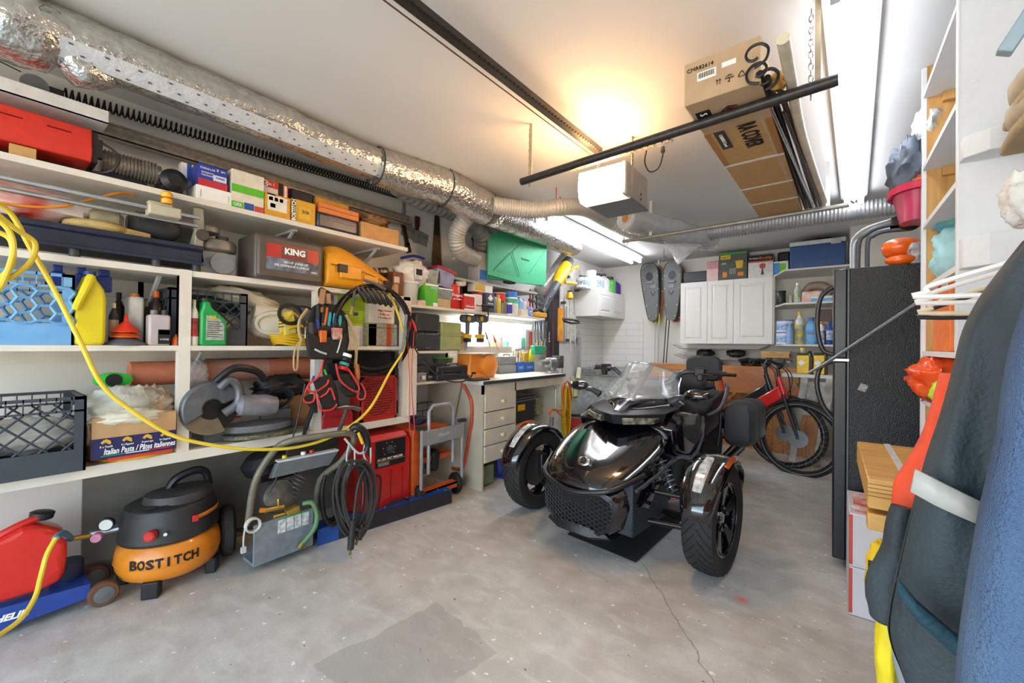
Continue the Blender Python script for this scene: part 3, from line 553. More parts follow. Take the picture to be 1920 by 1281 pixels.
b=B().lathe([(.02,0),(.02,.03),(.004,.055)],(-2.53,yb(331,630,-2.53),ZM),n=10); single(b,'small_orange_funnel',M('#e2601f',.4),'small orange funnel tip beside the left shelf post','funnel')
# ---- middle bay
crate('storage_crate','dark grey plastic crate with diagonal bars behind the left post on the middle shelf',(0,318,465,545,ZM,-2.55),M('#3d4147',.5),.3)
bottle('caulk_bottle','white bottle with a red label right of the left shelf post','bottle',(0,357,376,562,ZM,-2.505),'round',M('#e3dcc8',.5),M('#d8cfb4',.5),M('#c93a30',.5,h2='#2a2626',sc=30))
t,w,h=TH_('green_oil_bottle','green motor oil bottle with a grey back label on the middle shelf','bottle',(0,377,427,560,ZM,-2.495))
GB=M('#1f9a4c',.35,var=.05); o=[(-w/2,0),(w/2,0),(w/2,h*.48),(w*.38,h*.6),(-w*.1,h*.82),(-w*.12,h*.93),(-w*.42,h*.93),(-w*.42,h*.82),(-w/2,h*.7)]
part(B().prism(o,1,0,.075),'body',GB,t,bev=.01); part(B().cyl((-w*.27,.037,h*.93),(-w*.27,.037,h),.02,n=14),'cap',M('#1d3c2c',.5),t)
part(B().prism([(-w*.3,h*.12),(w*.38,h*.12),(w*.38,h*.44),(w*.2,h*.58),(-w*.3,h*.64)],1,-.002,.0),'label',M('#8b9088',.5,h2='#b9bdb2',sc=40),t)
text('OIL',h*.09,M('#e8c520',.4),t,(-w*.05,-.004,h*.6),(1,0,0),(0,0,1),w=False,bold=.001)
for i in range(8): part(B().box((-w*.26,-.0035,h*(.5-.045*i)),(w*(.18 if i%2 else .3),-.002,h*(.515-.045*i))),'label_line',M('#4a4f4a',.6),t)
def cloth(name,label,c,r,seed,m,cat_='cloth',fold=.35,amp=.2,floor=None,fr=2.2,grp=None,tilt=0):
    b=blob(B(),(0,0,0),r,amp,fr,seed,34,22,fold=fold)
    b.tf(Matrix.Rotation(tilt,4,'X')); b.tf(Matrix.Translation(c))
    if floor is not None:
        for v in b.v: v.z=max(v.z,floor)
    return single(b,name,m,label,cat_,group=grp,ang=80)
CV=M('#cdc3ae',.85,var=.12,sc=8,bump=.1); 
cloth('drop_cloth','rolled off-white canvas drop cloth lying over the dark crate end',(-2.72,yb(480,560,-2.6),ZM+.26),(.12,.17,.055),3,CV,floor=ZM+.001,tilt=-.25)
b=B(); yc_=yb(515,590,-2.58)
for j,(rr) in enumerate((.085,.07,.055,.04,.025)): b.tube([(-2.57-.0+.02*math.sin(i*.5)-j*.012,yc_+rr*1.15*math.cos(i*math.pi/8),ZM+.13+rr*.72*math.sin(i*math.pi/8)) for i in range(17)],.014,6)
b.tube([(-2.6,yc_+.1,ZM+.17),(-2.62,yc_-.1,ZM+.2)],.05,10); blob(b,(-2.66,yc_,ZM+.13),(.1,.12,.085),.15,3,5,fold=.25)
single(b,'canvas_roll',CV,'beige canvas rolled into a bundle with its folded end showing on the middle shelf','cloth roll',ang=80)
cloth('green_tarp','dark green folded tarp in the top of the dark grey crate',(-2.72,yb(385,540,-2.65),ZM+.21),(.1,.16,.05),8,M('#123c3a',.6),'tarp',floor=ZM+.15)
cloth('white_rag','crumpled white rag inside the dark grey crate',(-2.67,yb(400,600,-2.6),ZM+.1),(.09,.14,.09),12,M('#b5b0a4',.8),'rag',floor=ZM+.012)
YC=M('#dcb01c',.45); yl=yb(560,620,-2.52); b=B()
for j in range(5): 
    ph=j*.7; b.tube([(-2.54-.035*j*.6,yl+.13*math.cos(a_)+.01*math.sin(3*a_+ph),ZM+.012+.012*j+.012*math.sin(2*a_+ph)+ (.03*j if math.sin(a_)>0 else 0)) if False else (-2.57+.055*math.sin(a_),yl+(.115+.006*j)*math.cos(a_),ZM+.011+.013*j+.006*math.sin(3*a_+ph)) for a_ in [i*math.pi/12 for i in range(24)]],.0075,6,closed=True)
b.tube([(-2.52,yl-.1,ZM+.07),(-2.5,yl-.05,ZM+.19),(-2.52,yl+.03,ZM+.15),(-2.5,yl+.12,ZM+.1),(-2.49,yl+.14,ZM+.02),(-2.48,yl+.13,ZM-.05)],.0075,6,sm=5).tube([(-2.5,yl-.07,ZM+.1),(-2.49,yl,ZM+.12),(-2.5,yl+.1,ZM+.1)],.0075,6,sm=5)
t=thing('extension_lead','coiled yellow extension cord with a triple outlet block on the middle shelf','extension cord',(-2.55,yl,ZM)); part(b,'cord',YC,t,w=True)
y=yb(545,600,-2.5); z0=PX(555,630,-2.5).z; part(B().ob((-2.535,yb(540,600,-2.52),ZM+.135),(.07,.075,.14),(.18,0,0)),'outlet_block',M('#d9c65a',.35),t,w=True,bev=.01)
for i in range(4): part(B().ob((-2.498,yb(527,600,-2.5),ZM+.11+.018*i),(.003,.03,.005),(.18,0,0)),'socket_slot',BK,t,w=True)
b=B(); yk=yb(543,585,-2.5)
for rr in (.058,.05): b.tube([(-2.49,yk+rr*1.15*math.cos(a_),ZM+.185+rr*math.sin(a_)) for a_ in [i*math.pi/12 for i in range(24)]],.007,6,closed=True)
b.tube([(-2.49,yk+.03,ZM+.235),(-2.47,yk+.09,ZM+.23),(-2.47,yk+.15,ZM+.2)],.007,6,sm=4); single(b,'hose_loop',M('#241f1c',.4),'small black rubber hose loop in front of the canvas bundle','hose')
# ---- right bay
t,w,h=carton('green_binder','lime green printed folder standing upright behind the tool bag','folder',(0,633,687,556,ZM,-2.62),M('#e8e8e2',.6),.05,[(0,1,.42,1,M('#b8d422',.5),'green_cover')])
part(B().box((w*.05,-.004,h*.62),(w*.2,-.002,h*.68)),'picture',M('#1d3a8c',.5),t)
for i in range(12): part(B().box((-w*.4,-.004,h*(.94-.042*i)),(w*(.1 if 5<i<9 else .42),-.002,h*(.948-.042*i))),'text_line',M('#6a8a1c',.6),t)
t,w,h=carton('rusty_metal_box','old cream metal box with rust specks and an orange stripe on the middle shelf','metal box',(0,690,745,607,ZM,-2.56),M('#b5ab98',.6,var=.35,sc=40),.16,[(.62,.78,0,1,M('#d5551e',.5),'orange_stripe')],bev=.006); part(B().box((-w/2-.002,.0,0),(-w*.22,.002,h)),'green_side',M('#8d9a5a',.6),t); part(B().box((-w/2,-.003,h*.8),(w/2,.0,h*.82)),'lid_seam',DG,t)
zq=ZM+h; carton('small_parts_box','white cardboard box printed in red on top of the rusty metal box','box',(0,692,740,571,zq+.001,-2.57),M('#ded5c4',.7),.13,texts=[('Hugo Chaudier',.6,.68,.13,TXR,.55),('& fils inc',.6,.48,.13,TXR,.4),('Plomberie',.6,.3,.12,TXR,.5)])
carton('storage_bin','black plastic bin under the middle shelf behind the hose coil','bin',(0,652,742,660,ZB+.29,-2.6),M('#17171a',.3),.2,bev=.01)
# red mesh fan heater + cases on the lower shelf
t,w,h=TH_('mesh_heater','red metal heater with an expanded mesh front on the lower shelf','heater',(0,678,744,706,ZB,-2.5))
RH=M('#b8322a',.4); hh=h; part(B().box((-w/2-.0,.02,0),(w/2,.14,h)),'cabinet',RH,t,bev=.004); part(B().loft([[(-w/2,0,0),(w/2,0,0),(w/2,0,h),(-w/2,0,h)],[(-w/2,.02,0),(w/2,.02,0),(w/2,.02,h),(-w/2,.02,h)]],caps=False).box((-w/2,0,0),(-w/2+.02,.02,h)).box((w/2-.012,0,0),(w/2,.02,h)).box((-w/2,0,0),(w/2,.02,.02)).box((-w/2,0,h-.015),(w/2,.02,h)),'frame',RH,t)
part(B().cyl((0,.0195,h*.5),(0,.012,h*.5),w*.42,n=32),'fan_opening',BK,t); b=B(); n=15; m_=24
for i in range(m_):
    for j in range(n): 
        x=-w/2+.016+(i+.5*(j%2))*(w-.03)/m_; z=.02+j*(h-.035)/n; dx=(w-.03)/m_*.5; dz=(h-.035)/n
        b.tube([(x,.006,z),(x+dx,.006,z+dz)],.0016,3,caps=False).tube([(x,.006,z),(x-dx,.006,z+dz)],.0016,3,caps=False)
part(b,'mesh_grille',M('#d0453a',.4),t)
t,w,h=TH_('red_toolbox','small red metal toolbox on the lower shelf between the posts','toolbox',(0,605,662,768,ZB,-2.49))
part(B().prism([(-w/2,0),(w/2,0),(w/2,h*.62),(w*.42,h),(-w*.42,h),(-w/2,h*.62)],1,.0,.16),'body',M('#b3262a',.4),t,bev=.006); part(B().box((-w/2-.002,-.004,h*.58),(w/2+.002,.0,h*.62)),'lid_rim',M('#8e1f22',.4),t)
# ---- lower shelf, left bay
t,w,h=crate('dark_crate','large dark plastic crate with diagonal lattice on the lower shelf at far left',(0,-60,163,750,ZB,-2.44),M('#3a4148',.5),.34,cell=.04)
cloth('packed_sack','pale folded sack inside the large dark crate',(-2.6,yb(50,780,-2.5),ZB+.14),(.1,.17,.07),21,M('#c5c2ba',.8),'sack',floor=ZB+.012)
P_=(0,172,330,778,ZB+.03,-2.46)
t,w,h=carton('pasta_box','open cardboard box printed Italian Pasta in white on dark blue on the lower shelf','box',P_,M('#b48e64',.8),.24,[(0,1,0,.5,M('#27245a',.5),'printed_band')])
text('Italian Pasta / Pâtes italiennes',h*.2,TXW,t,(w*.06,-.004,h*.16),(1,0,0),(0,0,1),w=False,wid=w*.86,bold=.0005,shear=.25)
part(B().box((-w*.4,-.0035,h*.055),(-w*.12,-.002,h*.075)),'green_rule',GN,t); part(B().box((-w*.12,-.0035,h*.055),(w*.16,-.002,h*.075)),'white_rule',TXW,t); part(B().box((w*.16,-.0035,h*.055),(w*.45,-.002,h*.075)),'red_rule',TXR,t)
for i,(x,s) in enumerate(((-.34,'8 x Fusilli'),(-.1,'8 x Rigatoni'),(.14,'8 x penne rigate'),(.36,'8 x Spaghetti'))):
    part(B().tube([(w*x-.015,-.004,h*.38),(w*x,-.004,h*.45),(w*x+.012,-.004,h*.4)],.006,6).tube([(w*x-.01,-.004,h*.45),(w*x+.014,-.004,h*.36)],.005,6),'pasta_picture',M('#d9ab3c',.6),t); text(s,h*.07,TXW,t,(w*x,-.004,h*.29),(1,0,0),(0,0,1),w=False,wid=w*.14)
part(B().box((-w/2,-.004,h*.5),(w/2,-.001,h)),'front_flap',M('#bd966a',.8),t); part(B().ob((w*.25,.235,h*1.12),(w*.45,.006,h*.3),(-.2,0,0)),'back_flap',M('#a98a5c',.8),t)
single(B().lathe([(.16,0),(.165,.006),(.165,.012)],(-2.64,yb(265,850,-2.5),ZB),n=40),'yellow_disc',M('#d8a92a',.6),'round yellow board lying flat under the orange slab on the lower shelf','board')
single(B().box((-2.63,yb(200,850,-2.5),ZB+.013),(-2.47,yb(320,845,-2.5),ZB+.029)),'orange_slab',M('#d9491f',.5),'flat orange slab under the pasta box','slab')
TW=M('#c3c4b8',.95,var=.15,bump=.35,bsc=90); 
cloth('grey_towel','pale grey towel bunched in the pasta box',(-2.57,yb(232,745,-2.5),ZB+h+.06),(.09,.13,.08),31,TW,'towel',fold=.45,grp='towels stuffed in the pasta box')
cloth('peach_towel','peach coloured towel bunched in the pasta box behind the grey one',(-2.62,yb(295,745,-2.5),ZB+h+.05),(.08,.085,.075),35,M('#c9ab92',.95,bump=.3,bsc=90),'towel',fold=.5,grp='towels stuffed in the pasta box')
cloth('cream_rag','cream rag spilling over the front edge of the pasta box',(-2.49,yb(240,768,-2.5),ZB+h+.02),(.05,.12,.035),38,M('#d8d3c0',.9,bump=.2,bsc=90),'rag',fold=.4)
t,q=wallthing('green_spool','bright green plastic line reel with a black hub behind the towels','reel',210,712,-2.72); part(B().lathe([(.035,0),(.07,.01),(.07,.03),(.035,.04)],(0,0,0),ax=(0,-1,0),n=20,sy=.5),'reel',M('#35c23c',.4),t); part(B().cyl((0,0,0),(0,-.045,0),.03,n=14),'hub',BK,t)
# long orange roll across the posts
a=PX(242,702,-2.78); c=PX(592,688,-2.78); t=thing('membrane_roll','long roll of orange membrane wrapped in clear film behind the shelf post','roll',((a+c)/2)); rr=.062
part(B().lathe([(rr*.4,0),(rr,0),(rr,(c-a).length),(rr*.4,(c-a).length)],a,ax=(c-a),n=24),'roll',M('#cf7d5c',.55,var=.12,sc=25),t,w=True)
part(B().lathe([(rr+.004,0),(rr+.004,.3)],a+(c-a)*.35,ax=(c-a),n=24,caps=False),'clear_wrap',M('#e8d8d0',.12,alpha=.25,bump=.6,bsc=20),t,w=True)
t,w,h=carton('saw_blade_sleeve','long black and orange case lying above the orange roll under the middle shelf','case',(0,395,590,672,ZM-.115,-2.8),M('#1f1f22',.5),.1,[(.62,1,.25,1,M('#e4571b',.5),'orange_end'),(.02,.1,.1,.9,M('#e4571b',.5),'orange_mark')],bev=.004)
cloth('clear_bag','crumpled clear plastic bag tied to the bracket beside the left post',(-2.62,yb(378,690,-2.55),ZB+.37),(.03,.045,.06),44,M('#cfd4d8',.15,alpha=.45,bump=.5),'plastic bag',fold=.6)
# ---- big mitre saw
t=thing('compound_mitre_saw','dusty grey compound mitre saw with round blade guard on the lower shelf','mitre saw',(-2.6,yb(450,800,-2.5),ZB)); SG=M('#66676a',.38,metal=.3,var=.3,sc=10)
yq=yb(400,760,-2.47); c=Vector((-2.5,yq,ZB+.24)); rr=.135
arc=[(R(a)) for a in range(20,215,12)]
part(B().loft([[(-2.46,yq+r_*math.cos(a),ZB+.2+r_*math.sin(a)) for r_ in (.045,rr)]+[(-2.54,yq+r_*math.cos(a),ZB+.2+r_*math.sin(a)) for r_ in (rr,.045)] for a in arc]),'blade_guard',SG,t,w=True,bev=.01)
part(B().lathe([(.02,0),(rr*.93,.0),(rr*.93,.003),(.02,.003)],(-2.5,yq,ZB+.2),ax=(1,0,0),n=48),'saw_blade',M('#3c3833',.35,metal=.8),t,w=True)
part(B().loft([[(-2.49,yq+r_*math.cos(R(a)),ZB+.2+r_*math.sin(R(a))) for r_ in (.06,rr*1.02)]+[(-2.515,yq+r_*math.cos(R(a)),ZB+.2+r_*math.sin(R(a))) for r_ in (rr*1.02,.06)] for a in range(200,300,12)]),'lower_guard',M('#8d7c62',.3,alpha=.7),t,w=True)
part(B().tube([(-2.45,yq+.02,ZB+.3),(-2.44,yq+.06,ZB+.34),(-2.44,yq+.1,ZB+.3),(-2.44,yq+.1,ZB+.22),(-2.45,yq+.04,ZB+.17)],.022,10,sm=5),'arm',SG,t,w=True)
part(B().lathe([(.03,0),(.055,.02),(.058,.14),(.045,.19),(.02,.2)],(-2.44,yq+.09,ZB+.21),ax=(.1,1,-.1),n=22),'motor',M('#77757a',.4,var=.25),t,w=True)
part(B().tube([(-2.45,yq+.0,ZB+.335),(-2.44,yq+.08,ZB+.4),(-2.46,yq+.19,ZB+.38),(-2.48,yq+.24,ZB+.33)],[.014,.02,.02,.016],8,sm=4),'handle',BK,t,w=True)
part(B().lathe([(.0,0),(.13,0),(.15,.012),(.15,.045),(.1,.05)],(-2.6,yb(500,810,-2.5),ZB+.03),n=40,sx=.7,sy=1.15),'turntable',M('#7b7d7f',.5,var=.25),t,w=True)
part(B().lathe([(.165,0),(.168,.02)],(-2.58,yb(500,810,-2.5),ZB+.012),n=40,sx=.8,sy=1.15),'degree_scale',M('#3f4244',.5,h2='#8a8258',sc=60),t,w=True)
y0,y1=yb(395,820,-2.5),yb(560,800,-2.5); part(B().box((-2.8,y0,ZB+.001),(-2.6,y1+.03,ZB+.06)).box((-2.7,y0-.03,ZB+.06),(-2.66,y0+.13,ZB+.11)).box((-2.7,y1-.14,ZB+.06),(-2.66,y1+.03,ZB+.13)),'base',M('#6b6e70',.5,var=.25),t,w=True,bev=.004)
part(B().tube([(-2.56,y0+.0,ZB+.1),(-2.57,y0+.16,ZB+.13)],.006,6),'red_stripe_rod',RD,t,w=True)
for i,(a_,c_,m,lab) in enumerate(((432,550,M('#e6e1d4',.6),'white perforated board standing behind the mitre saw'),(548,597,CB,'brown cardboard box on the lower shelf left of the middle post'))): carton(('white_board','brown_box')[i],lab,('board','box')[i],(0,a_,c_,(762,712)[i],ZB+.001,(-2.78,-2.72)[i]),m,(.02,.2)[i],texts=[])
b=blob(B(),(0,0,0),(.07,.14,.06),.4,3,51,fold=.5).tf(Matrix.Translation((-2.6,yb(535,735,-2.55),ZB+.27)))
for j in range(4): b.tube([(-2.55+.02*j,yb(525,735,-2.5)+.07*math.cos(a_),ZB+.2+.045*math.sin(a_)+.01*j) for a_ in [i*math.pi/8 for i in range(16)]],.007,5,closed=True)
single(b,'tangled_cables',BK,'tangle of black tool cables and handles right of the mitre saw','cables',ang=70)
single(B().tube([(-2.47,yb(588,765,-2.47),ZB+.16),(-2.48,yb(575,810,-2.47),ZB+.03),(-2.49,yb(568,850,-2.47),ZB-.06)],[.016,.012,.006],8),'black_wand',BK,'black wand leaning over the edge of the lower shelf','wand')
# orange handled tool + hammers under pouch
# ================= floor things along the left wall
JB=M('#22459c',.3,coat=.4)
t=thing('trolley_jack','blue steel trolley jack lying on the floor under the red fuel can','jack',(-2.78,.1,0))
part(B().loft([[(-2.92,y,z0),(-2.70,y,z0),(-2.70,y,z1),(-2.92,y,z1)] for y,z0,z1 in ((-.35,.02,.14),(.1,.035,.13),(.36,.05,.115))]),'frame',JB,t,w=True,bev=.004)
part(B().lathe([(.05,0),(.055,.01),(.055,.07),(.05,.08)],(-2.85,.3,.115),n=20),'lift_pad',M('#22304e',.5),t,w=True)
for x in (-2.70,-2.93):
    q=part(B().lathe([(.03,-.02),(.05,-.02),(.055,-.012),(.055,.012),(.05,.02),(.03,.02)],(x+.012,.40,.056),ax=(1,0,0),n=28),'wheel',M('#6b4a32',.7,var=.3),t,w=True); part(B().lathe([(.0,-.018),(.036,-.018),(.036,.022),(.012,.026)],(x+.012,.40,.056),ax=(1,0,0),n=20),'hub',M('#777a7d',.5,metal=.4),q,w=True)
q0,q1=PX(0,1160,-2.698),PX(48,1143,-2.698); text('MICHELIN',.035,TXW,t,(-2.6965,q0.y+.0,q0.z-.005),(0,1,-.07),(0,.07,1),bold=.0015,shear=.3)
t=thing('fuel_can','red plastic fuel can with a black cap resting on the blue jack','fuel can',(-2.76,.12,.145)); RC=M('#d8261c',.3,coat=.3,var=.06)
o=[(-.19,.0),(.14,.0),(.165,.03),(.175,.21),(.15,.25),(.09,.29),(.03,.31),(-.03,.26),(-.19,.22)]
part(B().loft([[(x,p[0]*(1-abs(x)*.6),p[1]*(1-.0*abs(x))) for p in o] for x in (-.07,-.06,.06,.07)]),'body',RC,t,bev=.02,sub=1)
part(B().tube([(.02,.08,.315),(.03,.02,.30),(.03,-.05,.26),(.03,-.1,.18)],.016,8,sm=4),'handle',RC,t); part(B().lathe([(.03,0),(.038,.005),(.04,.03),(.03,.036)],(0,.085,.3),n=16,ax=(0,.2,1)),'cap',BK,t)
# compressor
cx_,cy_=-2.75,.66; t=thing('air_compressor','orange pancake air compressor with a black shroud and BOSTITCH lettering','air compressor',(cx_,cy_,0),R(-6)); OC=M('#e5881f',.35,var=.08,sc=8,coat=.3)
part(B().lathe([(.05,.05),(.16,.055),(.2,.08),(.215,.12),(.218,.17),(.21,.21),(.17,.25),(.05,.26)],n=56,sy=1.0),'tank',OC,t); part(B().lathe([(.2175,.142),(.221,.146),(.2175,.15)],n=56,caps=False),'weld_seam',OC,t)
SB=M('#2e2d2d',.5,var=.3,sc=12)
def oval(a,b,n=36): return [(a*math.cos(2*math.pi*i/n),b*math.sin(2*math.pi*i/n)) for i in range(n)]
part(B().loft([[(x,y,z+ .06*max(0,y)) for x,y in oval(a,b)] for z,a,b in ((.235,.19,.2),(.25,.205,.21),(.29,.2,.205),(.36,.19,.195),(.40,.175,.185),(.415,.14,.16))]),'shroud',SB,t,bev=.004)
part(B().loft([[(x+.02,y+.03,z+.06*max(0,y)) for x,y in oval(a,b)] for z,a,b in ((.41,.13,.15),(.45,.12,.14),(.46,.09,.11))]),'top_cover',M('#3b3a3a',.5,var=.35),t)
part(B().tube([(-.02,-.02,.43),(-.02,.02,.50),(-.02,.1,.53),(-.02,.15,.51),(-.02,.17,.44)],[.016,.022,.022,.02,.016],8,sm=5),'carry_handle',BK,t)
for i,y in enumerate((-.09,-.03)): part(B().lathe([(.026,0),(.032,.003),(.026,.006)],(.11,y,.413),n=20),'gauge_ring',DG,t)
part(B().lathe([(.016,0),(.022,.004),(.024,.035),(.018,.04)],(.185,-.09,.31),ax=(1,-.6,0),n=16),'regulator_knob',RD,t); part(B().tube([(.19,-.04,.3),(.235,-.05,.31)],.008,8),'outlet_fitting',SI,t); part(B().box((.185,.06,.325),(.2,.085,.355)),'power_switch',RD,t,bev=.002)
part(B().tube([(.0,-.19,.31),(-.02,-.3,.31)],.013,8),'hose_barrel',SI,t)
for dx,dy,nm in ((0,-.27,'regulator'),(0,-.24,'gauge')): pass
part(B().lathe([(.03,0),(.03,.02),(.026,.022)],(.0,-.24,.35),ax=(1,-.3,0),n=20),'pressure_gauge',BK,t); part(B().lathe([(.025,.022),(.0,.0225)],(.0,-.24,.35),ax=(1,-.3,0),n=20),'gauge_face',WT,t); part(B().cyl((.0,-.27,.30),(.03,-.28,.3),.02,n=14),'pink_knob',M('#d98aa6',.4),t)
part(B().tube([(-.0,-.30,.31),(0,-.36,.315)],.012,8),'brass_coupler',M('#b9933a',.3,metal=.8),t)
part(B().tube([WM[t]@Vector((0,-.36,.315)),PX(118,1000,-2.60),PX(104,1010,-2.53)],.013,8,sm=4),'hose_sleeve',M('#4d7c93',.5),t,w=True)
for a in (-28,62,150,240): ca,sa=math.cos(R(a)),math.sin(R(a)); part(B().ob((.19*ca,.19*sa,.041),(.05,.07,.08),(0,0,R(a))),'foot',BK,t,bev=.006)
lt='BOSTITCH'
for i,ch in enumerate(lt):
    a=R(-46+i*9.3); rr=.2195; text(ch,.06,TXK,t,(rr*math.cos(a),rr*math.sin(a),.166),(-math.sin(a),math.cos(a),0),(0,0,1),w=False,bold=.002,wid=.032 if ch!='I' else .010)
part(B().loft([[(1.012*x,1.012*y,z+.06*max(0,y)) for x,y in oval(.197,.203) if x>.02 and .05<y<.2] for z in (.325,.345)],closed=False,caps=False),'orange_stripe',OR,t,solid=.002)
# the yellow hose: hangs from upper left in loops, sweeps over the shelves
def pxs(lst): return [PX(a,b_,c_) for a,b_,c_ in lst]
YH=M('#e3c63a',.4,var=.05)
b=B().tube(pxs([(-25,370,-2.3),(20,400,-2.35),(60,470,-2.38),(100,540,-2.4),(150,640,-2.4),(190,720,-2.4),(240,765,-2.4),(320,815,-2.38),(400,835,-2.36),(480,843,-2.34),(560,838,-2.33),(630,815,-2.3),(690,770,-2.3),(730,700,-2.34),(758,650,-2.38),(750,600,-2.4),(728,545,-2.42)]),.0085,8,sm=8)
b.tube(pxs([(-25,385,-2.28),(30,430,-2.3),(65,455,-2.32),(58,490,-2.32),(20,520,-2.3),(-25,530,-2.28)]),.0085,8,sm=7).tube(pxs([(-20,400,-2.26),(15,430,-2.27),(25,470,-2.28),(5,530,-2.28),(-20,560,-2.27)]),.0085,8,sm=7).tube(pxs([(-20,430,-2.3),(20,450,-2.3),(20,500,-2.3),(-20,540,-2.28)]),.0085,8,sm=7)
single(b,'air_hose',YH,'long yellow air hose looping at left and sagging in a slack curve across the shelves','hose',kind=None)
m_=Matrix.Translation((cx_,cy_,0))@Matrix.Rotation(R(-6),4,'Z'); s0=m_@Vector((.06,-.49,.22))
single(B().tube([PX(105,1009,-2.53),PX(88,1040,-2.5),PX(77,1080,-2.47),PX(66,1120,-2.42),PX(40,1160,-2.35),PX(0,1190,-2.3),PX(-60,1230,-2.2)],.0085,8,sm=7),'yellow_hose',YH,'yellow hose running from the compressor over the red fuel can to the floor','hose')
# pressure washer
wx,wy=-2.55,1.12
t=thing('pressure_washer','grey tubular-framed petrol pressure washer standing under the lower shelf','pressure washer',(wx,wy,0)); FR=M('#75705f',.45,var=.15,metal=.2)
def P2(px,py,x): return PX(px,py,x)
part(B().tube([P2(465,985,-2.47),P2(478,905,-2.44),P2(510,850,-2.4),P2(540,828,-2.33),P2(600,818,-2.27),P2(655,813,-2.25),P2(662,830,-2.26),P2(640,865,-2.33),P2(600,900,-2.47),P2(592,960,-2.52)],.018,12,sm=5),'handle_frame',FR,t,w=True)
pa=[P2(522,868,-2.38),P2(635,846,-2.31),P2(618,872,-2.37),P2(510,897,-2.42)]; part(B().loft([pa,[p+Vector((-.05,.0,-.012)) for p in pa]]),'control_panel',M('#6d7173',.45),t,w=True,bev=.003)
part(B().loft([[p+Vector((0,0,.01)) for p in (pa[0],pa[1])]+[pa[1]+Vector((-.04,0,.01)),pa[0]+Vector((-.04,0,.01))],[pa[0],pa[1],pa[1]+Vector((-.04,0,0)),pa[0]+Vector((-.04,0,0))]]),'panel_rim',LG,t,w=True)
for f_,m in ((.12,M('#e0c020',.4)),(.42,WT),(.56,RD)): q=pa[0].lerp(pa[1],f_)+Vector((-.02,0,.012)); part(B().lathe([(.01,0),(.014,.006),(.012,.018)],q,n=10),'nozzle',m,t,w=True)
y0,y1=P2(476,1000,-2.42).y,P2(588,985,-2.42).y; z1=P2(530,970,-2.42).z
part(B().box((-2.435,y0,.04),(-2.42,y1,z1)).box((-2.56,y0,.04),(-2.435,y1,.055)),'front_plate',M('#7e868c',.4,var=.2),t,w=True,bev=.004)
part(B().box((-2.419,y0+.12,z1-.085),(-2.417,y1-.03,z1-.01)),'instruction_label',M('#e6e8e6',.5,h2='#9aa09c',sc=45),t,w=True); part(B().box((-2.4185,y0+.12,z1-.01),(-2.416,y1-.03,z1-.003)),'green_strip',GN,t,w=True)
for s in range(1,4): part(B().box((-2.4165,y0+.12+(y1-y0-.15)*s/4-.001,z1-.085),(-2.4155,y0+.12+(y1-y0-.15)*s/4+.001,z1-.01)),'label_rule',DG,t,w=True)
EM=M('#6e6a64',.4,metal=.5,var=.35,sc=25)
part(B().lathe([(.02,-.04),(.08,-.03),(.095,.0),(.09,.04),(.05,.06)],P2(520,930,-2.52),ax=(1,0,.2),n=24),'engine_block',EM,t,w=True,bev=.003)
q=P2(553,915,-2.52); b=B(); [b.lathe([(.055,-.002),(.055,.002)],q+Vector((0,.012,.018))*i,ax=(0,.6,.8),n=16) for i in range(-3,4)]; part(b,'cooling_fins',EM,t,w=True)
part(B().lathe([(.02,0),(.11,.01),(.12,.06),(.08,.1)],P2(500,880,-2.6),ax=(0,-.3,1),n=26),'engine_cover',BK,t,w=True); part(B().box(P2(470,900,-2.72),P2(560,870,-2.6)),'air_cleaner',BK,t,w=True,bev=.01)
part(B().ob(P2(548,962,-2.45),(.06,.07,.07),(.2,0,0)).tube([P2(495,958,-2.45),P2(532,950,-2.45)],.014,10).tube([P2(512,970,-2.45),P2(540,963,-2.45)],.013,10).tube([P2(522,955,-2.45),P2(522,935,-2.45)],.007,8),'brass_pump',M('#b39448',.3,metal=.6,var=.25),t,w=True,bev=.004)
part(B().cyl(P2(488,957,-2.45),P2(497,957,-2.45),.013,n=10),'orange_fitting',OR,t,w=True)
part(B().tube([P2(568,945,-2.43),P2(585,943,-2.4),P2(594,962,-2.38),P2(592,985,-2.37),P2(580,1005,-2.38),P2(566,1020,-2.4)],.0135,10,sm=5),'green_hose',M('#5d7f52',.5),t,w=True); part(B().cyl(P2(567,1019,-2.4),P2(561,1028,-2.4),.018,n=12),'brass_connector',M('#8c7a44',.35,metal=.6),t,w=True)
b=B(); q=P2(474,985,-2.42)
for j in range(3): b.tube([q+Vector((.01*j-.01,.035*math.cos(a),.035*math.sin(a))) for a in [i*math.pi/8 for i in range(16)]],.005,6,closed=True)
b.tube([q+Vector((0,-.035,0)),q+Vector((.02,-.05,-.04)),q+Vector((.02,-.05,-.09))],.0045,6,sm=4); part(b,'grey_cable',M('#c6c4b8',.5),t,w=True); part(B().ob(q+Vector((.02,-.05,-.105)),(.015,.022,.03)),'plug',LG,t,w=True)
for yy in (.93,): 
    wq=part(B().lathe([(.06,-.035),(.12,-.035),(.14,-.02),(.143,0),(.14,.02),(.12,.035),(.06,.035)],(-2.78,yy,.143),ax=(.25,1,0),n=36),'tyre',M('#33302c',.8,bump=.4),t,w=True)
    part(B().lathe([(.0,-.02),(.075,-.02),(.075,.02),(0,.02)],(-2.78,yy,.143),ax=(.25,1,0),n=24),'rim',GR,wq,w=True)
part(B().tube([(-2.78,.93,.143),(-2.55,1.2,.1),(-2.53,1.35,.06)],.012,8),'axle',DG,t,w=True); part(B().box((-2.57,1.05,.0),(-2.5,1.1,.06)).box((-2.56,1.25,.0),(-2.5,1.3,.06)),'rubber_foot',BK,t,w=True)
part(B().tube([P2(572,720,-2.3),P2(555,800,-2.34),P2(530,870,-2.4),P2(505,925,-2.44)],.004,5,sm=4),'throttle_cable',BK,t,w=True)
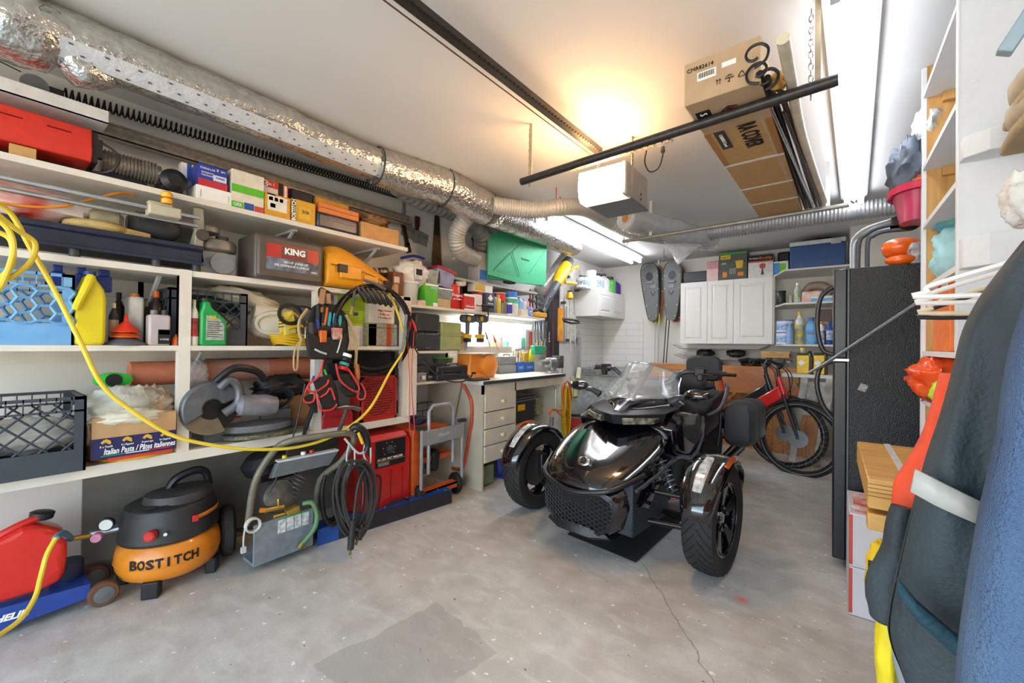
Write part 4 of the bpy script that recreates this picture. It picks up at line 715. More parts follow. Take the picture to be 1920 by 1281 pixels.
for a,c in (((650,855),(664,875)),((682,845),(694,870))):
    part(B().tube([P2(a[0]+4,a[1]-20,-2.24),P2(a[0],a[1],-2.22),P2(a[0]+2,a[1]+14,-2.19),P2(c[0],c[1],-2.17),P2(c[0]+1,c[1]-30,-2.16)],.005,6,sm=4),'hook',LG,t,w=True)
part(B().tube([P2(646,822,-2.26),P2(672,850,-2.22),P2(690,842,-2.2)],.007,6,sm=4),'hook_arm',LG,t,w=True)
# high pressure hose coil hanging on the washer hooks
b=B(); HS=M('#353331',.35,var=.1)
for j in range(9):
    k=j-4; pts=[]
    cx_p=664+k*1.5; rx=30+ (j%3)*5 - (8 if j>6 else 0)+k*.7; top=862+ (j%4)*3; bot=985+((j*37)%26)
    for i in range(20):
        a=2*math.pi*i/20; py=(top+bot)/2-(bot-top)/2*math.cos(a); px=cx_p+rx*math.sin(a)*(.75+.25*math.cos(a*.5)**2)+ (k*1.2)
        pts.append(PX(px,py,-2.19+.012*k*.8+.01*math.sin(a*2+j)))
    b.tube(pts,.0078,7,closed=True)
b.tube(pxs([(690,868,-2.17),(672,905,-2.15),(664,960,-2.15),(661,985,-2.15)]),.008,7,sm=5)
t=thing('pressure_hose','long dark pressure hose coiled over hooks in front of the red welder','hose',PX(664,990,-2.19)); part(b,'coil',HS,t,w=True)
part(B().tube([PX(662,975,-2.15),PX(659,1010,-2.15)],.015,10).tube([PX(659,1009,-2.15),PX(657,1030,-2.15)],[.02,.022,.018],10).tube([PX(679,985,-2.16),PX(672,1012,-2.16)],[.013,.02],10),'grip_collar',M('#2a2825',.6,bump=.3),t,w=True,); part(B().tube([PX(657,1029,-2.15),PX(656,1041,-2.15)],.008,8).tube([PX(671,1011,-2.16),PX(667,1022,-2.16)],.008,8),'brass_fitting',M('#8c7a44',.35,metal=.6),t,w=True)
b=B()
for j in range(6): b.tube([PX(618+ (16+2*(j%3))*math.sin(2*math.pi*i/16)+j,925-55*math.cos(2*math.pi*i/16)+(j*5)%9,-2.52+.02*j) for i in range(16)],.009,6,closed=True)
single(b,'black_hose_coil',M('#1c1b1a',.45),'black rubber hose coil between the pressure washer and the red welder','hose')
# welder
wl=PX(640,900,-2.62); wr=PX(748,900,-2.45)
t=thing('arc_welder','bright red arc welder cabinet with a black dial panel on its face','welder',(-2.56,1.78,0)); WR=M('#c41d18',.35,coat=.3,var=.06)
ya,yc2=1.60,2.0; xf_=-2.44; hz=.60
part(B().loft([[(xf_-.32,y,.02),(xf_,y,.02),(xf_+.0,y,.08),(xf_-.012,y,.085),(xf_-.012,y,hz-.03),(xf_-.05,y,hz),(xf_-.32,y,hz)] for y in (ya,yc2-.04)]+[[(xf_-.32,yc2,.02),(xf_-.02,yc2,.02),(xf_-.02,yc2,.08),(xf_-.03,yc2,.085),(xf_-.03,yc2,hz-.08),(xf_-.07,yc2,hz-.04),(xf_-.32,yc2,hz-.04)]]),'cabinet',WR,t,w=True,bev=.012)
part(B().box((xf_-.011,ya+.09,hz-.22),(xf_-.006,yc2-.06,hz-.035)),'control_panel',BK,t,w=True,bev=.002)
q=Vector((xf_-.005,ya+.2,hz-.1)); part(B().lathe([(.03,0),(.026,.02),(.012,.03)],q,ax=(1,0,0),n=18).ob(q+Vector((.025,0,0)),(.012,.05,.012),(.5,0,0)),'dial_knob',DG,t,w=True)
for i in range(11): a=R(-40+i*26); part(B().box(q+Vector((0,.05*math.cos(a)-.004,.05*math.sin(a)-.002)),q+Vector((.0008,.05*math.cos(a)+.004,.05*math.sin(a)+.002))),'dial_mark',RD if i%2 else WT,t,w=True)
text('AC-225 ARC WELDER',.022,TXW,t,(xf_-.004,ya+.21,hz-.165),(0,1,0),(0,0,1)); part(B().box((xf_-.0058,ya+.1,hz-.18),(xf_-.005,yc2-.07,hz-.177)),'panel_line',M('#d9863a',.5),t,w=True); part(B().box((xf_-.0058,ya+.11,hz-.21),(xf_-.005,ya+.2,hz-.186)),'spec_plate',GR,t,w=True)
for y in (ya+.22,ya+.32): part(B().box((xf_-.0125,y,.12),(xf_-.009,y+.004,hz-.25)),'panel_groove',M('#8d1512',.5),t,w=True)
part(B().lathe([(.016,0),(.016,.006)],(xf_-.011,ya+.045,hz-.1),ax=(1,0,0),n=14).lathe([(.016,0),(.016,.006)],(xf_-.011,ya+.045,hz-.17),ax=(1,0,0),n=14),'socket',DG,t,w=True)
part(B().tube([(xf_-.01,ya+.1,hz-.26),(xf_+.01,ya+.12,hz-.28),(xf_+.01,ya+.12,hz-.38),(xf_,ya+.1,hz-.5),(xf_,ya+.0,hz-.53)],.007,6,sm=4),'welding_lead',BK,t,w=True)
t=thing('spray_gun','black curved trigger handle with a yellow tag hanging over the washer frame','tool handle',PX(675,815,-2.2)); part(B().tube(pxs([(658,806,-2.22),(668,800,-2.2),(684,812,-2.19),(690,835,-2.19),(686,848,-2.19)]),[.016,.024,.02,.015],10,sm=5),'handle',BK,t,w=True); part(B().tube(pxs([(672,812,-2.17),(680,832,-2.17)]),.009,6),'yellow_tag',M('#d9c23a',.5),t,w=True)
# blue steel beam with a black face
A=Vector((-2.464,1.303,0)); Bq=Vector((-2.33,2.3,0)); d=(Bq-A); L_=d.length; an=math.atan2(d.y,d.x)
t=thing('steel_beam','long blue painted steel channel with a scuffed black face lying on the floor','steel beam',A,an); BM=M('#1f4f9e',.4,var=.25,sc=15)
part(B().box((0,0,.0),(L_,.004,.105)).box((0,.0,.1),(L_,.045,.105)).box((0,.055,.1),(L_,.12,.105)).box((0,.116,0),(L_,.12,.105)),'channel',BM,t); part(B().box((.13,-.002,.004),(L_-.0,0,.1)),'black_face',M('#26262a',.5,var=.4,sc=25),t)
for f_ in (.08,.12,.2,.45,.5,.62,.66,.92,.95): part(B().lathe([(.009,0),(.009,.006),(.005,.009)],(L_*f_,.025 if int(f_*100)%2 else .08,.105),n=8),'bolt',CH,t)
part(B().tube([(L_*.46,.03,.108),(L_*.5,.03,.13),(L_*.6,.03,.13),(L_*.64,.03,.108)],.007,6,sm=4),'cable_handle',BK,t)
# table saw standing on end on its cart
t=thing('table_saw','orange and grey folding table saw standing on end with wheels beside the workbench','table saw',(-2.68,2.45,0)); OT=M('#cf5a1d',.45,var=.15); AL=M('#a9adb0',.35,metal=.35)
xs_=-2.42; yl_,yr_=PX(790,850,xs_).y,PX(866,850,xs_).y; zt_=PX(800,808,xs_).z
for y in (yl_,yr_): part(B().tube([(xs_,y,.1),(xs_,y,zt_+.02)],.013,8),'stand_leg',AL,t,w=True)
part(B().box((xs_-.01,yl_,zt_-.11),(xs_+.012,yr_,zt_)),'front_rail',AL,t,w=True,bev=.003); text('RIDGID',.035,LG,t,(xs_+.0135,(yl_+yr_)/2,zt_-.05),(0,1,0),(0,0,1))
ym1,ym2=yl_+(yr_-yl_)*.2,yl_+(yr_-yl_)*.8; part(B().tube([(xs_-.02,ym1,.24),(xs_-.02,ym1,zt_+.14),(xs_-.02,ym1+.04,zt_+.18),(xs_-.02,ym2-.04,zt_+.18),(xs_-.02,ym2,zt_+.14),(xs_-.02,ym2,.28)],.015,10),'handle_tube',AL,t,w=True)
part(B().box((-2.86,yl_-.05,.08),(-2.46,yl_+.02,zt_+.01)),'saw_body_side',OT,t,w=True,bev=.01); part(B().lathe([(.0,0),(.16,0),(.17,.01),(.12,.02),(0,.02)],(-2.66,yl_-.05,.36),ax=(0,-1,0),n=32),'side_disc',M('#3a3431',.5),t,w=True)
part(B().box((-2.86,yl_+.02,.1),(-2.8,yr_,zt_)),'saw_table',M('#8e9294',.4,metal=.3),t,w=True); part(B().box((-2.8,yl_+.03,.3),(-2.52,yr_-.02,.34)),'cross_member',OT,t,w=True); part(B().box((-2.78,yl_+.03,zt_-.03),(-2.5,yr_-.1,zt_)),'cross_member',OT,t,w=True)
part(B().lathe([(.045,0),(.055,.02),(.055,.14),(.03,.17)],(-2.55,(yl_+yr_)/2,.22),ax=(0,.15,1),n=18),'motor',BK,t,w=True); part(B().tube([(-2.53,yl_+.03,.43),(-2.5,yr_-.02,.45)],.02,8),'rip_fence',M('#6f7c94',.3,metal=.4),t,w=True)
part(B().box((-2.5,yl_+.04,.10),(-2.42,yr_-.04,.115)).box((-2.43,yl_+.04,.07),(-2.42,yr_-.04,.115)),'foot_plate',M('#e0642a',.45),t,w=True)
for y in (yl_+.0,yr_-.02):
    q=part(B().lathe([(.03,-.022),(.075,-.022),(.085,-.012),(.085,.012),(.075,.022),(.03,.022)],(-2.47,y,.085),ax=(.2,1,0),n=26),'wheel',RB,t,w=True); part(B().lathe([(.0,-.018),(.04,-.018),(.04,.018),(0,.018)],(-2.47,y,.085),ax=(.2,1,0),n=14),'hub',GR,q,w=True)
for y in (yl_,yr_): part(B().ob((xs_+.0,y,.1),(.04,.06,.06)),'leg_pad',M('#55585a',.5,h2='#1a1a1a',sc=50),t,w=True,bev=.006)
for y in (yl_,yr_): part(B().box((xs_-.02,y-.04,zt_+.015),(xs_+.02,y+.03,zt_+.04)),'top_bracket',DG,t,w=True)
# grey panel with dark grid lines behind the saw
single(B().box((-2.95,PX(748,740,-2.95).y,.45),(-2.93,PX(845,740,-2.95).y,PX(800,754,-2.93).z)),'grid_panel',tile('#8f979d','#2f3235',1,.12,.07),'grey panel ruled with a dark grid standing behind the table saw','panel')
single(blob(B(),(-2.55,yl_+.08,zt_+.06),(.05,.07,.035),.2,3,5),'baseball_hat',M('#1e1f3a',.7),'dark blue cloth hat lying on top of the table saw','hat',ang=80)
# post at the shelf end with clamps and pink cord
single(B().box((-2.52,PX(765,700,-2.5).y,.7),(-2.49,PX(780,700,-2.5).y,1.2)),'upright_post',m_shelf,'narrow white upright post between the shelving and the table saw','post')
# ================= hanging tool bags and hose coil in front of the shelf posts
t=thing('tool_bag','black canvas tool bag full of screwdrivers and pliers hanging from the shelf edge','tool bag',PX(612,676,-2.38)); BC=M('#211f1f',.75,var=.2,bump=.3,bsc=60)
def pp(px,py,d=0): return PX(px,py,-2.40+d)
def panelb(lst,th_): 
    return B().loft([[pp(a,b_,th_) for a,b_ in lst],[pp(a,b_,0) for a,b_ in lst]])
part(panelb([(585,575),(600,568),(632,572),(650,590),(655,640),(648,672),(578,672),(572,640),(578,600)],-.04),'back_panel',BC,t,w=True,bev=.01)
part(panelb([(573,622),(600,632),(630,632),(652,622),(650,655),(646,674),(578,674),(575,655)],.045),'front_pocket',BC,t,w=True,bev=.014); part(panelb([(582,600),(600,612),(648,600),(650,632),(580,632)],.02),'upper_pocket',BC,t,w=True,bev=.01)
part(B().tube([pp(590,655,.047),pp(600,660,.05),pp(612,664,.047)],.006,5).tube([pp(634,626,.03),pp(640,634,.05),pp(636,650,.048),pp(632,662,.048)],.005,5),'silver_trim',LG,t,w=True)
part(B().tube([pp(603,572,.0),pp(598,550,0),pp(602,541,0),pp(612,546,0),pp(620,552,0),pp(618,572,0)],.008,6,sm=3),'hanging_loop',M('#3a2a20',.7),t,w=True); part(B().ob(pp(604,556,.01),(.01,.03,.09),(-.15,0,0)).ob(pp(616,560,.01),(.01,.025,.06),(.1,0,0)),'leather_tab',M('#a9805a',.6),t,w=True)
part(B().tube([pp(576,580,-.02),pp(562,600,.01),pp(560,620,.02),pp(566,640,.03)],.009,5,sm=3),'tan_strap',M('#b29a72',.8),t,w=True); part(B().tube([pp(648,590),pp(660,615,.02),pp(668,650,.03),pp(666,690,.03)],.009,5,sm=4),'tan_strap',M('#b29a72',.8),t,w=True); part(B().tube([pp(562,640,.03),pp(552,660,.04),pp(551,690,.04),pp(557,692,.04),pp(559,660,.04),pp(564,640,.04)],.005,5,sm=3),'tan_strap',M('#b29a72',.8),t,w=True)
tools=[(596,572,596,605,'#2b2b30','black handled screwdriver'),(607,573,604,606,'#222024','dark handled screwdriver in the back row'),(613,577,608,610,'#c96a1e','amber handled screwdriver'),(604,576,603,586,'#a2601e','short amber handled screwdriver'),(619,586,616,612,'#3a9ab2','teal handled pliers'),(628,588,626,612,'#47a6bb','light teal handled cutters'),(638,592,636,612,'#4aa0ae','small teal handled tool'),(595,598,596,618,'#27408c','blue handled screwdriver'),(582,605,584,640,'#3c3c3e','grey cylindrical torch'),(566,598,573,612,'#2a2523','black curved grip')]
for i,(a,b_,c_,d_,h,lb) in enumerate(tools):
    tt=thing('hand_tool',lb+' in the black tool bag','hand tool',pp(c_,d_,.012),group=None); part(B().tube([pp(c_,d_,.012),pp((a+c_)/2,(b_+d_)/2,.014),pp(a,b_,.012)],[.009,.012,.013,.009] if i!=8 else [.018,.018],8),'handle',M(h,.35),tt,w=True); part(B().tube([pp(c_,d_,.012),pp(c_,d_+22,.012)],.004,6),'shaft',SI,tt,w=True)
for a,c_,t_,m,lb in ((599,611,621,M('#d2692a',.4),'orange and grey tape measure in the pocket of the black tool bag'),(623,640,616,M('#b4443c',.5,h2='#c9b9ae',sc=30),'red and pale tin in the pocket of the black tool bag')):
    q=pp((a+c_)/2,t_+10,.04); single(B().ob(q,(.03,abs(pp(c_,t_).y-pp(a,t_).y),.07)),'tape_measure' if m==M('#d2692a',.4) else 'small_tin',m,lb,'tape measure' if 'measure' in lb else 'tin',bev=.005)
t=thing('tape_rolls','stack of white, black, green and red tape rolls hanging under the tool bag','tape rolls',PX(650,685,-2.36))
for i,m in enumerate((WT,BK,M('#2d8f7c',.5),RD)): q=PX(651-i*2.2,664+i*8,-2.36); part(B().lathe([(.03,0),(.03,.019)],q,ax=(.0,-.35,-1),n=20),'roll',m,t,w=True)
# red trimmed pouches
t=thing('tool_pouch','black tool pouch belt with bright red trim hanging below the tool bag','tool pouch',PX(627,775,-2.36)); RT=M('#d03a36',.5)
def pouch(lst,rim,d,nm='pouch'):
    part(B().loft([[PX(a,b_,-2.40) for a,b_ in lst],[PX(a,b_,-2.40+d) for a,b_ in lst]]),nm,BC,t,w=True,bev=.015)
    part(B().tube([PX(a,b_,-2.395+d) for a,b_ in rim],.006,6,sm=3),'red_trim',RT,t,w=True)
pouch([(585,712),(620,700),(632,730),(637,765),(622,770),(605,768),(594,735)],[(606,675),(598,705),(580,720),(578,730),(590,735),(612,722),(616,712)],.055)
pouch([(568,745),(584,738),(592,740),(596,775),(590,775),(578,762)],[(579,722),(568,745),(575,755),(588,752),(590,735)],.045)
pouch([(634,700),(655,700),(672,728),(672,742),(650,746),(636,730)],[(630,682),(636,710),(650,725),(668,735),(673,725),(655,695),(648,688)],.055)
pouch([(672,730),(684,725),(686,745),(680,755),(668,750)],[(676,718),(685,735),(682,748),(672,748),(670,735)],.045)
part(B().tube([PX(596,740,-2.34),PX(600,768,-2.34),PX(622,768,-2.34),PX(632,758,-2.34)],.006,6,sm=3).tube([PX(600,745,-2.34),PX(612,738,-2.34),PX(620,728,-2.34),PX(628,750,-2.34)],.006,6,sm=3),'red_piping',RT,t,w=True)
part(B().box(PX(610,682,-2.44),PX(646,712,-2.42)),'belt',BC,t,w=True)
for a,b_,c_,d_,h,lb in ((608,693,616,715,'#35c04a','green handled cutter in the red trimmed pouch'),(603,703,607,722,'#b08a5a','tan handled tool in the red trimmed pouch'),(589,705,584,718,'#2b35b0','blue pen in the red trimmed pouch')):
    single(B().tube([PX(a,b_,-2.36),PX(c_,d_,-2.36)],[.007,.009,.006],8),'hand_tool',M(h,.35),lb,'hand tool')
t=thing('claw_hammer','claw hammer with a steel head hanging in the red trimmed pouch','hammer',PX(655,765,-2.33)); part(B().tube([PX(632,765,-2.33),PX(645,763,-2.33),PX(660,764,-2.33),PX(674,768,-2.33)],[.006,.013,.014,.017],10),'head',M('#7b7a78',.25,metal=.8),t,w=True); part(B().tube([PX(650,766,-2.34),PX(642,790,-2.36),PX(636,808,-2.38)],[.01,.013],8),'handle',M('#4c4640',.5),t,w=True)
t=thing('wood_handled_tool','file with an orange wooden handle standing in the right hand pouch','file',PX(670,715,-2.36)); part(B().tube([PX(669,683,-2.36),PX(670,698,-2.36),PX(671,712,-2.36)],[.013,.017,.013],10),'handle',M('#b8642c',.4),t,w=True); part(B().tube([PX(671,712,-2.36),PX(673,740,-2.36)],.006,6),'shank',GR,t,w=True)
# big black hose / airbrush coil
b=B(); random.seed(3)
for j in range(9):
    ox,oy=random.uniform(-5,5),random.uniform(-4,4); rx=72+random.uniform(-6,4); ry=78+random.uniform(-6,6)
    b.tube([PX(697+ox+rx*math.cos(a),618+oy-ry*math.sin(a)*(1.02 if math.sin(a)>0 else 1.0),-2.43+.012*math.sin(a*2+j)+.006*j) for a in [i*2*math.pi/36 for i in range(36)]],.0062,6,closed=True)
t=thing('hose_coil','large coil of black hoses and leads with black handles hanging from the shelf','hose coil',PX(697,700,-2.43)); part(b,'coil',M('#1d1b1a',.35),t,w=True)
part(B().tube([PX(682,525,-2.37),PX(700,530,-2.36),PX(722,543,-2.36)],.011,8),'hanger_bar',M('#77787a',.3,metal=.6),t,w=True)
for k in range(6): a=668+k*10; part(B().tube([PX(a,536+k*2,-2.36),PX(a+8,550+k*2,-2.35),PX(a+16,566+k*2,-2.36)],[.008,.012,.008],8),'black_clip',BK,t,w=True)
part(B().tube([PX(665,545,-2.35),PX(661,575,-2.35)],.009,8),'ribbed_neck',M('#4a4a4a',.4,bump=.5),t,w=True); part(B().tube([PX(661,575,-2.35),PX(658,590,-2.35)],.008,8),'brass_tip',M('#b9955a',.35,metal=.6),t,w=True)
part(B().tube([PX(762,590,-2.37),PX(757,640,-2.37),PX(748,690,-2.38)],.01,8),'grey_sleeve',GR,t,w=True)
t=thing('battery_clamps','pink red battery clamp cable dangling at the end of the shelving','cable',PX(765,800,-2.38)); part(B().tube(pxs([(770,585,-2.4),(765,640,-2.39),(768,720,-2.38),(768,800,-2.38),(773,818,-2.38),(777,800,-2.38),(772,720,-2.38),(776,620,-2.39)]),.0035,5,sm=5),'cord',PNK,t,w=True); part(B().tube(pxs([(771,598,-2.38),(768,612,-2.38),(766,622,-2.38)]),[.006,.01,.008],6).tube(pxs([(771,598,-2.38),(777,612,-2.38),(780,622,-2.38)]),[.006,.01,.008],6),'clamp',RD,t,w=True)
single(B().tube(pxs([(776,650,-2.37),(795,680,-2.36),(815,700,-2.35),(840,714,-2.34),(865,716,-2.34),(882,708,-2.35),(886,698,-2.36)]),.006,7,sm=6),'black_cable',M('#2e2d2b',.35),'black cable hanging in a slack loop from the shelf end to the workbench','cable')
# ================= workbench
XB=-2.31; y0=PX(905,800,XB).y; y1=PX(1055,760,XB).y; zb=.93; yd=PX(965,780,XB).y
t=thing('workbench','cream painted workbench with four drawers and a grey-edged top against the left wall','workbench',(-2.65,(y0+y1)/2,0)); BP=M('#d3cdbd',.55,var=.1,sc=7)
part(B().box((XL+.002,y0-.02,zb-.035),(XB+.02,y1+.01,zb)),'bench_top',M('#cfccc4',.5,var=.1,sc=6),t,w=True,bev=.002); part(B().box((XB+.018,y0-.02,zb-.03),(XB+.026,y1+.01,zb-.002)),'edge_strip',M('#54565a',.4,metal=.4),t,w=True)
part(B().box((XB-.02,y0,zb-.115),(XB,y1,zb-.036)),'apron',BP,t,w=True); part(B().box((XL+.003,y0,0),(XB,y0+.018,zb-.036)),'side_panel',M('#c4bba8',.6,var=.15,sc=5),t,w=True); part(B().box((XL+.2,yd,0),(XB,yd+.018,zb-.036)),'divider_panel',BP,t,w=True)
part(B().box((XB-.03,y1-.035,0),(XB,y1,zb-.115)).box((XL+.01,y1-.02,0),(XB-.03,y1,zb-.115)),'end_leg',BP,t,w=True)
dz=[(736,768),(770,799),(801,829),(831,860)]; 
for a,c in dz:
    za,zc_=PX(935,a,XB).z,PX(935,c,XB).z; q=part(B().box((XB-.3,y0+.02,zc_),(XB+.012,yd-.002,za)),'drawer',BP,t,w=True,bev=.003)
    part(B().lathe([(.008,0),(.009,.012),(.018,.02),(.018,.028),(.008,.034)],(XB+.012,(y0+yd)/2+.01,(za+zc_)/2),ax=(1,0,0),n=16),'knob',M('#e3dcb8',.3),q,w=True)
part(B().box((XL+.1,y0+.018,.0),(XB-.35,yd,.015)).box((XB-.4,y0+.018,.0),(XB-.38,yd,.3)),'cubby_back',M('#a8723c',.6),t,w=True)
part(B().box((XL+.01,yd+.02,.44),(XB-.3,y1-.04,.46)),'lower_shelf',M('#5b5148',.7),t,w=True)
carton('ammo_box','olive green metal box in the open bay under the bench drawers','metal box',(0,902,926,873,.016,XB-.06),M('#6f7c5c',.5,var=.2),.15)
single(B().ob((XB-.12,PX(942,895,XB-.1).y,.115),(.02,.13,.19),(.25,.1,.1)).ob((XB-.08,PX(945,905,XB-.1).y,.012),(.14,.1,.02)),'blue_bracket',M('#2b3a9c',.4),'dark blue metal bracket leaning in the open bay under the drawers','bracket')
# recess shelves between shelving and bench
zs1=PX(830,658,-2.6).z; zs2=PX(800,716,-2.6).z; ya=ye+.01
single(B().box((XL+.003,ya,zs1-.02),(-2.6,y0-.02,zs1)),'recess_shelf',m_shelf,'white shelf holding the black and the green tool cases','shelf'); single(B().box((XL+.003,ya,zs2-.02),(-2.6,y0-.02,zs2)),'recess_shelf',m_shelf,'white shelf under the black case with the green lidded tub','shelf')
single(B().box((XL+.003,y0-.03,zb),(-2.72,y0-.012,zs1-.02)).box((-2.74,y0-.03,zs1-.1),(-2.72,y0-.012,zs1-.02)),'divider_board',m_shelf,'white vertical divider board at the left end of the bench top','board')
def case(name,label,P,mat,dep,seam=.5,latches=(.5,),bevel=.012,hnd=True,grp=None):
    t,w,h=TH_(name,label,'case',P,grp); part(B().box((-w/2,0,0),(w/2,dep,h*seam-.002)),'base',mat,t,bev=bevel); ld_=part(B().box((-w/2,0,h*seam),(w/2,dep,h)),'lid',mat,t,bev=bevel)
    for l in latches: part(B().box((-w/2+w*l-.016,-.008,h*seam-.03),(-w/2+w*l+.016,0,h*seam+.025)),'latch',DG,ld_,bev=.002)
    if hnd: part(B().tube([(-.05,.03,h),(-.05,.03,h+.015),(.05,.03,h+.015),(.05,.03,h)],.006,6),'handle',DG,ld_)
    return t,w,h
t,w,h=case('black_tool_case','black studded toolbox with an angled lid on the recess shelf',(0,779,826,588,zs1,-2.62),M('#3f4043',.45,var=.15),.22,.5,(),.02,False)
for x,z in ((-.35,.56),(.4,.56),(-.35,.47),(-.22,.47),(.22,.47),(.4,.47),(-.05,.08),(.05,.08)): part(B().lathe([(.006,0),(.004,.003)],(w*x,-.001,h*z),ax=(0,-1,0),n=8),'rivet',CH,t)
t,w,h=case('green_tool_case','olive green plastic case beside the black studded toolbox',(0,828,866,605,zs1,-2.62),M('#93a06a',.45,h2='#b3b876',sc=6),.2,.56,(),.014,False); part(B().box((-w/2-.004,-.004,h*.53),(w/2+.004,.01,h*.58)),'rim',M('#a8b083',.4),t)
case('black_drill_case','wide black tool case on the lower recess shelf',(0,820,886,686,zs2,-2.56),M('#2e3134',.4),.22,.5,(.12,.7))
zq=zs2+place(0,820,886,686,zs2,-2.56)[3]
t,w,h=TH_('food_tub','round grey tub with a bright green lid on the wide black case','tub',(0,826,862,670,zq+.017,-2.66)); part(B().lathe([(w*.42,0),(w*.46,h*.8)],(0,w*.4,0),n=24,sy=.7),'tub',M('#5d6359',.3,alpha=.9),t); part(B().lathe([(w*.49,h*.78),(w*.5,h*.82),(w*.45,h)],(0,w*.4,0),n=24,sy=.7),'lid',M('#7bd12c',.4),t)
carton('parts_tray','dark grey parts tray with tools on the lower recess shelf','tray',(0,778,818,686,zs2+.05,-2.66),M('#4b4e52',.5),.15)
t,w,h=carton('radio','small silver radio with buttons on the lower recess shelf','radio',(0,774,800,700,zs2,-2.6),M('#9fa2a4',.4,metal=.3),.12,[(.1,.22,.3,.7,WT,'button'),(.4,.5,.3,.7,M('#8fa6d0',.4),'button'),(.52,.6,.3,.6,RD,'button'),(.68,.9,.3,.7,WT,'button')])
carton('charger','small dark battery charger beside the silver radio','charger',(0,802,818,703,zs2,-2.62),M('#46443f',.5),.1,[(.1,.9,.6,.75,LG)])
# upper shelves over the bench
XU=-2.56; zu=PX(900,584,XU).z; yu1=PX(1022,600,XU).y
single(B().box((XL+.003,ye+.002,zu-.022),(XU,yu1,zu)),'upper_shelf',m_shelf,'white shelf above the workbench crowded with cans and tubs','shelf',bev=.002)
zg=PX(925,533,-2.62).z; single(B().box((XL+.003,PX(835,500,-2.62).y,zg-.02),(-2.62,PX(1008,545,-2.62).y,zg)),'high_shelf',M('#a5a39e',.6),'short grey shelf under the green foam sheets','shelf')
F=XU-.015
def C(n,l,c,pl,pr,pt,mat,dep=.1,f=F,z=None,**k): return carton(n,l,c,(0,pl,pr,pt,zu if z is None else z,f),mat,dep,**k)
def Bo(n,l,pl,pr,pt,kind,mat,f=F,z=None,c='bottle',**k): k.setdefault('txt',None); return bottle(n,l,c,(0,pl,pr,pt,zu if z is None else z,f),kind,mat,**k)
C('brown_carton','tall brown carton at the end of the second shelf behind the amber case','box',737,757,510,M('#7a4a2c',.6),.12,z=Z2,f=-2.56,bands=[(.1,.5,.1,.5,M('#c9a888',.6)),(.1,.6,.55,.8,M('#d8c4b0',.6))])
t,w,h=TH_('coffee_roll','dark brown coffee tin lying on its side on the brown carton','tin',(0,706,738,500,Z2+.12,-2.6)); part(B().lathe([(.03,0),(.033,.0),(.033,.1),(.03,.1)],(-.05,.05,.05),ax=(1,0,.2),n=20),'tin',M('#4c2c20',.4),t); part(B().lathe([(.036,-.006),(.036,.006)],(-.05,.05,.05),ax=(1,0,.2),n=20),'rim',M('#cdb7a0',.5),t); text('Folic',.03,TXW,t,(.0,.012,.062),(1,0,.2),(0,0,1),w=False)
part(B().box((-w/2,.02,-.118),(w/2,.12,.01)),'tan_bag',M('#c0a183',.8),t,bev=.01)
Bo('white_tub','big white ice cream tub with a handle at the left end of the crowded shelf',757,795,528,'pail',M('#dcd8cc',.5,h2='#c5d3dc',sc=6),cap=WT,c='tub')
cloth('carrier_bag','white plastic carrier bag slumped on the white tub',(-2.66,PX(774,505,-2.66).y,zu+.25),(.08,.14,.1),61,M('#e6e2d8',.35),'plastic bag',fold=.4)
t,w,h=C('dark_label_packet','small packet with a dark label propped on the carrier bag','packet',779,793,504,M('#ded8d0',.5),.01,z=zu+.2,f=F+.01,bands=[(.1,.9,.4,.95,TXK),(.0,.5,0,.35,LG)])
Bo('pink_dish','small white and pink dish in front of the green container',787,808,560,'jar',M('#d9a79f',.5,h2='#e8e4dc'),f=F+.0,c='dish')
t,w,h=C('green_container','bright green container with a white lid on the crowded shelf','container',798,822,533,M('#3fae3a',.4,h2='#8bcf3c',sc=5),.11,bands=[(0,1,.92,1,WT,'lid'),(.6,.95,.02,.18,WT,'label'),(.4,.9,.8,.88,M('#8fc6de',.5),'label')]); 
C('glass_block','clear plastic block leaning on the green container lid','block',804,826,507,M('#b9bdb4',.25,alpha=.8,var=.3),.08,z=zu+h+.001,f=F-.02)
C('grey_bin','grey plastic bin high behind the carrier bag','bin',776,810,490,M('#5d6b78',.5),.12,z=Z2+.16,f=-2.8); single(B().tube([PX(752,484,-2.78),PX(775,480,-2.77),PX(795,485,-2.78)],.011,8,sm=4),'blue_scraper',M('#2a3fa0',.4),'blue plastic scraper lying across the grey bin','scraper')
C('beige_box','small beige box under the grey clear tub','box',821,845,561,M('#c9ac80',.7),.1)
zq=zu+place(0,821,845,561,zu,F)[3]; C('clear_tub','clear grey food tub on the small beige box','tub',823,848,541,M('#aab0b4',.3,alpha=.7,var=.3),.1,z=zq+.001,bands=[(-.04,1.04,.88,1,WT,'lid')])
t,w,h=C('storage_tote','clear tote with a red lid and blue contents leaning above the tubs','tote',818,850,503,M('#a9b0d0',.3,alpha=.85,var=.3,sc=12),.12,z=zq+.105,f=F-.02,bev=.008); part(B().box((-w*.54,-.01,h*.86),(w*.54,.13,h)),'lid',M('#b8323c',.4),t,bev=.004); t.rotation_euler=(0,R(10),R(90))
t,w,h=Bo('coffee_can','tall red plastic coffee can on the crowded shelf',845,870,533,'can',M('#cf2f28',.35)); text('Folgers',.035,TXW,t,(0,-.002,h*.55),(1,0,0),(0,0,1),w=False,wid=w*.75); part(B().lathe([(w*.51,h*.9),(w*.52,h*.93),(w*.51,h*.96)],(0,w/2,0),n=20),'rib',RD,t); text('100% COLOMBIAN',.014,TXW,t,(0,-.003,h*.4),(1,0,0),(0,0,1),w=False,wid=w*.6)
b=B(); q=PX(863,526,F-.05)
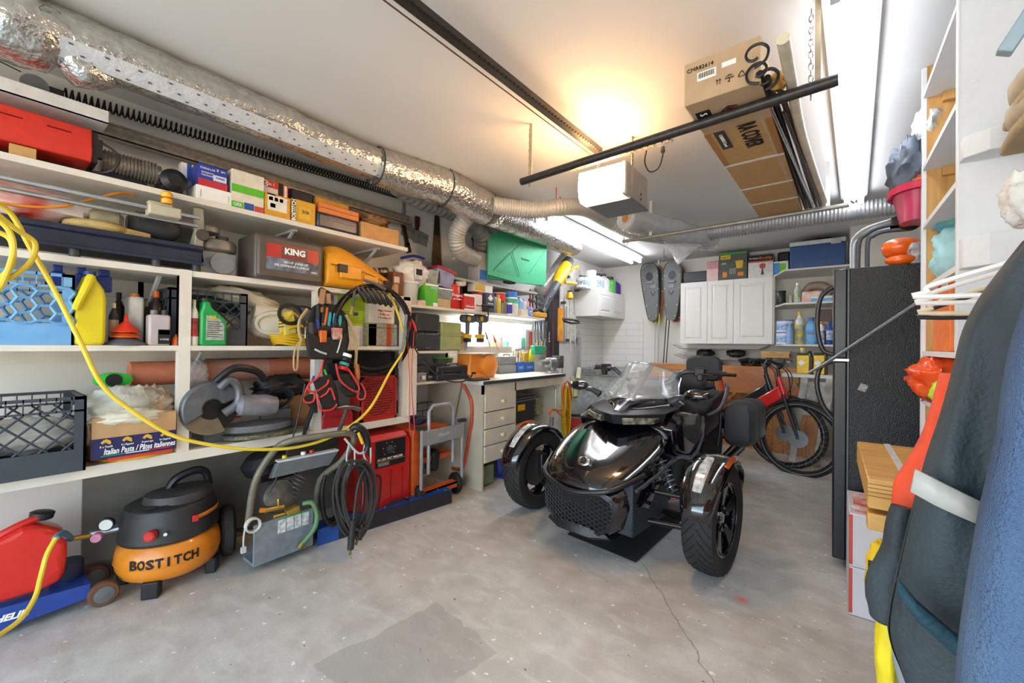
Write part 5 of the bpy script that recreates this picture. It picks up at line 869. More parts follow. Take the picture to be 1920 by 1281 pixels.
single(B().lathe([(.05,0),(.052,.004),(.052,.03),(.05,.034)],(q.x,q.y,zu+h+.006),ax=(.25,-.2,1),n=22),'lid_stack',M('#cfc8b2',.5),'stack of pale plastic lids tilted on top of the red coffee can','lids')
t,w,h=C('red_tin','square red and white coffee tub with a white lid','tub',871,890,552,M('#d8403a',.4),.1,bands=[(-.03,1.03,.86,1,WT,'lid'),(.0,1,.0,.1,WT)]); text('delicook',.03,TXW,t,(0,-.004,h*.25),(1,0,0),(0,0,1),w=False,wid=w*.8)
C('white_square_tub','square white tub with red print beside the red and white coffee tub','tub',890,905,552,M('#e4e0dc',.5),.1,texts=[('detergent',.5,.35,.14,TXR,.7)],bev=.01)
C('grey_tote','dark grey tote at the back of the crowded shelf','tote',884,906,528,M('#59626c',.5),.12,f=-2.8,z=zu); 
C('red_carton','red carton under the yellow and white box','box',898,913,548,M('#c53a3a',.5),.1,f=F-.05); zq=zu+place(0,898,913,548,zu,F-.05)[3]
C('yellow_white_box','yellow and white box on top of the red carton','box',891,924,532,WT,.1,f=F-.05,z=zq+.001,bands=[(0,.55,.1,.8,M('#d5b72a',.5),'label')])
C('tree_box','slate blue box with a white tree picture on the crowded shelf','box',912,927,550,M('#47535f',.5),.08,texts=[('♣',.5,.75,.3,TXW,.6),('WOOD',.5,.45,.13,TXW,.7),('PROTECTOR',.5,.3,.1,TXW,.8)])
t,w,h=TH_('trigger_clamp','black trigger clamp hooked over the shelf edge in front of the slate box','clamp',(0,904,925,571,zu,F+.03)); part(B().ob((0,0,h*.75),(w*1.0,.02,h*.35)).ob((-w*.3,0,h*.3),(w*.3,.02,h*.6)).ob((w*.05,0,-.0),(.012,.012,.1)),'clamp_body',BK,t,bev=.004)
Bo('spray_can','slim grey spray can with a black cap',927,934,550,'spray',M('#8e969e',.35,metal=.3),cap=BK); Bo('yellow_bottle','narrow yellow bottle with a pink cap',934.5,942,553,'spray',M('#e0c83a',.4),cap=M('#e0a0a0',.5))
Bo('steel_can','plain grey steel can under the red bucket',943,954,567,'can',M('#8d8a86',.35,metal=.4)); zq=zu+place(0,943,954,567,zu,F)[3]
Bo('red_bucket','small red bucket with a cream lid on the steel can',937,953,549,'can',M('#d2402f',.4),cap=M('#e8dfc2',.5),z=zq+.001,c='bucket')
Bo('tape_gun_box','slim white tube with a purple and blue label',955,963,568,'can',WT,lab=M('#4a4cc0',.4),c='tube',band=(.1,.85)); 
t,w,h=Bo('blue_cap_bottle','wide bottle with a blue cap and a green band',960,978,547,'jar',M('#e9e4d8',.5),cap=M('#4b85d8',.4),lab=M('#57c0a0',.4),band=(.5,.7))
Bo('blue_bottle','light blue bottle right of the blue capped one',976,986,553,'round',M('#8db8e4',.4),f=F-.05); Bo('pink_bottle','small pink and white bottle behind the cream box',983,991,557,'round',M('#e6b0ac',.4),f=F-.08)
C('cream_box','low cream box near the right end of the crowded shelf','box',978,990,580,M('#e8dcbc',.6),.08)
t,w,h=TH_('blue_roll','roll of blue and white printed tape near the shelf end','roll',(0,990,1004,576,zu,F)); part(B().lathe([(w*.22,0),(w*.5,0),(w*.5,h),(w*.22,h)],(0,w/2,0),n=22),'roll',M('#2f62c4',.4,h2='#e8ecf4',sc=35),t)
for i,(a,tp,m) in enumerate(((995,542,RD),(1000,546,M('#8a2a30',.4)),(1007,552,DG),(1013,553,GR))):
    t,w,h=TH_('bar_clamp',('red bar clamp standing at the right end of the shelf','dark red bar clamp beside the bright red one','black bar clamp near the shelf end','grey bar clamp nearest the shelf end')[i],'clamp',(0,a-2,a+2,tp,zu,F-.1)); part(B().box((-.006,0,0),(.006,.012,h)),'bar',m,t); part(B().ob((0,0,h*.9),(.05,.03,.025)).ob((0,0,h*.62),(.05,.03,.03)),'jaw',M('#4a505a',.5),t,bev=.003)
t,w,h=TH_('power_sander','yellow and black power sander on the right end of the crowded shelf','sander',(0,1005,1026,576,zu,F+.01)); part(B().box((-w/2,0,.01),(w/2,.08,h*.5)),'base',M('#eaa620',.4),t,bev=.008); part(B().tube([(-w*.4,.04,h*.55),(0,.04,h*.85),(w*.4,.04,h*.6)],.018,8,sm=3),'grip',BK,t)
# under-shelf lamp
strip('short bright strip light under the shelf above the workbench',-2.83,PX(880,625,-2.8).y,PX(1000,625,-2.8).y,zu-.09,.1,offs=(0,),m=M('#fffdf6',.5,emit=18,var=0))
# bench backboard ledge and items
zl=PX(920,650,-2.8).z; single(B().box((XL+.003,PX(886,650,-2.8).y,zl-.07),(-2.8,PX(960,655,-2.8).y,zl)),'ledge_shelf',m_white,'white ledge at the back of the workbench below the bright strip light','shelf')
for i,(a,c,tp,m,l) in enumerate(((866,872,622,M('#d8a878',.5),'small tan jar at the left end behind the bench'),(871,880,625,M('#9aa0a6',.3,metal=.6),'ribbed steel tin beside the olive case'),)): bottle('small_jar',l,'jar',(0,a,c,tp,zs1,-2.7),'can',m)
for i,(a,c,tp,m,l) in enumerate(((900,906,636,WT,'white jar on the bright ledge nearest the cordless tools'),(915,922,634,M('#e8d6d0',.5),'pale pink jar on the bright ledge'),(926,934,636,M('#f0e0b0',.5),'cream jar on the bright ledge'),(936,946,632,M('#d8c0b8',.5),'tall rosy tin on the bright ledge'),(948,958,640,M('#9fdde0',.4),'turquoise tub at the right end of the bright ledge'))): bottle('ledge_jar',l,'jar',(0,a,c,tp,zl,-2.82),'can',m,group='jars on the ledge')
for i,(px,tp,h_) in enumerate(((910,622,'#4a5578'),(925,628,'#c85048'))):
    single(B().tube([PX(px,tp,-2.76),PX(px+4,tp+14,-2.76)],[.006,.011],8).tube([PX(px+4,tp+14,-2.76),PX(px+9,tp+28,-2.76)],.003,6),'screwdriver',M(h_,.4),('navy','red')[i]+' handled screwdriver leaning behind the bench','screwdriver')
for i in range(2):
    px=875+24*i; lb=('left cordless drill hanging under the crowded shelf','right cordless drill hanging under the crowded shelf')[i]
    t=thing('cordless_drill',lb,'drill',PX(px,640,-2.66),group='cordless drills'); DB=M('#4d565e',.4)
    ax0=PX(px-10,597,-2.66); ax1=PX(px+12,599,-2.66); part(B().lathe([(.02,0),(.036,.01),(.04,.06),(.036,(ax1-ax0).length),(.02,(ax1-ax0).length+.01)],ax0,ax=(ax1-ax0),n=18),'motor_housing',DB,t,w=True)
    q=PX(px+4,598,-2.61); part(B().lathe([(.02,0),(.022,.008),(.012,.012)],q,ax=(1,0,0),n=14),'yellow_boss',M('#e0a82a',.4),t,w=True); part(B().tube([PX(px+2,605,-2.66),PX(px+1,630,-2.66)],[.022,.018],10),'grip',DB,t,w=True)
    part(B().box(PX(px-9,627,-2.69),PX(px+10,634,-2.63)),'yellow_base',M('#e8b020',.4),t,w=True,bev=.004); part(B().box(PX(px-6,634,-2.69),PX(px+9,642,-2.63)),'battery',DG,t,w=True,bev=.004)
t=thing('space_heater','orange round-fronted workshop heater on the left end of the workbench','heater',(-2.6,PX(907,700,-2.5).y,zb)); HO=M('#df8424',.35,h2='#e89a48',sc=5)
ya_,yb_,yc_=PX(886,690,-2.5).y,PX(909,690,-2.5).y,PX(930,690,-2.5).y; zt_=PX(908,664,-2.5).z
part(B().prism([(-.0,zb+.03),(-.02,zb+.06),(0,zt_),(-.17,zt_),(-.19,zb+.02)],1,ya_,yb_).tf(Matrix.Translation((-2.52,0,0))),'motor_body',HO,t,w=True,bev=.012)
zc=(zb+zt_)/2; part(B().lathe([(.02,-.03),(.11,-.03),(.125,-.01),(.125,.03),(.09,.05),(.03,.065)],(-2.53,(yb_+yc_)/2,zc+.0),ax=(1,.1,0),n=32,sx=.95,sy=.85),'round_front',HO,t,w=True,bev=.003)
part(B().box((-2.68,ya_-.005,zt_),(-2.48,yc_,zt_+.008)),'top_plate',M('#e9e0d6',.5),t,w=True); part(B().box((-2.62,ya_+.02,zb+.0005),(-2.5,yc_-.02,zb+.04)),'foot',HO,t,w=True,bev=.004)
for k in range(4): part(B().box((-2.522,ya_+.012+.014*k,zb+.035),(-2.517,ya_+.019+.014*k,zb+.06)),'vent_slot',BK,t,w=True)
single(B().box((-2.43,PX(884,705,-2.35).y,zb+.0005),(-2.32,PX(914,705,-2.35).y,zb+.02)),'black_tray',M('#3a3a38',.5),'shallow black tray at the front left corner of the bench top','tray',bev=.004)
case('socket_case','grey translucent tool case standing on the workbench',(0,938,969,668,zb,-2.72),M('#8f9294',.35,alpha=.9),.06,.52,(),.012,True)
for i,(a,c,tp) in enumerate(((970,984,679),(985,1002,679))): carton('blue_bin',('left small blue plastic bin at the back of the bench','right small blue plastic bin at the back of the bench')[i],'bin',(0,a,c,tp,zb,-2.72),M('#3468c0',.35),.08,[(.2,.8,.35,.6,M('#7fa4e0',.4),'label')])
t,w,h=TH_('yellow_gloves','pair of yellow rubber gloves hanging behind the bench bins','gloves',(0,993,1003,655,zb+.05,-2.76)); part(blob(B(),(0,.01,h*.5),(w*.5,.02,h*.5),.2,3,7,fold=.2),'gloves',M('#e6d23a',.5),t)
t,w,h=TH_('paint_brushes','bunch of old paint brushes hanging over the bench','brushes',(0,962,990,652,zb+.06,-2.78)); 
for k in range(7): x=-w/2+w*k/6; part(B().ob((x,.0,h*.7-.01*(k%3)),(.026,.012,.06)).ob((x,0,h*.35-.01*(k%2)),(.012,.008,.09)),'brush',M(('#dcd5c8','#e8e2d2','#b8894c','#c9b78c')[k%4],.7),t)
carton('mustard_tin','mustard yellow tin hanging among the paint brushes','tin',(0,983,990,662,zb+.09,-2.74),M('#caa23a',.4),.04)
for i,(a,c,tp,bt,m,l) in enumerate(((968,978,629,655,M('#c9c4d6',.5),'pale lilac package on the pegboard right of the bright light'),(979,984,634,652,M('#57b090',.5),'small green package on the pegboard'),(985,991,620,654,M('#c8ccce',.3,metal=.5),'steel rule hanging on the pegboard'),(994,998,622,655,M('#c04a3c',.4),'red handled file hanging on the pegboard'))):
    q=PX(a,bt,-2.98); single(B().box((-2.998,q.y,q.z),(-2.98,PX(c,bt,-2.98).y,PX(a,tp,-2.98).z)),'hanging_packet' if i<2 else 'hanging_tool',m,l,'package' if i<2 else 'tool',bev=.003)
# vise
t=thing('bench_vise','heavy grey bench vise on the right end of the workbench','vise',(-2.45,PX(1040,703,-2.42).y,zb)); VM=M('#989b9d',.3,metal=.55,var=.2)
part(B().lathe([(.06,0),(.075,.005),(.07,.02),(.045,.03),(.04,.06)],(0,0,0),n=24),'swivel_base',VM,t); part(B().box((-.05,-.09,.06),(.05,.06,.13)).lathe([(.048,-.1),(.052,-.09),(.052,.05)],(0,0,.12),ax=(0,1,0),n=20),'body',VM,t,bev=.008)
part(B().tube([(0,-.1,.12),(0,-.25,.12)],.03,16),'slide_tube',VM,t); part(B().box((-.06,.07,.05),(.06,.1,.19)).box((-.06,.115,.05),(.06,.15,.19)),'jaws',M('#55585a',.35,metal=.5),t,bev=.01); part(B().tube([(0,.15,.11),(0,.22,.11)],.016,12).tube([(0,.21,.13),(0,.21,-.1)],.006,8).sph((0,.21,.13),.01,8,6).sph((0,.21,-.1),.01,8,6),'screw_handle',VM,t)
# pliers rack and cup
t=thing('pliers_rack','row of pliers and snips hanging from the right end of the crowded shelf','pliers',PX(1015,650,-2.66))
for k in range(7):
    px=1004+k*3.6; part(B().tube([PX(px,603,-2.66),PX(px+((k%3)-1)*2,625,-2.66),PX(px+(k%2)*2,643+4*(k%3),-2.66)],[.009,.006,.004],6),'pliers',M(('#3a4050','#44494e','#5a6168','#2b3f8c','#777b80','#33373c','#555')[k] if k<6 else '#505458',.4,metal=.3),t,w=True)
t=thing('green_cup','green holder full of drill bits hanging at the shelf end','bit holder',PX(1013,664,-2.6)); a,c=PX(1002,655,-2.6),PX(1025,655,-2.6); part(B().loft([[(-2.6,a.y+(c.y-a.y)*s*(1-.0)+(.5-s)*k2,a.z+.04-(.10)*k3) for s,k2,k3 in ((0,0,0),(1,0,0),(.9,0,1),(.1,0,1))],[(-2.66,a.y+(c.y-a.y)*s,a.z+.04-.10*k3) for s,k3 in ((0,0),(1,0),(.9,1),(.1,1))]]),'holder',M('#2fa37c',.4),t,w=True,bev=.01)
for k in range(6): q=PX(1006+k*3,648,-2.62); part(B().tube([q,q+Vector((.01,0,.05+.01*(k%3)))],.006,6),'drill_bit',M(('#c9a03a','#333438','#8a8d90')[k%3],.35,metal=.4),t,w=True)
# tall things right of the bench
def v(px,a,c,x): return PX(px,a,x),PX(px,c,x)
t=thing('ski_bag','black padded bag with red piping standing upright beside the shelf end','ski bag',PX(1030,690,-2.86)); p=[PX(1019,545,-2.9),PX(1041,520,-2.9),PX(1041,690,-2.9),PX(1022,690,-2.9)]; part(B().loft([p,[q+Vector((.07,0,0)) for q in p]]),'bag',M('#2e2e32',.7),t,w=True,bev=.02)
for a,c in ((1023,1024),(1036,1037)): part(B().tube([PX(a,545,-2.825),PX(c,690,-2.825)],.004,5),'red_piping',RD,t,w=True)
text('BURTON',.03,TXW,t,PX(1030,632,-2.828),(0,0,1),(0,-1,0),wid=.13)
t=thing('leaf_blower','cordless leaf blower with a yellow body and grey tube hanging nose down','leaf blower',PX(1015,600,-2.7)); TB=M('#4f565c',.45)
part(B().tube([PX(1013,598,-2.62),PX(1026,565,-2.64),PX(1047,528,-2.68)],[.036,.04,.05],14),'tube',TB,t,w=True); part(B().tube([PX(1044,533,-2.68),PX(1052,515,-2.7),PX(1062,498,-2.72)],[.055,.085,.075],16),'yellow_housing',M('#eab820',.35),t,w=True)
part(B().tube([PX(1060,502,-2.72),PX(1066,488,-2.73)],[.08,.07],16),'black_intake',M('#3c4044',.5),t,w=True); part(B().tube([PX(1064,507,-2.68),PX(1084,500,-2.66)],.02,8).tube([PX(1060,530,-2.66),PX(1080,532,-2.64)],.02,8),'yellow_handle',M('#eab820',.35),t,w=True); text('20V MAX XR',.045,DG,t,PX(1031,560,-2.597),(PX(1047,528,-2.6)-PX(1013,598,-2.6)),(0,-1,1),wid=.3)
t=thing('string_trimmer','yellow headed string trimmer with a black loop handle hanging below the blower','trimmer',PX(1068,720,-2.76)); part(B().lathe([(.02,0),(.05,.02),(.045,.06),(.03,.1)],PX(1068,562,-2.74),n=16),'yellow_head',M('#eab820',.35),t,w=True)
part(B().tube([PX(1068,545,-2.74),PX(1069,560,-2.74)],.03,10),'black_neck',BK,t,w=True); part(B().tube([PX(1069,562,-2.74),PX(1070,712,-2.74)],.013,10),'shaft',LG,t,w=True); part(B().tube(pxs([(1056,598,-2.68),(1075,600,-2.66),(1085,603,-2.66),(1086,606,-2.6),(1070,606,-2.58),(1057,602,-2.6)]),.014,8,closed=True),'loop_handle',DG,t,w=True)
t=thing('spirit_level','yellow and orange spirit level hanging beside the black bag','level',PX(1046,640,-2.86)); part(B().box((-2.86,PX(1042,575,-2.86).y,PX(1046,640,-2.86).z),(-2.82,PX(1052,575,-2.86).y,PX(1046,578,-2.86).z)),'bar',M('#e8b62c',.4,h2='#e0702a',sc=8),t,w=True)
t=thing('tool_rail','white wall rail with hooks holding long garden tools','tool rail',PX(1075,640,-2.97)); part(B().box((-2.99,PX(1050,560,-2.98).y,PX(1070,640,-2.98).z),(-2.975,PX(1088,560,-2.98).y,PX(1070,500,-2.98).z)),'back_board',M('#d7d5cf',.6,h2='#b7b2a6',sc=14),t,w=True)
for k,(a,b_) in enumerate(((1053,568),(1060,520),(1078,545),(1087,565),(1062,638),(1080,636))): q=PX(a,b_,-2.97); part(B().ob(q+Vector((.03,0,0)),(.07,.03,.035)),'clip',M('#4c4f52',.5),t,w=True)
for k,(a,tp,bt,m) in enumerate(((1058,560,640,M('#b9bcbc',.3,metal=.5)),(1063,575,650,M('#cfd0ce',.5)),(1078,560,650,M('#bfc1c0',.3,metal=.5)))): single(B().tube([PX(a,tp,-2.964),PX(a+1,bt,-2.964)],.011,8),'tool_pole',m,('thin steel pole hanging left of the trimmer shaft','white pole hanging close beside the trimmer shaft','steel pole hanging right of the trimmer shaft')[k],'pole')
single(B().box((-2.93,PX(1085,690,-2.9).y,PX(1085,690,-2.9).z),(-2.9,PX(1089,690,-2.9).y,PX(1085,632,-2.9).z)),'steel_channel',SI,'short upright steel channel at the left edge of the tiled corner','metal channel')
# under and beside the bench right bay
t,w,h=case('black_toolbox','big black toolbox with a yellow label under the workbench',(0,966,1003,742,.47,-2.42),M('#303236',.45),.3,.82,(),.01,False); part(B().box((-w*.38,-.003,h*.45),(-w*.02,0,h*.68)),'yellow_label',M('#eab023',.5),t); part(B().box((-w/2-.004,-.004,h*.8),(w/2+.004,.3,h*.84)).box((-w/2-.002,-.004,h*.9),(w/2+.002,.3,h*.93)),'grey_rim',GR,t)
carton('dirty_drawer','stained white box standing on the floor under the black toolbox','box',(0,966,980,796,.16,-2.4),M('#d8d4c4',.6,h2='#4a4438',sc=6),.2); carton('grey_crate_box','blue grey box at the floor under the workbench','box',(0,968,990,850,.001,-2.45),M('#8b949a',.6),.25)
carton('papers_box','open box of papers behind the black toolbox','box',(0,1005,1022,745,.47,-2.55),M('#c9c3a8',.7,h2='#8a8670',sc=30),.2)
t=thing('caulking_gun','orange caulking gun hanging on the bench leg','caulking gun',PX(1035,800,-2.28)); part(B().tube([PX(1030,778,-2.26),PX(1034,768,-2.26),PX(1048,770,-2.25),PX(1062,768,-2.24)],[.01,.014,.01,.006],8).tube([PX(1044,772,-2.25),PX(1055,782,-2.24),PX(1063,787,-2.23)],.007,8),'frame',M('#d9622c',.4),t,w=True); part(B().tube([PX(1035,782,-2.27),PX(1033,806,-2.27)],.022,12),'cartridge',GR,t,w=True); part(B().tube([PX(1041,770,-2.27),PX(1042,730,-2.27),PX(1035,722,-2.27)],.004,6),'rod',SI,t,w=True)
b=B(); b2=B(); random.seed(9)
for k in range(7): dx=random.uniform(-4,4); b.tube([PX(1062+dx+ (5+k%3)*math.sin(2*math.pi*i/14),772-(48+random.uniform(-2,2))*math.cos(2*math.pi*i/14),-2.3+.012*k) for i in range(14)],.0075,5,closed=True)
for k in range(4): b2.tube([PX(1063+(6+k)*math.sin(2*math.pi*i/12),742-28*math.cos(2*math.pi*i/12),-2.26+.01*k) for i in range(12)],.006,5,closed=True)
single(b,'extension_lead',M('#e0b41c',.45),'thick hank of yellow cord hanging on the outer bench leg','cord'); single(b2,'extension_lead',M('#e0702c',.45),'orange cord hanging with the yellow cord on the bench leg','cord')
t=thing('wet_vacuum','grey and black shop vacuum with a red drum beyond the bench','vacuum cleaner',PZ(1088,880,0)); q=PZ(1090,880,0); q=Vector((-2.62,4.75,0)); 
part(B().lathe([(.17,0),(.2,.02),(.22,.32),(.23,.34)],q,n=32),'drum',M('#c8323c',.4),t,w=True); part(B().lathe([(.24,.34),(.24,.4),(.21,.5),(.13,.57),(.05,.6)],q,n=32),'motor_lid',M('#777c80',.45),t,w=True); part(B().lathe([(.243,.36),(.243,.39)],q,n=32,caps=False),'black_band',BK,t,w=True)
t=thing('hedge_tool','cluster of yellow and green hand tools hanging right of the bench end','garden tools',PX(1075,740,-2.6)); part(B().sph(PX(1080,727,-2.55),.04,12,8),'yellow_ball',M('#efc420',.4),t,w=True); part(B().tube([PX(1072,705,-2.6),PX(1078,720,-2.55),PX(1080,745,-2.5)],[.02,.03,.035],8),'green_body',M('#98a06a',.5),t,w=True); part(B().tube([PX(1081,735,-2.5),PX(1090,760,-2.45),PX(1106,785,-2.4)],.005,6),'wire',LG,t,w=True); part(B().tube([PX(1084,710,-2.6),PX(1086,690,-2.62)],.03,8),'cream_handle',M('#d9d3bb',.5),t,w=True)
# bow saw leaning on bench side, grey trim
t=thing('bow_saw','bow saw with a bent red tubular frame hanging on the bench side panel','bow saw',PX(880,800,-2.37)); part(B().tube([Vector((PY(px,py,y0-.015))) for px,py in ((866,717),(876,735),(884,755),(884,790),(880,815),(874,850),(868,875),(858,880),(848,878))],.014,10,sm=4),'frame',M('#c2502c',.45,var=.25),t,w=True); part(B().tube([PY(865,722,y0-.02),PY(850,800,y0-.02)],.004,4),'blade',BR,t,w=True)
# green foam sheets and things on the short high shelf
t=thing('foam_sheet','large mint green foam sheets hanging over the short high shelf','foam sheet',PX(960,540,-2.6)); FG=M('#3faa78',.6,var=.08)
def quadp(lst,x,th): p=[PX(a,b_,x) for a,b_ in lst]; return B().loft([p,[q-Vector((th,0,0)) for q in p]])
part(quadp([(916,437),(970,432),(1025,458),(1024,528),(1018,535),(970,530),(915,515)],-2.59,.012),'front_sheet',FG,t,w=True); part(quadp([(918,450),(1022,465),(1019,536),(917,522)],-2.604,.03),'back_sheet',M('#2f9c70',.6),t,w=True)
b=B(); 
for a,c,d,e in ((925,508,976,456),(957,475,972,520),(960,472,975,518),(990,515,1022,470),(925,506,955,474)): b.tube([PX(a,c,-2.587),PX(d,e,-2.587)],.0018,4)
part(b,'printed_lines',M('#1e6b4c',.6),t,w=True); b=B()
for i in range(12):
    for j in range(8):
        if j<i*.7: px,py=928+i*3.3,508-j*3.6+i*.9; b.box(PX(px,py,-2.588)-Vector((.001,.002,.002)),PX(px,py,-2.588)+Vector((.0015,.002,.002)))
part(b,'printed_dots',M('#1e6b4c',.6),t,w=True); text('Ventilation',.035,M('#1e6b4c',.6),t,PX(985,487,-2.588),(0,1,.02),(0,0,1))
carton('grey_box','pale grey electronics box with a blue label on the short high shelf','box',(0,898,914,474,zg,-2.64),M('#b5b0ac',.5),.14,[(.1,.9,.1,.42,M('#4a7fd0',.4),'label')])
single(blob(B(),PX(908,455,-2.78),(.1,.12,.12),.3,3,77,fold=.5),'cable_bundle',BK,'bundle of black cables and plugs above the pale grey electronics box','cables',ang=70)
single(B().lathe([(.02,0),(.05,.005),(.055,.02),(.03,.035)],PX(955,527,-2.66)-Vector((0,0,.03)),n=20,sy=1.6),'puck_light',M('#3a352c',.5),'small dark puck light under the short high shelf','light')
# ================= ceiling: ducts, pipe rack, opener
FO=M('#cfccc6',.22,metal=.9,var=.18,sc=30,bump=.9,bsc=45); FX=M('#b9b6ae',.45,metal=.25,var=.08); FXD=M('#8f8d88',.5,metal=.15,bump=.5,bsc=22)
def ribbed(pts,r,amp,pitch,m,name,label,sm=8,n=16,cat_='duct'):
    P=cat(pts,sm); out=[P[0]]
    tot=sum((P[i+1]-P[i]).length for i in range(len(P)-1)); k=int(tot/pitch*4); ds=[0]
    for i in range(len(P)-1): ds.append(ds[-1]+(P[i+1]-P[i]).length)
    Q=[]; j=0
    for i in range(k+1):
        d=tot*i/k
        while j<len(P)-2 and ds[j+1]<d: j+=1
        Q.append(P[j].lerp(P[j+1],(d-ds[j])/max(1e-9,ds[j+1]-ds[j])))
    R_=[r+amp*(1 if (i//2)%2==0 else -1) for i in range(k+1)]
    t=thing(name,label,cat_,Q[0]); part(B().tube(Q,R_,n),'hose',m,t,w=True,ang=80); return t,Q
dx=-2.36
def duc(px,py): return PX(px,py,dx)
D=[Vector((dx,.05,2.40)),Vector((dx,.5,2.405)),Vector((dx,1.0,2.405)),Vector((dx,1.62,2.40))]
t=thing('foil_duct','long silver foil-wrapped duct running along the ceiling above the left shelves','duct',(dx,.9,2.3))
b=B(); P=cat(D,16); rr=[.105+.007*NZ.noise(Vector((i*.9,3,1))) for i in range(len(P))]; b.tube(P,rr,22)
for v in b.v: v+= (v-Vector((dx,v.y,2.402)))*(.10*NZ.noise(v*9))
part(b,'duct_body',FO,t,w=True,ang=80)
b=B(); a0,a1=R(-62),R(-22); ring=[]
b.loft([[(dx+.112*math.cos(a),y,2.402+.112*math.sin(a)) for a in (a0,(a0+a1)/2,a1)] for y in [.1+.1*i for i in range(16)]],closed=False,caps=False); part(b,'foil_tape',M('#d6d8da',.4,metal=.25,var=.1,bump=.4,bsc=60),t,w=True)
b=B(); random.seed(5)
for i in range(46):
    y=.12+i*.033; a=R(-30 if i%3==0 else (-45 if i%3==1 else -56)); c=Vector((dx+.114*math.cos(a),y,2.402+.114*math.sin(a))); tn=Vector((-math.sin(a),0,math.cos(a))); q=[c+tn*.003+Vector((0,-.006,0)),c+tn*.003+Vector((0,.006,0)),c-tn*.002+Vector((0,.008,0)),c-tn*.002+Vector((0,-.004,0))]; n_=Vector((math.cos(a),0,math.sin(a)))*.001
    b.loft([q,[p+n_ for p in q]])
part(b,'printed_marks',M('#3a3a3e',.5),t,w=True)
b=B().tube([PX(-40,10,dx-.0),PX(10,35,dx),PX(70,62,dx),Vector((dx,.12,2.40))],[.12,.14,.13,.11],18,sm=6)
for v in b.v: v+=Vector((1,.6,1))*(.018*NZ.noise(v*14))
part(b,'foil_elbow',FO,t,w=True,ang=80)
b=B().tube([PX(118,92,dx+.02),PX(160,130,dx),PX(215,150,dx)],[.05,.075,.03],14,sm=6); 
for v in b.v: v+=Vector((1,1,1))*(.012*NZ.noise(v*25))
part(b,'foil_bulge',FO,t,w=True,ang=80)
w0_,w1_,w2_=Vector((dx,1.60,2.39)),PX(830,352,-2.3),PX(912,392,-2.25)
t=thing('insulated_duct','thick foil-covered insulated duct junction on the ceiling where the ribbed hoses branch off','duct',w1_); b=B().tube([w0_,w0_.lerp(w1_,.5),w1_,w1_.lerp(w2_,.5),w2_],[.12,.135,.14,.14,.13],22,sm=8)
for v in b.v: v+=Vector((1,1,1))*(.012*NZ.noise(v*16))
part(b,'duct_body',FO,t,w=True,ang=80)
for q,k in ((w1_,.143),(w2_,.134),(w0_,.125)):
    ax_=(w2_-w0_).normalized(); part(B().lathe([(k,-.006),(k+.004,0),(k,.006)],q,ax=ax_,n=26,caps=False),'strap',DG,t,w=True)
f0=w2_+Vector((.03,.05,-.02)); ribbed([f0,PX(975,420,-2.38),PX(1030,442,-2.5),PX(1075,462,-2.6)],.115,.006,.035,FO,'foil_flex_duct','silver foil flexible duct from the junction towards the yellow leaf blower')
ribbed([PX(1068,470,-2.72),PX(1052,495,-2.83),PX(1035,520,-2.88),PX(1015,545,-2.90)],.08,.007,.03,M('#c3c3c0',.3,metal=.4),'flex_duct','short ribbed grey duct curling down beside the green foam sheets')
ribbed([w2_+Vector((.1,-.04,0)),PX(968,391,-2.03),PX(1010,394,-1.9),PX(1055,388,-1.75),PX(1100,392,-1.72),PX(1140,414,-1.72),PZ(1190,436,2.36),PZ(1260,447,2.37)],.066,.004,.022,FX,'flex_hose','beige ribbed hose snaking across the ceiling from the duct junction to the far rod')
ribbed([PZ(1255,447,2.38),PZ(1340,435,2.38),PZ(1440,420,2.38),PZ(1560,402,2.38),PZ(1700,383,2.38)],.072,.005,.026,M('#a9abac',.35,metal=.3),'flex_hose','grey ribbed hose running straight across the ceiling to the right wall')
ribbed([PX(748,345,-2.55),PX(790,372,-2.6),PX(840,390,-2.62),PX(880,412,-2.62),PX(905,445,-2.68),PX(900,480,-2.8)],.088,.005,.06,FXD,'grey_insulated_hose','dark grey insulated hose bending down towards the wall under the foil duct',n=14)
ribbed([PX(898,385,-2.36),PX(872,410,-2.42),PX(856,440,-2.5),PX(862,470,-2.55),PX(890,486,-2.68)],.07,.004,.022,FX,'flex_elbow','beige ribbed hose elbow dropping from the duct junction beside the hand saw')
# pipe rack
zp=2.2; pa_,pb_=PZ(978,341,zp),PZ(1572,149,zp)
t=thing('hanging_pipe','dark steel pipe hung on chains from the ceiling across the middle of the room','pipe',(pa_+pb_)/2); part(B().tube([pa_,pb_],.021,16),'pipe',M('#3a3634',.4,metal=.4,var=.3,sc=40),t,w=True)
for s,x in ((.03,0),(.945,0)):
    q=pa_.lerp(pb_,s); b=B(); n=int((ZC-zp+.02)/.022)
    for i in range(n):
        z=zp-.02+i*.0225; r_=[(q.x+(.007*math.cos(a) if i%2 else 0),q.y+.02+(0 if i%2 else .007*math.cos(a)),z+.015*math.sin(a)) for a in [k*math.pi/4 for k in range(8)]]; b.tube(r_,.0022,4,closed=True)
    part(b,'chain',M('#9b8a6a',.35,metal=.7) if s<.5 else SI,t,w=True); part(B().box((q.x+.012,q.y-.002,zp-.01),(q.x+.03,q.y,ZC)),'strap',M('#b7a78c',.4,metal=.5),t,w=True)
fa,fb=PZ(1168,453,zp),PZ(1592,384,zp)
t=thing('far_rod','thin grey rod hung across the ceiling behind the dark steel pipe','pipe',(fa+fb)/2); part(B().tube([fa,fb],.016,12),'rod',M('#9a9890',.4,metal=.4),t,w=True)
for s in (.16,.93): q=fa.lerp(fb,s); part(B().box((q.x-.012,q.y,zp),(q.x+.012,q.y+.003,ZC)),'strap',M('#d0d0cc',.4,metal=.4),t,w=True)
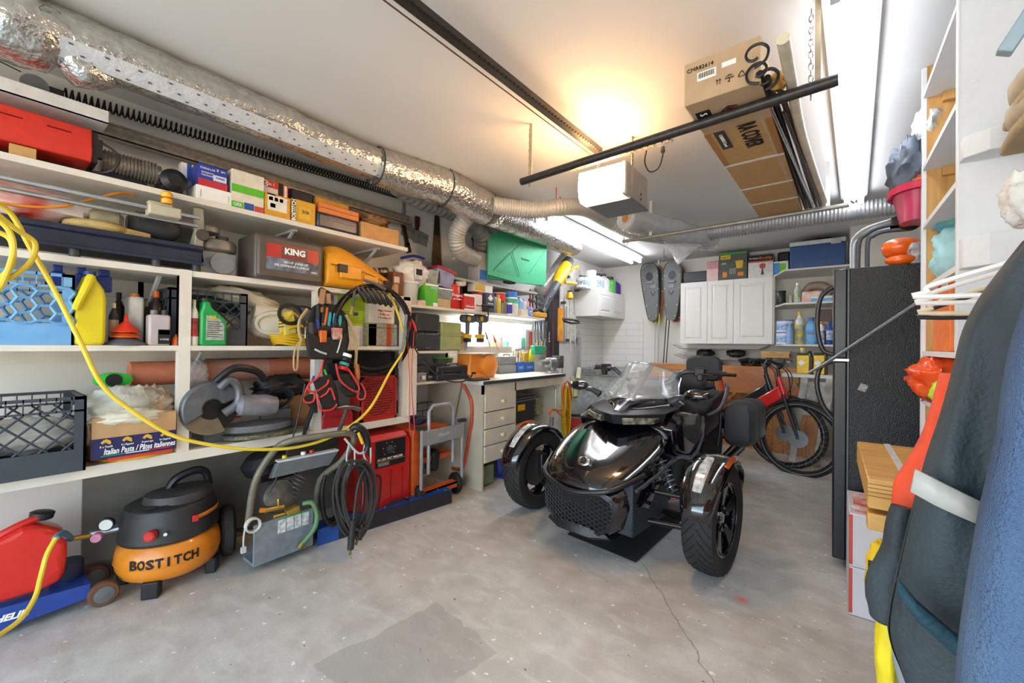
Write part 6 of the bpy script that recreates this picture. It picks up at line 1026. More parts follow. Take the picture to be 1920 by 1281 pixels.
def longbar(name,label,a,c,r,m,z=None,cat_='pole',n=10,zz=zp+.04): return single(B().tube([PZ(*a,zz),PZ(*c,zz)],r,n),name,m,label,cat_)
# long carton on the rack
zb_=zp+.023; cs=[PZ(1283,200,zb_),PZ(1428,160,zb_),PZ(1509,389,zb_),PZ(1420,403,zb_)]
d=(cs[3]-cs[0]).normalized(); 
q0=cs[0]; q1=Vector((cs[1].x,cs[1].y,zb_)); L_=3.72-q0.y; wd=.27; ang=math.atan2((cs[3]-cs[0]).x,(cs[3]-cs[0]).y)
t=thing('long_carton','very long taped cardboard carton printed CARVER COVER lying across the pipe rack','carton',(q0.x+.0,q0.y,zb_),-ang)
part(B().box((0,0,0),(wd,L_,.17)),'carton_body',M('#c19a63',.75,var=.08),t,bev=.004); part(B().box((-.001,-.001,-.001),(wd+.001,.30,.17)),'plastic_wrap',M('#e6e0d4',.12,alpha=.22,bump=.7,bsc=30),t)
for y in (.72,1.15,1.5): part(B().box((-.002,y,-.0015),(wd+.002,y+.022,.001)),'white_tape',M('#e8e6df',.4),t)
for x in (.0,wd-.025): part(B().box((x,.3,-.0012),(x+.025,.72,.0)),'brown_tape',M('#b07a3c',.4),t)
text('RA COVER',.1,TXK,t,(.17,.42,-.003),(0,1,0),(1,0,0),w=False,wid=.26,bold=.002); part(B().box((.04,.30,-.003),(.085,.50,-.001)),'dark_label',M('#3d3a33',.5),t); text('CARVER Cover',.022,TXW,t,(.062,.40,-.0045),(0,1,0),(1,0,0),w=False)
part(B().box((.02,.08,-.003),(.075,.13,-.001)),'black_mark',TXK,t); text('S',.04,TXW,t,(.047,.105,-.0045),(0,1,0),(1,0,0),w=False)
for i,a in enumerate((20,50,75,110,140)): part(B().tube([(.14,.1,-.002),(.14+.035*math.cos(R(a)),.1+.04*math.sin(R(a)),-.002)],.003,4),'splash_mark',(RD if i%2 else TXK),t)
text('CMR82614',.022,TXK,t,(.06,-.003,.135),(1,0,0),(0,0,1),w=False); part(B().box((.05,-.003,.08),(.12,-.001,.115)),'barcode_label',WT,t); part(B().box((.14,-.003,.1),(.19,-.001,.12)),'white_sticker',WT,t)
for i in range(14): part(B().box((.055+.0042*i,-.0045,.09),(.0565+.0042*i+.001*(i%2),-.003,.11)),'barcode_line',TXK,t)
text('⇈ ☂ ♺',.03,TXK,t,(.17,-.003,.05),(1,0,0),(0,0,1),w=False)
# poles on the rack
t=thing('scroll_pole','black curtain pole with a curled scroll end on the pipe rack','pole',PZ(1420,140,zp+.05)); part(B().tube([PZ(1424,138,zp+.05),PZ(1511,389,zp+.05)],.013,10),'pole',BK,t,w=True)
def scroll(o,s,fl=1): return [o+Vector((fl*s*r_*math.cos(R(a)),-.02,s*r_*math.sin(R(a)))) for a,r_ in ((-90,1),(-40,1),(10,.95),(60,.85),(110,.75),(160,.62),(210,.5),(260,.42),(310,.36))]
part(B().tube(scroll(PZ(1416,120,zp+.05)+Vector((0,0,.02)),.045),.005,6,sm=4),'scroll_finial',BK,t,w=True); part(B().tube(scroll(PZ(1424,140,zp+.05),.042,-1),.005,6,sm=4),'scroll_finial',BK,t,w=True)
t=thing('scroll_pole','second black curtain pole with a scroll end nearer the brass finial','pole',PZ(1436,150,zp+.05)); part(B().tube([PZ(1438,146,zp+.05),PZ(1520,388,zp+.05)],.013,10),'pole',BK,t,w=True); part(B().tube(scroll(PZ(1437,148,zp+.05)-Vector((0,0,.01)),.042),.006,6,sm=4),'scroll_finial',BK,t,w=True)
t=thing('brass_pole','dark brown pole with a round brass finial on the pipe rack','pole',PZ(1462,150,zp+.05)); q=PZ(1462,165,zp+.05); part(B().tube([q,PZ(1531,386,zp+.05)],.011,10),'pole',M('#4b3226',.4),t,w=True); ax_=(PZ(1531,386,zp+.05)-q).normalized()*-1; part(B().lathe([(.012,0),(.022,.012),(.02,.03),(.032,.045),(.035,.06),(.02,.075)],q,ax=ax_,n=20),'finial',M('#c79a4c',.25,metal=.8),t,w=True)
t=thing('pvc_pipe','long white plastic pipe bending slightly across the rack beside the strip light','pipe',PZ(1470,72,zp+.06)); part(B().tube([PZ(1468,72,zp+.05),PZ(1484,155,zp+.05),PZ(1506,262,zp+.05),PZ(1548,386,zp+.05)],.02,12,sm=5),'pipe',M('#ddd3b8',.4),t,w=True)
for k,(a,c,m,l) in enumerate((((1415,190),(1502,390),M('#b9ada0',.5),'pale grey tube between the carton and the black poles'),((1445,200),(1526,388),CH,'slim chrome rod among the black curtain poles'),((1470,210),(1538,386),M('#3b2c26',.4),'slim dark brown rod beside the white plastic pipe'))): longbar('slim_rod',l,a,c,.008,m,zz=zp+.03)
# plastic wrapped roll
ra,rb=PZ(1180,412,2.33),PZ(1325,452,2.33); t=thing('wrapped_roll','grey carpet roll wrapped in clear plastic hanging under the ceiling','roll',(ra+rb)/2)
part(B().tube([ra,ra.lerp(rb,.5),rb],[.085,.095,.085],20,sm=6),'roll',M('#8f9092',.6,var=.2),t,w=True); b=B().tube([ra-(rb-ra)*.03,ra,ra.lerp(rb,.5),rb,rb+(rb-ra)*.12],[.07,.1,.115,.105,.05],20,sm=6)
for v in b.v: v+=Vector((1,1,1))*(.02*NZ.noise(v*12))
part(b,'plastic_wrap',M('#dfe2e2',.15,alpha=.45,bump=.7,bsc=25),t,w=True,ang=80); part(B().loft([[PZ(1240,448,2.3),PZ(1330,452,2.3)],[PZ(1262,480,2.1),PZ(1300,470,2.1)]],closed=False,caps=False).loft([[PZ(1262,480,2.1),PZ(1300,470,2.1)],[PZ(1271,497,1.98),PZ(1276,492,1.98)]],closed=False,caps=False),'plastic_tail',M('#dfe2e2',.15,alpha=.5,bump=.7,bsc=25),t,w=True,solid=.004)
part(B().sph(ra-(rb-ra)*.04,.035,10,8),'knot',M('#c9803c',.5),t,w=True)
# hooks
def hook(label,px,py,m=GR,s=.03,y=0,z=ZC): q=PZ(px,py,2.44); return single(B().tube([(q.x,q.y,ZC),(q.x,q.y,q.z+.01),(q.x+s*.1,q.y,q.z-s),(q.x+s*.7,q.y,q.z-s*1.3),(q.x+s*1.2,q.y,q.z-s*.6),(q.x+s*1.2,q.y,q.z)],.004,6,sm=4),'ceiling_hook',m,label,'hook')
hook('small red hook screwed into the ceiling over the beige hose',1043,370,RD); hook('dark hook in the ceiling beyond the beige ribbed hose',1170,452,DG,.04); hook('dark hook in the ceiling holding the snowshoes',1245,478,DG,.03)
# garage door opener with its lamp
zr_=2.42; r0=PZ(720,-25,zr_); r1=PZ(1128,292,zr_); 
t=thing('opener_rail','dark steel garage door opener rail with a drive chain under the ceiling','opener rail',(r0+r1)/2); ax_=(r1-r0).normalized(); nr=Vector((ax_.y,-ax_.x,0))
def rbox(o,c,w_,h_,off=0,dz=0): p=[nr*(off-w_/2),nr*(off+w_/2)]; return [[o+p[0]+Vector((0,0,dz)),o+p[1]+Vector((0,0,dz)),o+p[1]+Vector((0,0,dz+h_)),o+p[0]+Vector((0,0,dz+h_))],[c+p[0]+Vector((0,0,dz)),c+p[1]+Vector((0,0,dz)),c+p[1]+Vector((0,0,dz+h_)),c+p[0]+Vector((0,0,dz+h_))]]
r0x=r0-ax_*1.6; part(B().loft(rbox(r0x,r1,.045,.006)).loft(rbox(r0x,r1,.012,.04,0,.006)),'rail',M('#4b4641',.35,metal=.6),t,w=True)
b=B(); L_=(r1-r0x).length; n=int(L_/.028)
for i in range(n): q=r0x+ax_*(L_*i/n)+nr*.027+Vector((0,0,-.004)); b.add([q+nr*.006,q+ax_*.02+nr*.006,q+ax_*.02-nr*.006,q-nr*.006]+[p+Vector((0,0,-.008)) for p in (q+nr*.006,q+ax_*.02+nr*.006,q+ax_*.02-nr*.006,q-nr*.006)],[(0,1,2,3),(7,6,5,4),(0,4,5,1),(1,5,6,2),(2,6,7,3),(3,7,4,0)])
part(b,'drive_chain',M('#3a3531',.4,metal=.6),t,w=True); part(B().loft(rbox(r0x,r1,.004,.004,-.05,.0)),'cable',BR,t,w=True)
o=PY(1128,345,2.28); t=thing('garage_door_opener','white garage door opener with a glowing warm lamp hanging below the dark pipe','garage door opener',(o.x,2.28,2.13)); xl,xr=PY(1089,345,2.28).x,PY(1166,345,2.28).x; zt_,zb2=PY(1130,312,2.28).z,PY(1130,373,2.28).z
lens=[(0,zb2),(-.025,zb2+.03),(-.035,(zt_+zb2)/2),(-.02,zt_-.015),(0.05,zt_)]; part(B().loft([[(x,2.28+p[0],p[1]) for p in lens]+[(x,2.36,zt_),(x,2.36,zb2)] for x in (xl,xl+.02,xr-.02,xr)]),'lamp_lens',M('#ffc88a',.5,emit=26,var=0),t,w=True)
part(B().loft([[(xl+.01,2.36,zb2-.0),(xr+.03,2.36,zb2),(xr+.03,2.36,zt_),(xl+.01,2.36,zt_)],[(xl+.03,2.62,zb2+.0),(xr+.03,2.62,zb2),(xr+.03,2.62,zt_),(xl+.03,2.62,zt_)]]).box((xr+.001,2.27,zb2),(xr+.03,2.36,zt_)),'motor_housing',M('#a9a9aa',.4),t,w=True,bev=.008); part(B().box((xl+.02,2.34,zb2-.008),(xr+.03,2.63,zb2)),'bottom_edge',M('#6a6c70',.4),t,w=True)
for z in (.03,.06): part(B().lathe([(.008,0),(.006,.004)],(xr+.03,2.5,zb2+z),ax=(1,0,0),n=10),'button',DG,t,w=True)
HM=M('#c8bda9',.4,metal=.5,h2='#6d655a',sc=60)
for x in (xl+.03,xr-.01): part(B().box((x,2.44,zt_),(x+.004,2.47,ZC)),'hanger_strap',HM,t,w=True)
a,c=PZ(1070,322,2.34),PZ(1262,264,2.34); part(B().loft([[a,a+Vector((0,0,.03)),a+Vector((0,.004,.03)),a+Vector((0,.004,0))],[c,c+Vector((0,0,.03)),c+Vector((0,.004,.03)),c+Vector((0,.004,0))]]),'perforated_angle',HM,t,w=True)
b=B(); [b.lathe([(.007,0),(.007,.001)],a.lerp(c,(i+.5)/16)+Vector((0,-.0005,.015)),ax=(0,-1,0),n=8) for i in range(16)]; part(b,'hole_row',TXK,t,w=True)
part(B().tube([PZ(1212,283,2.3),PZ(1209,305,2.3),PZ(1218,322,2.3),PZ(1234,316,2.3),PZ(1242,295,2.32),PZ(1243,278,2.36)],.004,6,sm=5),'power_cord',DG,t,w=True); part(B().lathe([(.035,0),(.035,.01),(.02,.03)],PZ(1238,270,2.5)+Vector((0,0,.02)),ax=(0,0,-1),n=18),'ceiling_socket',WT,t,w=True); part(B().cyl(PZ(1243,277,2.4),PZ(1243,284,2.36),.012),'cord_plug',DG,t,w=True)
l=bpy.data.lights.new('opener_bulb','POINT'); l.energy=3; l.color=(1,.62,.3); l.shadow_soft_size=.06; lo=bpy.data.objects.new('opener_bulb',l); lo.location=((xl+xr)/2,2.22,zt_+.06); COL.objects.link(lo)
# ================= far left corner: wall cabinet, sink
CW=M('#e6e5e1',.4,var=.02); xc=-2.62; ya,yb2=PX(1122,560,xc).y,PX(1171,560,xc).y; zc0,zc1=PX(1123,592,xc).z,PX(1123,542,xc).z
def raised(t,o,ex,w,h,mat=CW):
    # raised-panel door in the plane through o, width along ex, facing ex x up
    ex=Vector(ex); up=Vector((0,0,1)); n=ex.cross(up)
    def R_(a,b_,c,d,e,f=None): f=f if f is not None else e; return [o+ex*a+up*c+n*e,o+ex*b_+up*c+n*e,o+ex*b_+up*d+n*f,o+ex*a+up*d+n*f]
    m=min(w,h)*.17; part(B().loft([R_(0,w,0,h,0),R_(0,w,0,h,.016),R_(.003,w-.003,.003,h-.003,.018)]+[R_(m+k,w-m-k,m+k,h-m-k,e) for k,e in ((0,.018),(.006,.013),(.016,.013),(.032,.02))]),'door',mat,t,w=True,ang=12)
t=thing('wall_cabinet','small white two-door wall cabinet in the far left corner over the sink','cabinet',(-2.8,(ya+yb2)/2,zc0)); part(B().box((XL+.003,ya,zc0),(xc-.018,yb2,zc1)),'body',CW,t,w=True)
hw=(yb2-ya)/2-.002; raised(t,Vector((xc-.018,ya,zc0)),(0,1,0),hw,zc1-zc0); raised(t,Vector((xc-.018,ya+hw+.004,zc0)),(0,1,0),hw,zc1-zc0)
cc=zc1
for i,(a,c,tp,kd,m,cp,lb,l) in enumerate(((1094,1103,516,'round',M('#dfe3e6',.4),DG,M('#3b4450',.5,h2='#cfd8e0',sc=60),'small spray bottle with a dark label at the left on the corner cabinet'),(1103,1112,516,'round',WT,GR,M('#5f93c8',.5,h2='#dfe8f0',sc=60),'white bottle with a blue label second from left on the corner cabinet'),(1113,1124,507,'jar',WT,WT,None,'tall plain white spray bottle on the corner cabinet'),(1126,1137,512,'round',M('#e6e8ea',.4),DG,M('#3c7fb8',.5,h2='#e8eef4',sc=60),'white jug with a blue label on the corner cabinet'),(1137,1147,513,'round',M('#e3e4e6',.4),DG,None,'plain white jug left of the green bottle on the corner cabinet'))): bottle('cleaning_bottle',l,'bottle',(0,a,c,tp,cc,xc-.08),kd,m,cap=cp,lab=lb)
bottle('cleaning_bottle','bright green spray bottle on the corner cabinet','bottle',(0,1149,1158,519,cc,xc-.05),'spray',M('#3fb53c',.4,h2='#8ad06a',sc=20),cap=DG); bottle('cleaning_bottle','purple bottle at the right end of the corner cabinet','bottle',(0,1159,1167,524,cc,xc-.05),'round',M('#5a35a0',.4),cap=LG)
yl=PX(1092,700,-2.35).y; t=thing('utility_sink','grey stainless utility sink cabinet in the far left corner','sink',(-2.55,5.95,0)); SK=M('#c6ccc9',.3,metal=.45,var=.3,sc=8)
part(B().box((XL+.03,5.5,0),(-2.06,6.36,.8)),'cabinet_body',SK,t,w=True); part(B().box((XL+.03,5.47,.8),(-2.03,6.36,.9)),'sink_rim',M('#a0a6a4',.35,metal=.5,var=.3,sc=20),t,w=True,bev=.01); part(B().box((XL+.1,5.497,.35),(-2.3,5.5,.72)),'front_panel',M('#c0c8c6',.2,h2='#8d9694',sc=25),t,w=True)
q=PY(1122,682,6.3); part(B().tube([(q.x,6.3,.9),(q.x,6.3,q.z+.02),(q.x+.02,6.2,q.z+.04),(q.x+.03,6.1,q.z)],.012,8,sm=4).sph((q.x-.07,6.3,.95),.02,8,6).sph((q.x+.08,6.3,.95),.02,8,6),'faucet',CH,t,w=True)
# ================= snowshoes and poles on the back wall
SF=M('#6a6d70',.5,var=.1); 
def snowshoe(px,pyt,pyb,y,label,rim,deck,w_=.115,tilt=0):
    a,c=PY(px,pyt,y),PY(px+tilt,pyb,y); H=a.z-c.z; t=thing('snowshoe',label,'snowshoe',(c.x,y,c.z),0,'snowshoes'); k=(a.x-c.x)
    out=[(0,H),(w_*.6,H*.985),(w_*.93,H*.9),(w_,H*.78),(w_*.92,H*.55),(w_*.72,H*.25),(w_*.5,H*.05),(w_*.25,0),(-w_*.25,0),(-w_*.5,H*.05),(-w_*.72,H*.25),(-w_*.92,H*.55),(-w_,H*.78),(-w_*.93,H*.9),(-w_*.6,H*.985)]; out=[(x+k*z/H,z) for x,z in out]
    part(B().tube([(x,0,z) for x,z in out],.009,6,sm=3,closed=True),'rim',rim,t); part(B().prism([(x*.93,z*.985+H*.005) for x,z in out],1,-.003,.003),'deck',deck,t,bev=0)
    part(B().lathe([(.052,0),(.052,.001)],(k*.78,-.007,H*.77),ax=(0,-1,0),n=18,sy=1.2),'toe_opening',BK,t); part(B().ob((k*.66,-.015,H*.66),(.1,.02,.03)).prism([(-.04,H*.55),(.04,H*.55),(.05,H*.62),(-.05,H*.62)],1,-.012,-.003),'binding',GR,t,bev=.003); part(B().tube([(-.035,-.006,H*.5),(0,-.006,H*.43),(.035,-.006,H*.5)],.004,5),'mark',BK,t)
    for i in range(10): x,z=out[(1,3,4,5,6,9,10,11,12,14)[i]]; part(B().lathe([(.007,0),(.005,.004)],(x*.84,-.004,z*.96+H*.02),ax=(0,-1,0),n=6),'rivet',WT,t)
snowshoe(1230,500,604,6.28,'snowshoe with a red rim behind the left grey snowshoe',M('#c9403f',.4),M('#3a3f45',.5),tilt=0); snowshoe(1268,498,603,6.28,'snowshoe with a red rim behind the right grey snowshoe',M('#c9403f',.4),M('#3a3f45',.5),tilt=0)
snowshoe(1216,494,601,6.2,'left grey snowshoe with a khaki rim hanging on the back wall',M('#5a604e',.4),SF,.13,tilt=8); snowshoe(1261,491,600,6.2,'right grey snowshoe with a khaki rim hanging on the back wall',M('#6c7250',.4),SF,.13,tilt=-3)
for i,(a,b_,c,d_,m,l) in enumerate(((1230,600,1227,690,LG,'left slim grey ski pole with a yellow top under the snowshoes'),(1236,600,1233,690,LG,'right slim grey ski pole with a yellow top under the snowshoes'),(1254,598,1243,692,BK,'left black ski pole under the right snowshoe'),(1260,598,1248,692,BK,'right black ski pole under the right snowshoe'))):
    t=thing('ski_pole',l,'ski pole',PY(c,d_,6.24),group='ski poles'); part(B().tube([PY(a,b_-60,6.24),PY(c,d_,6.24)],.007,6),'shaft',m,t,w=True); part(B().lathe([(.005,0),(.035,.004),(.005,.008)],PY(c,d_-4,6.24),n=12),'basket',BK,t,w=True)
    if i<2: part(B().tube([PY(a,b_-12,6.235),PY(a,b_+8,6.235)],.011,6),'yellow_band',M('#c9d02c',.4),t,w=True)
single(B().tube([PY(1246,462,6.2),PY(1247,480,6.2),PY(1240,490,6.2)],.005,6,sm=3).ob(PY(1235,492,6.2),(.02,.01,.08)),'hanging_clip',LG,'pale clip and wire from which the snowshoes hang','clip')
# ================= white wall cabinets and what stands on them
YC=6.05; zc0=PY(1360,645,YC).z; zc1=PY(1360,525,YC).z; xs=[PY(q,600,YC).x for q in (1275.5,1326,1375,1449)]
t=thing('wall_cabinets','row of three white raised-panel wall cabinets on the back wall','cabinet',((xs[0]+xs[3])/2,6.2,zc0)); part(B().box((xs[0],YC+.018,zc0),(xs[3]+.015,YB-.002,zc1)),'body',CW,t,w=True)
for i in range(3): raised(t,Vector((xs[i]+.001,YC+.018,zc0)),(1,0,0),xs[i+1]-xs[i]-.003,zc1-zc0)
def K(n,l,c,pl,pr,pt,mat,dep=.15,f=YC+.03,z=None,**k): return carton(n,l,c,(1,pl,pr,pt,zc1+.001 if z is None else z,f),mat,dep,**k)
K('black_bag','black folded nylon bag lying on the left wall cabinet','bag',1281,1326,509,M('#3c4045',.5,bump=.4),.2,bev=.02)
t,w,h=K('pink_box','translucent pink box with a darker lid on the middle cabinet','box',1325,1347,490,M('#dcb9b8',.35),.15); part(B().box((-w/2-.003,-.003,h*.62),(w/2+.003,.15,h)),'lid',M('#c98f90',.4),t,bev=.006)
t,w,h=K('vacuum_box','dark green-grey vacuum box with a yellow canister picture on the cabinets','box',1348,1401,473,M('#51564c',.5),.2,bands=[(0,1,.93,1,M('#3d9a3a',.5),'green_top'),(.06,.42,.76,.91,M('#e6c81c',.5),'yellow_label')],texts=[('wagner',.24,.835,.09,TXK,.3),('550',.18,.6,.09,TXW,.16)])
part(B().lathe([(.035,0),(.042,.06),(.048,.07),(.05,.1)],(w*.24,-.004,h*.4),n=16,sy=.1),'canister_picture',M('#e3b31c',.5),t); part(B().box((w*.1,-.006,h*.6),(w*.42,-.004,h*.68)),'dark_band',TXK,t)
for i in range(4): part(B().box((-w*.1+.02*i,-.003,h*.2),(-w*.08+.02*i,-.001,h*.42)),'tool_picture',LG,t)
part(B().box((-w*.36,-.003,h*.1),(-w*.2,-.001,h*.3)).box((w*.18,-.003,h*.12),(w*.38,-.001,h*.26)),'orange_picture',OR,t)
t,w,h=K('heater_box','white and black heater box marked Buddy in orange on the right cabinet','box',1403,1450,478,M('#dcd9d6',.5),.2,bands=[(0,1,.74,1,TXK,'black_header'),(0,1,.68,.74,M('#c33a30',.5),'red_line')],texts=[('Mr Heater',.24,.86,.1,TXW,.38),('Buddy',.7,.86,.16,M('#f08a1c',.5),.5)]); part(B().lathe([(.035,0),(.035,.004)],(w*.08,-.001,h*.5),ax=(0,-1,0),n=20),'dish_picture',M('#c0504a',.5),t); part(B().prism([(w*.02,h*.12),(w*.14,h*.12),(w*.1,h*.4),(w*.06,h*.4)],1,-.004,-.001),'stand_picture',DG,t)
K('green_blue_box','small green and blue box at the right end of the cabinets','box',1451,1478,490,WT,.12,bands=[(0,.4,.1,.9,M('#3f8fd8',.5)),(.4,.85,.15,.85,M('#7ccf3a',.5))]); K('black_rounded_case','black rounded case at the back above the green and blue box','case',1458,1482,472,BK,.12,f=YC+.2,bev=.02)
# corner shelves
YS=5.72
def sh(px0,py0,px1,l,y=YS): z=PY((px0+px1)/2,py0,y).z; x0=xs[3]+.02; x1=cx; single(B().add([(x0,YC+.03,z-.02),(x0,YB-.002,z-.02),(x1,YB-.002,z-.02),(x1,y,z-.02),(x0+.12,y,z-.02)]+[(x0,YC+.03,z),(x0,YB-.002,z),(x1,YB-.002,z),(x1,y,z),(x0+.12,y,z)],[(0,1,2,3,4),(9,8,7,6,5),(0,5,6,1),(1,6,7,2),(2,7,8,3),(3,8,9,4),(4,9,5,0)]),'corner_shelf',m_white,l,'shelf'); return z
zA=sh(1480,500,1590,'top white corner shelf carrying the blue cooler'); zB=sh(1480,566,1565,'middle white corner shelf right of the cabinets'); zD=sh(1460,646,1565,'bottom white corner shelf full of detergent bottles')
t,w,h=TH_('cooler','blue picnic cooler with a white lid on the top corner shelf','cooler',(1,1481,1586,449,zA,YS+.03)); part(B().box((-w/2,.0,0),(w/2,.3,h*.84)),'body',M('#264f86',.4),t,bev=.012); part(B().box((-w/2-.004,-.004,h*.84),(w/2+.004,.304,h)),'lid',M('#cfd2d2',.45),t,bev=.012); part(B().box((w*.25,-.012,h*.78),(w*.42,-.002,h*.95)),'latch',LG,t,bev=.003); part(blob(B(),(0,.12,h*1.04),(w*.36,.09,h*.07),.2,3,2),'black_cover',BK,t)
bottle('dark_canister','dark green canister on the middle corner shelf','canister',(1,1454,1473,545,zB,YS+.15),'can',M('#1e2d28',.35),cap=BK); bottle('small_glass_bottle','pair-like small clear bottle beside the dark green canister','bottle',(1,1479,1486,554,zB,YS+.15),'jar',M('#b5b3a4',.3),cap=LG); bottle('sanitizer_bottle','clear pump bottle with a green label on the middle corner shelf','bottle',(1,1488,1502,530,zB,YS+.12),'round',M('#d5d6d0',.2,alpha=.85),cap=WT,lab=M('#6f9a5a',.5,h2='#e0dcd0',sc=50))
K('orange_white_bag','white and orange package on the middle corner shelf','package',1503,1540,546,M('#e3a892',.5,h2='#efe4dc',sc=12),.15,f=YS+.12,z=zB+.001,bev=.015); K('blue_tray_box','flat light blue box at the front of the middle corner shelf','box',1520,1560,556,M('#6aa3dc',.4),.12,f=YS+.02,z=zB+.001,bands=[(0,1,.7,1,WT)])
single(B().tube([PY(1506,553,YS+.2),PY(1520,538,YS+.2),PY(1545,537,YS+.15),PY(1562,549,YS+.1)],[.03,.05,.05,.035],12,sm=4),'brown_hose',M('#8d7b6c',.5),'thick brown rubber elbow on top of the white and orange package','hose')
z=zD+.001
for i,(a,c,tp,b0) in enumerate(((1454,1486,623,0),(1455,1487,600,1))):
    zz=z if i==0 else z+place(1,1454,1486,623,z,YS+.1)[3]+.001; bottle('detergent_tub',('lower white tub with a blue lid on the bottom corner shelf','upper white tub with a blue lid stacked on the bottom corner shelf')[i],'tub',(1,a,c,tp,zz,YS+.1),'can',M('#e2e8f0',.4),cap=M('#2c58b8',.4),lab=M('#b8d0e8',.5,h2='#4a80c8',sc=30),band=(.15,.7),dep=.8)
bottle('blue_spray','translucent light blue bottle in front of the white tubs','bottle',(1,1474,1487,607,z,YS+.02),'round',M('#8fb4e4',.35),cap=M('#8fb4e4',.35)); bottle('vinegar_jug','clear jug with a yellow and blue label on the bottom corner shelf','bottle',(1,1490,1508,584,z,YS+.08),'round',M('#dfe0da',.25),cap=YE,lab=M('#e8da2c',.5,h2='#3c6ac0',sc=14),band=(.02,.6))
bottle('window_cleaner','light blue window cleaner refill with a red Windex label','bottle',(1,1510,1533,595,z,YS+.06),'round',M('#4f9fe0',.35,h2='#9fd0f0',sc=10),cap=M('#3c70c0',.4),txt=('Windex',.12,TXR)); bottle('white_cleaner','white bottle with a blue label beside the light blue refill','bottle',(1,1534,1546,603,z,YS+.04),'round',WT,cap=OR,lab=M('#3a4c9a',.5,h2='#e8e8f0',sc=30)); bottle('blue_cleaner','dark blue bottle at the right end of the bottom corner shelf','bottle',(1,1549,1562,602,z,YS+.02),'round',M('#2450a8',.35),cap=M('#2450a8',.4),lab=M('#dfe4f0',.5,h2='#2450a8',sc=30))
K('dark_packet','dark brown packet leaning at the back of the bottom corner shelf','packet',1538,1560,580,M('#5b4a40',.5),.04,f=YS+.2,z=z+.001,texts=[('SOY',.5,.5,.4,TXW,.5)])
# ledge with snowboards below the cabinets
zl0=PY(1340,655,6.1).z; single(B().box((xs[0]-.0,6.32,zl0-.02),(cx-.01,YB-.002,zc0-.002)),'mounting_rail',m_white,'pale grey mounting rail below the white wall cabinets','rail')
def board(l,px0,px1,py,y,m,edge): 
    a,c=PY(px0,py,y),PY(px1,py+1,y); z=a.z; t=thing('snowboard',l,'snowboard',((a.x+c.x)/2,y,z),0,'snowboards'); W_=(c.x-a.x)/2; n=12
    top=[[(x,y_,.05*max(0,abs(x)/W_-.82)/.18) for y_ in (0,.24)] for x in [-W_+2*W_*i/24 for i in range(25)]]
    part(B().loft([[(p[0][0],0,p[0][2]),(p[1][0],.24,p[1][2]),(p[1][0],.24,p[1][2]+.012),(p[0][0],0,p[0][2]+.012)] for p in top]),'board',m,t); part(B().tube([(p[0][0],-.002,p[0][2]+.006) for p in top],.004,5),'edge',edge,t)
    for s in (-.3,.35): part(blob(B(),(W_*s,.1,-.05),(.1,.07,.045),.3,4,s*9,fold=.5),'binding',BK,t,ang=70)
    return t
board('lower white snowboard lying base up on the rack below the cabinets',1264,1485,672,6.0,M('#dcd8d0',.35),M('#a85a3c',.4)); board('upper white snowboard on the rack close under the cabinets',1262,1440,654,6.08,M('#d7d6d3',.35),M('#6a4a4c',.4))
t,w,h=K('shoe_box','tan cardboard box with a wider lid on the snowboard rack','box',1428,1480,659,M('#d3a768',.7),.2,f=5.93,z=PY(1450,671,5.93).z); part(B().box((-w*.53,-.008,h*.62),(w*.53,.205,h)),'lid',M('#dcb278',.7),t); text('VEZELE',.02,BR,t,(-w*.1,-.01,h*.8),(1,0,0),(0,0,1),w=False)
for x_ in (1330,1480): single(B().box((PY(x_,670,6.3).x,5.98,PY(x_,676,6.2).z-.02),(PY(x_,670,6.3).x+.03,YB-.002,PY(x_,676,6.2).z-.004)),'rack_arm',LG,('left' if x_<1400 else 'right')+' grey rack arm holding the snowboards','rack arm')
# white counter with work lights
zk=PY(1530,703,5.4).z; x0=PY(1466,700,5.4).x; t=thing('white_counter','weathered white wooden counter at the back beside the black fridge','counter',(x0+.3,5.5,0)); WW=M('#d4d3cd',.6,h2='#8d8a80',sc=7)
part(B().box((x0,5.4,zk-.035),(x0+.62,5.74,zk)),'counter_top',M('#dcdbd6',.5),t,w=True); q=PY(1510,720,5.4)
part(B().ob((q.x-.06,5.42,zk*.5),(.06,.03,zk*.98),(0,.12,0)).ob((q.x+.16,5.42,zk*.5),(.07,.03,zk*.98),(0,.12,0)),'leg',WW,t,w=True); part(B().box((q.x-.14,5.43,zk*.55),(q.x+.3,5.46,zk*.62)).box((q.x-.02,5.44,zk*.7),(q.x+.3,5.47,zk*.92)),'crosspiece',WW,t,w=True)
for i,(a,c) in enumerate(((1494,1524),(1526,1552))):
    t,w,h=TH_('work_light',('left yellow and black work light with a lit lamp on the white counter','right yellow and black work light on the white counter')[i],'work light',(1,a,c,660,zk+.001,5.46),'yellow work lights'); part(B().box((-w/2,0,0),(w*.3,.09,h*.85)),'body',M('#efc21c',.4),t,bev=.01); part(B().lathe([(.035,0),(.035,.006)],(-w*.2,-.001,h*.5),ax=(0,-1,0),n=4),'lamp_face',M('#e8e4d8',.3),t); part(B().box((w*.3,0,0),(w*.5,.09,h*.8)).box((-w*.5,.01,h*.85),(w*.2,.08,h*.95)),'black_trim',BK,t,bev=.006); part(B().tube([(w*.1,.04,h*.85),(w*.35,.04,h*1.02),(w*.5,.04,h*.5)],.009,6,sm=4),'handle',BK,t)
t,w,h=TH_('oil_jug','small clear jug with a yellow cap behind the work lights','jug',(1,1496,1514,652,zk+.001,5.6)); part(B().lathe([(.05,0),(.055,.02),(.055,h*.6),(.02,h*.85),(.02,h*.9)],(0,.05,0),n=16),'body',M('#b5b7a8',.3),t); part(B().cyl((0,.05,h*.9),(0,.05,h),.025),'cap',YE,t)
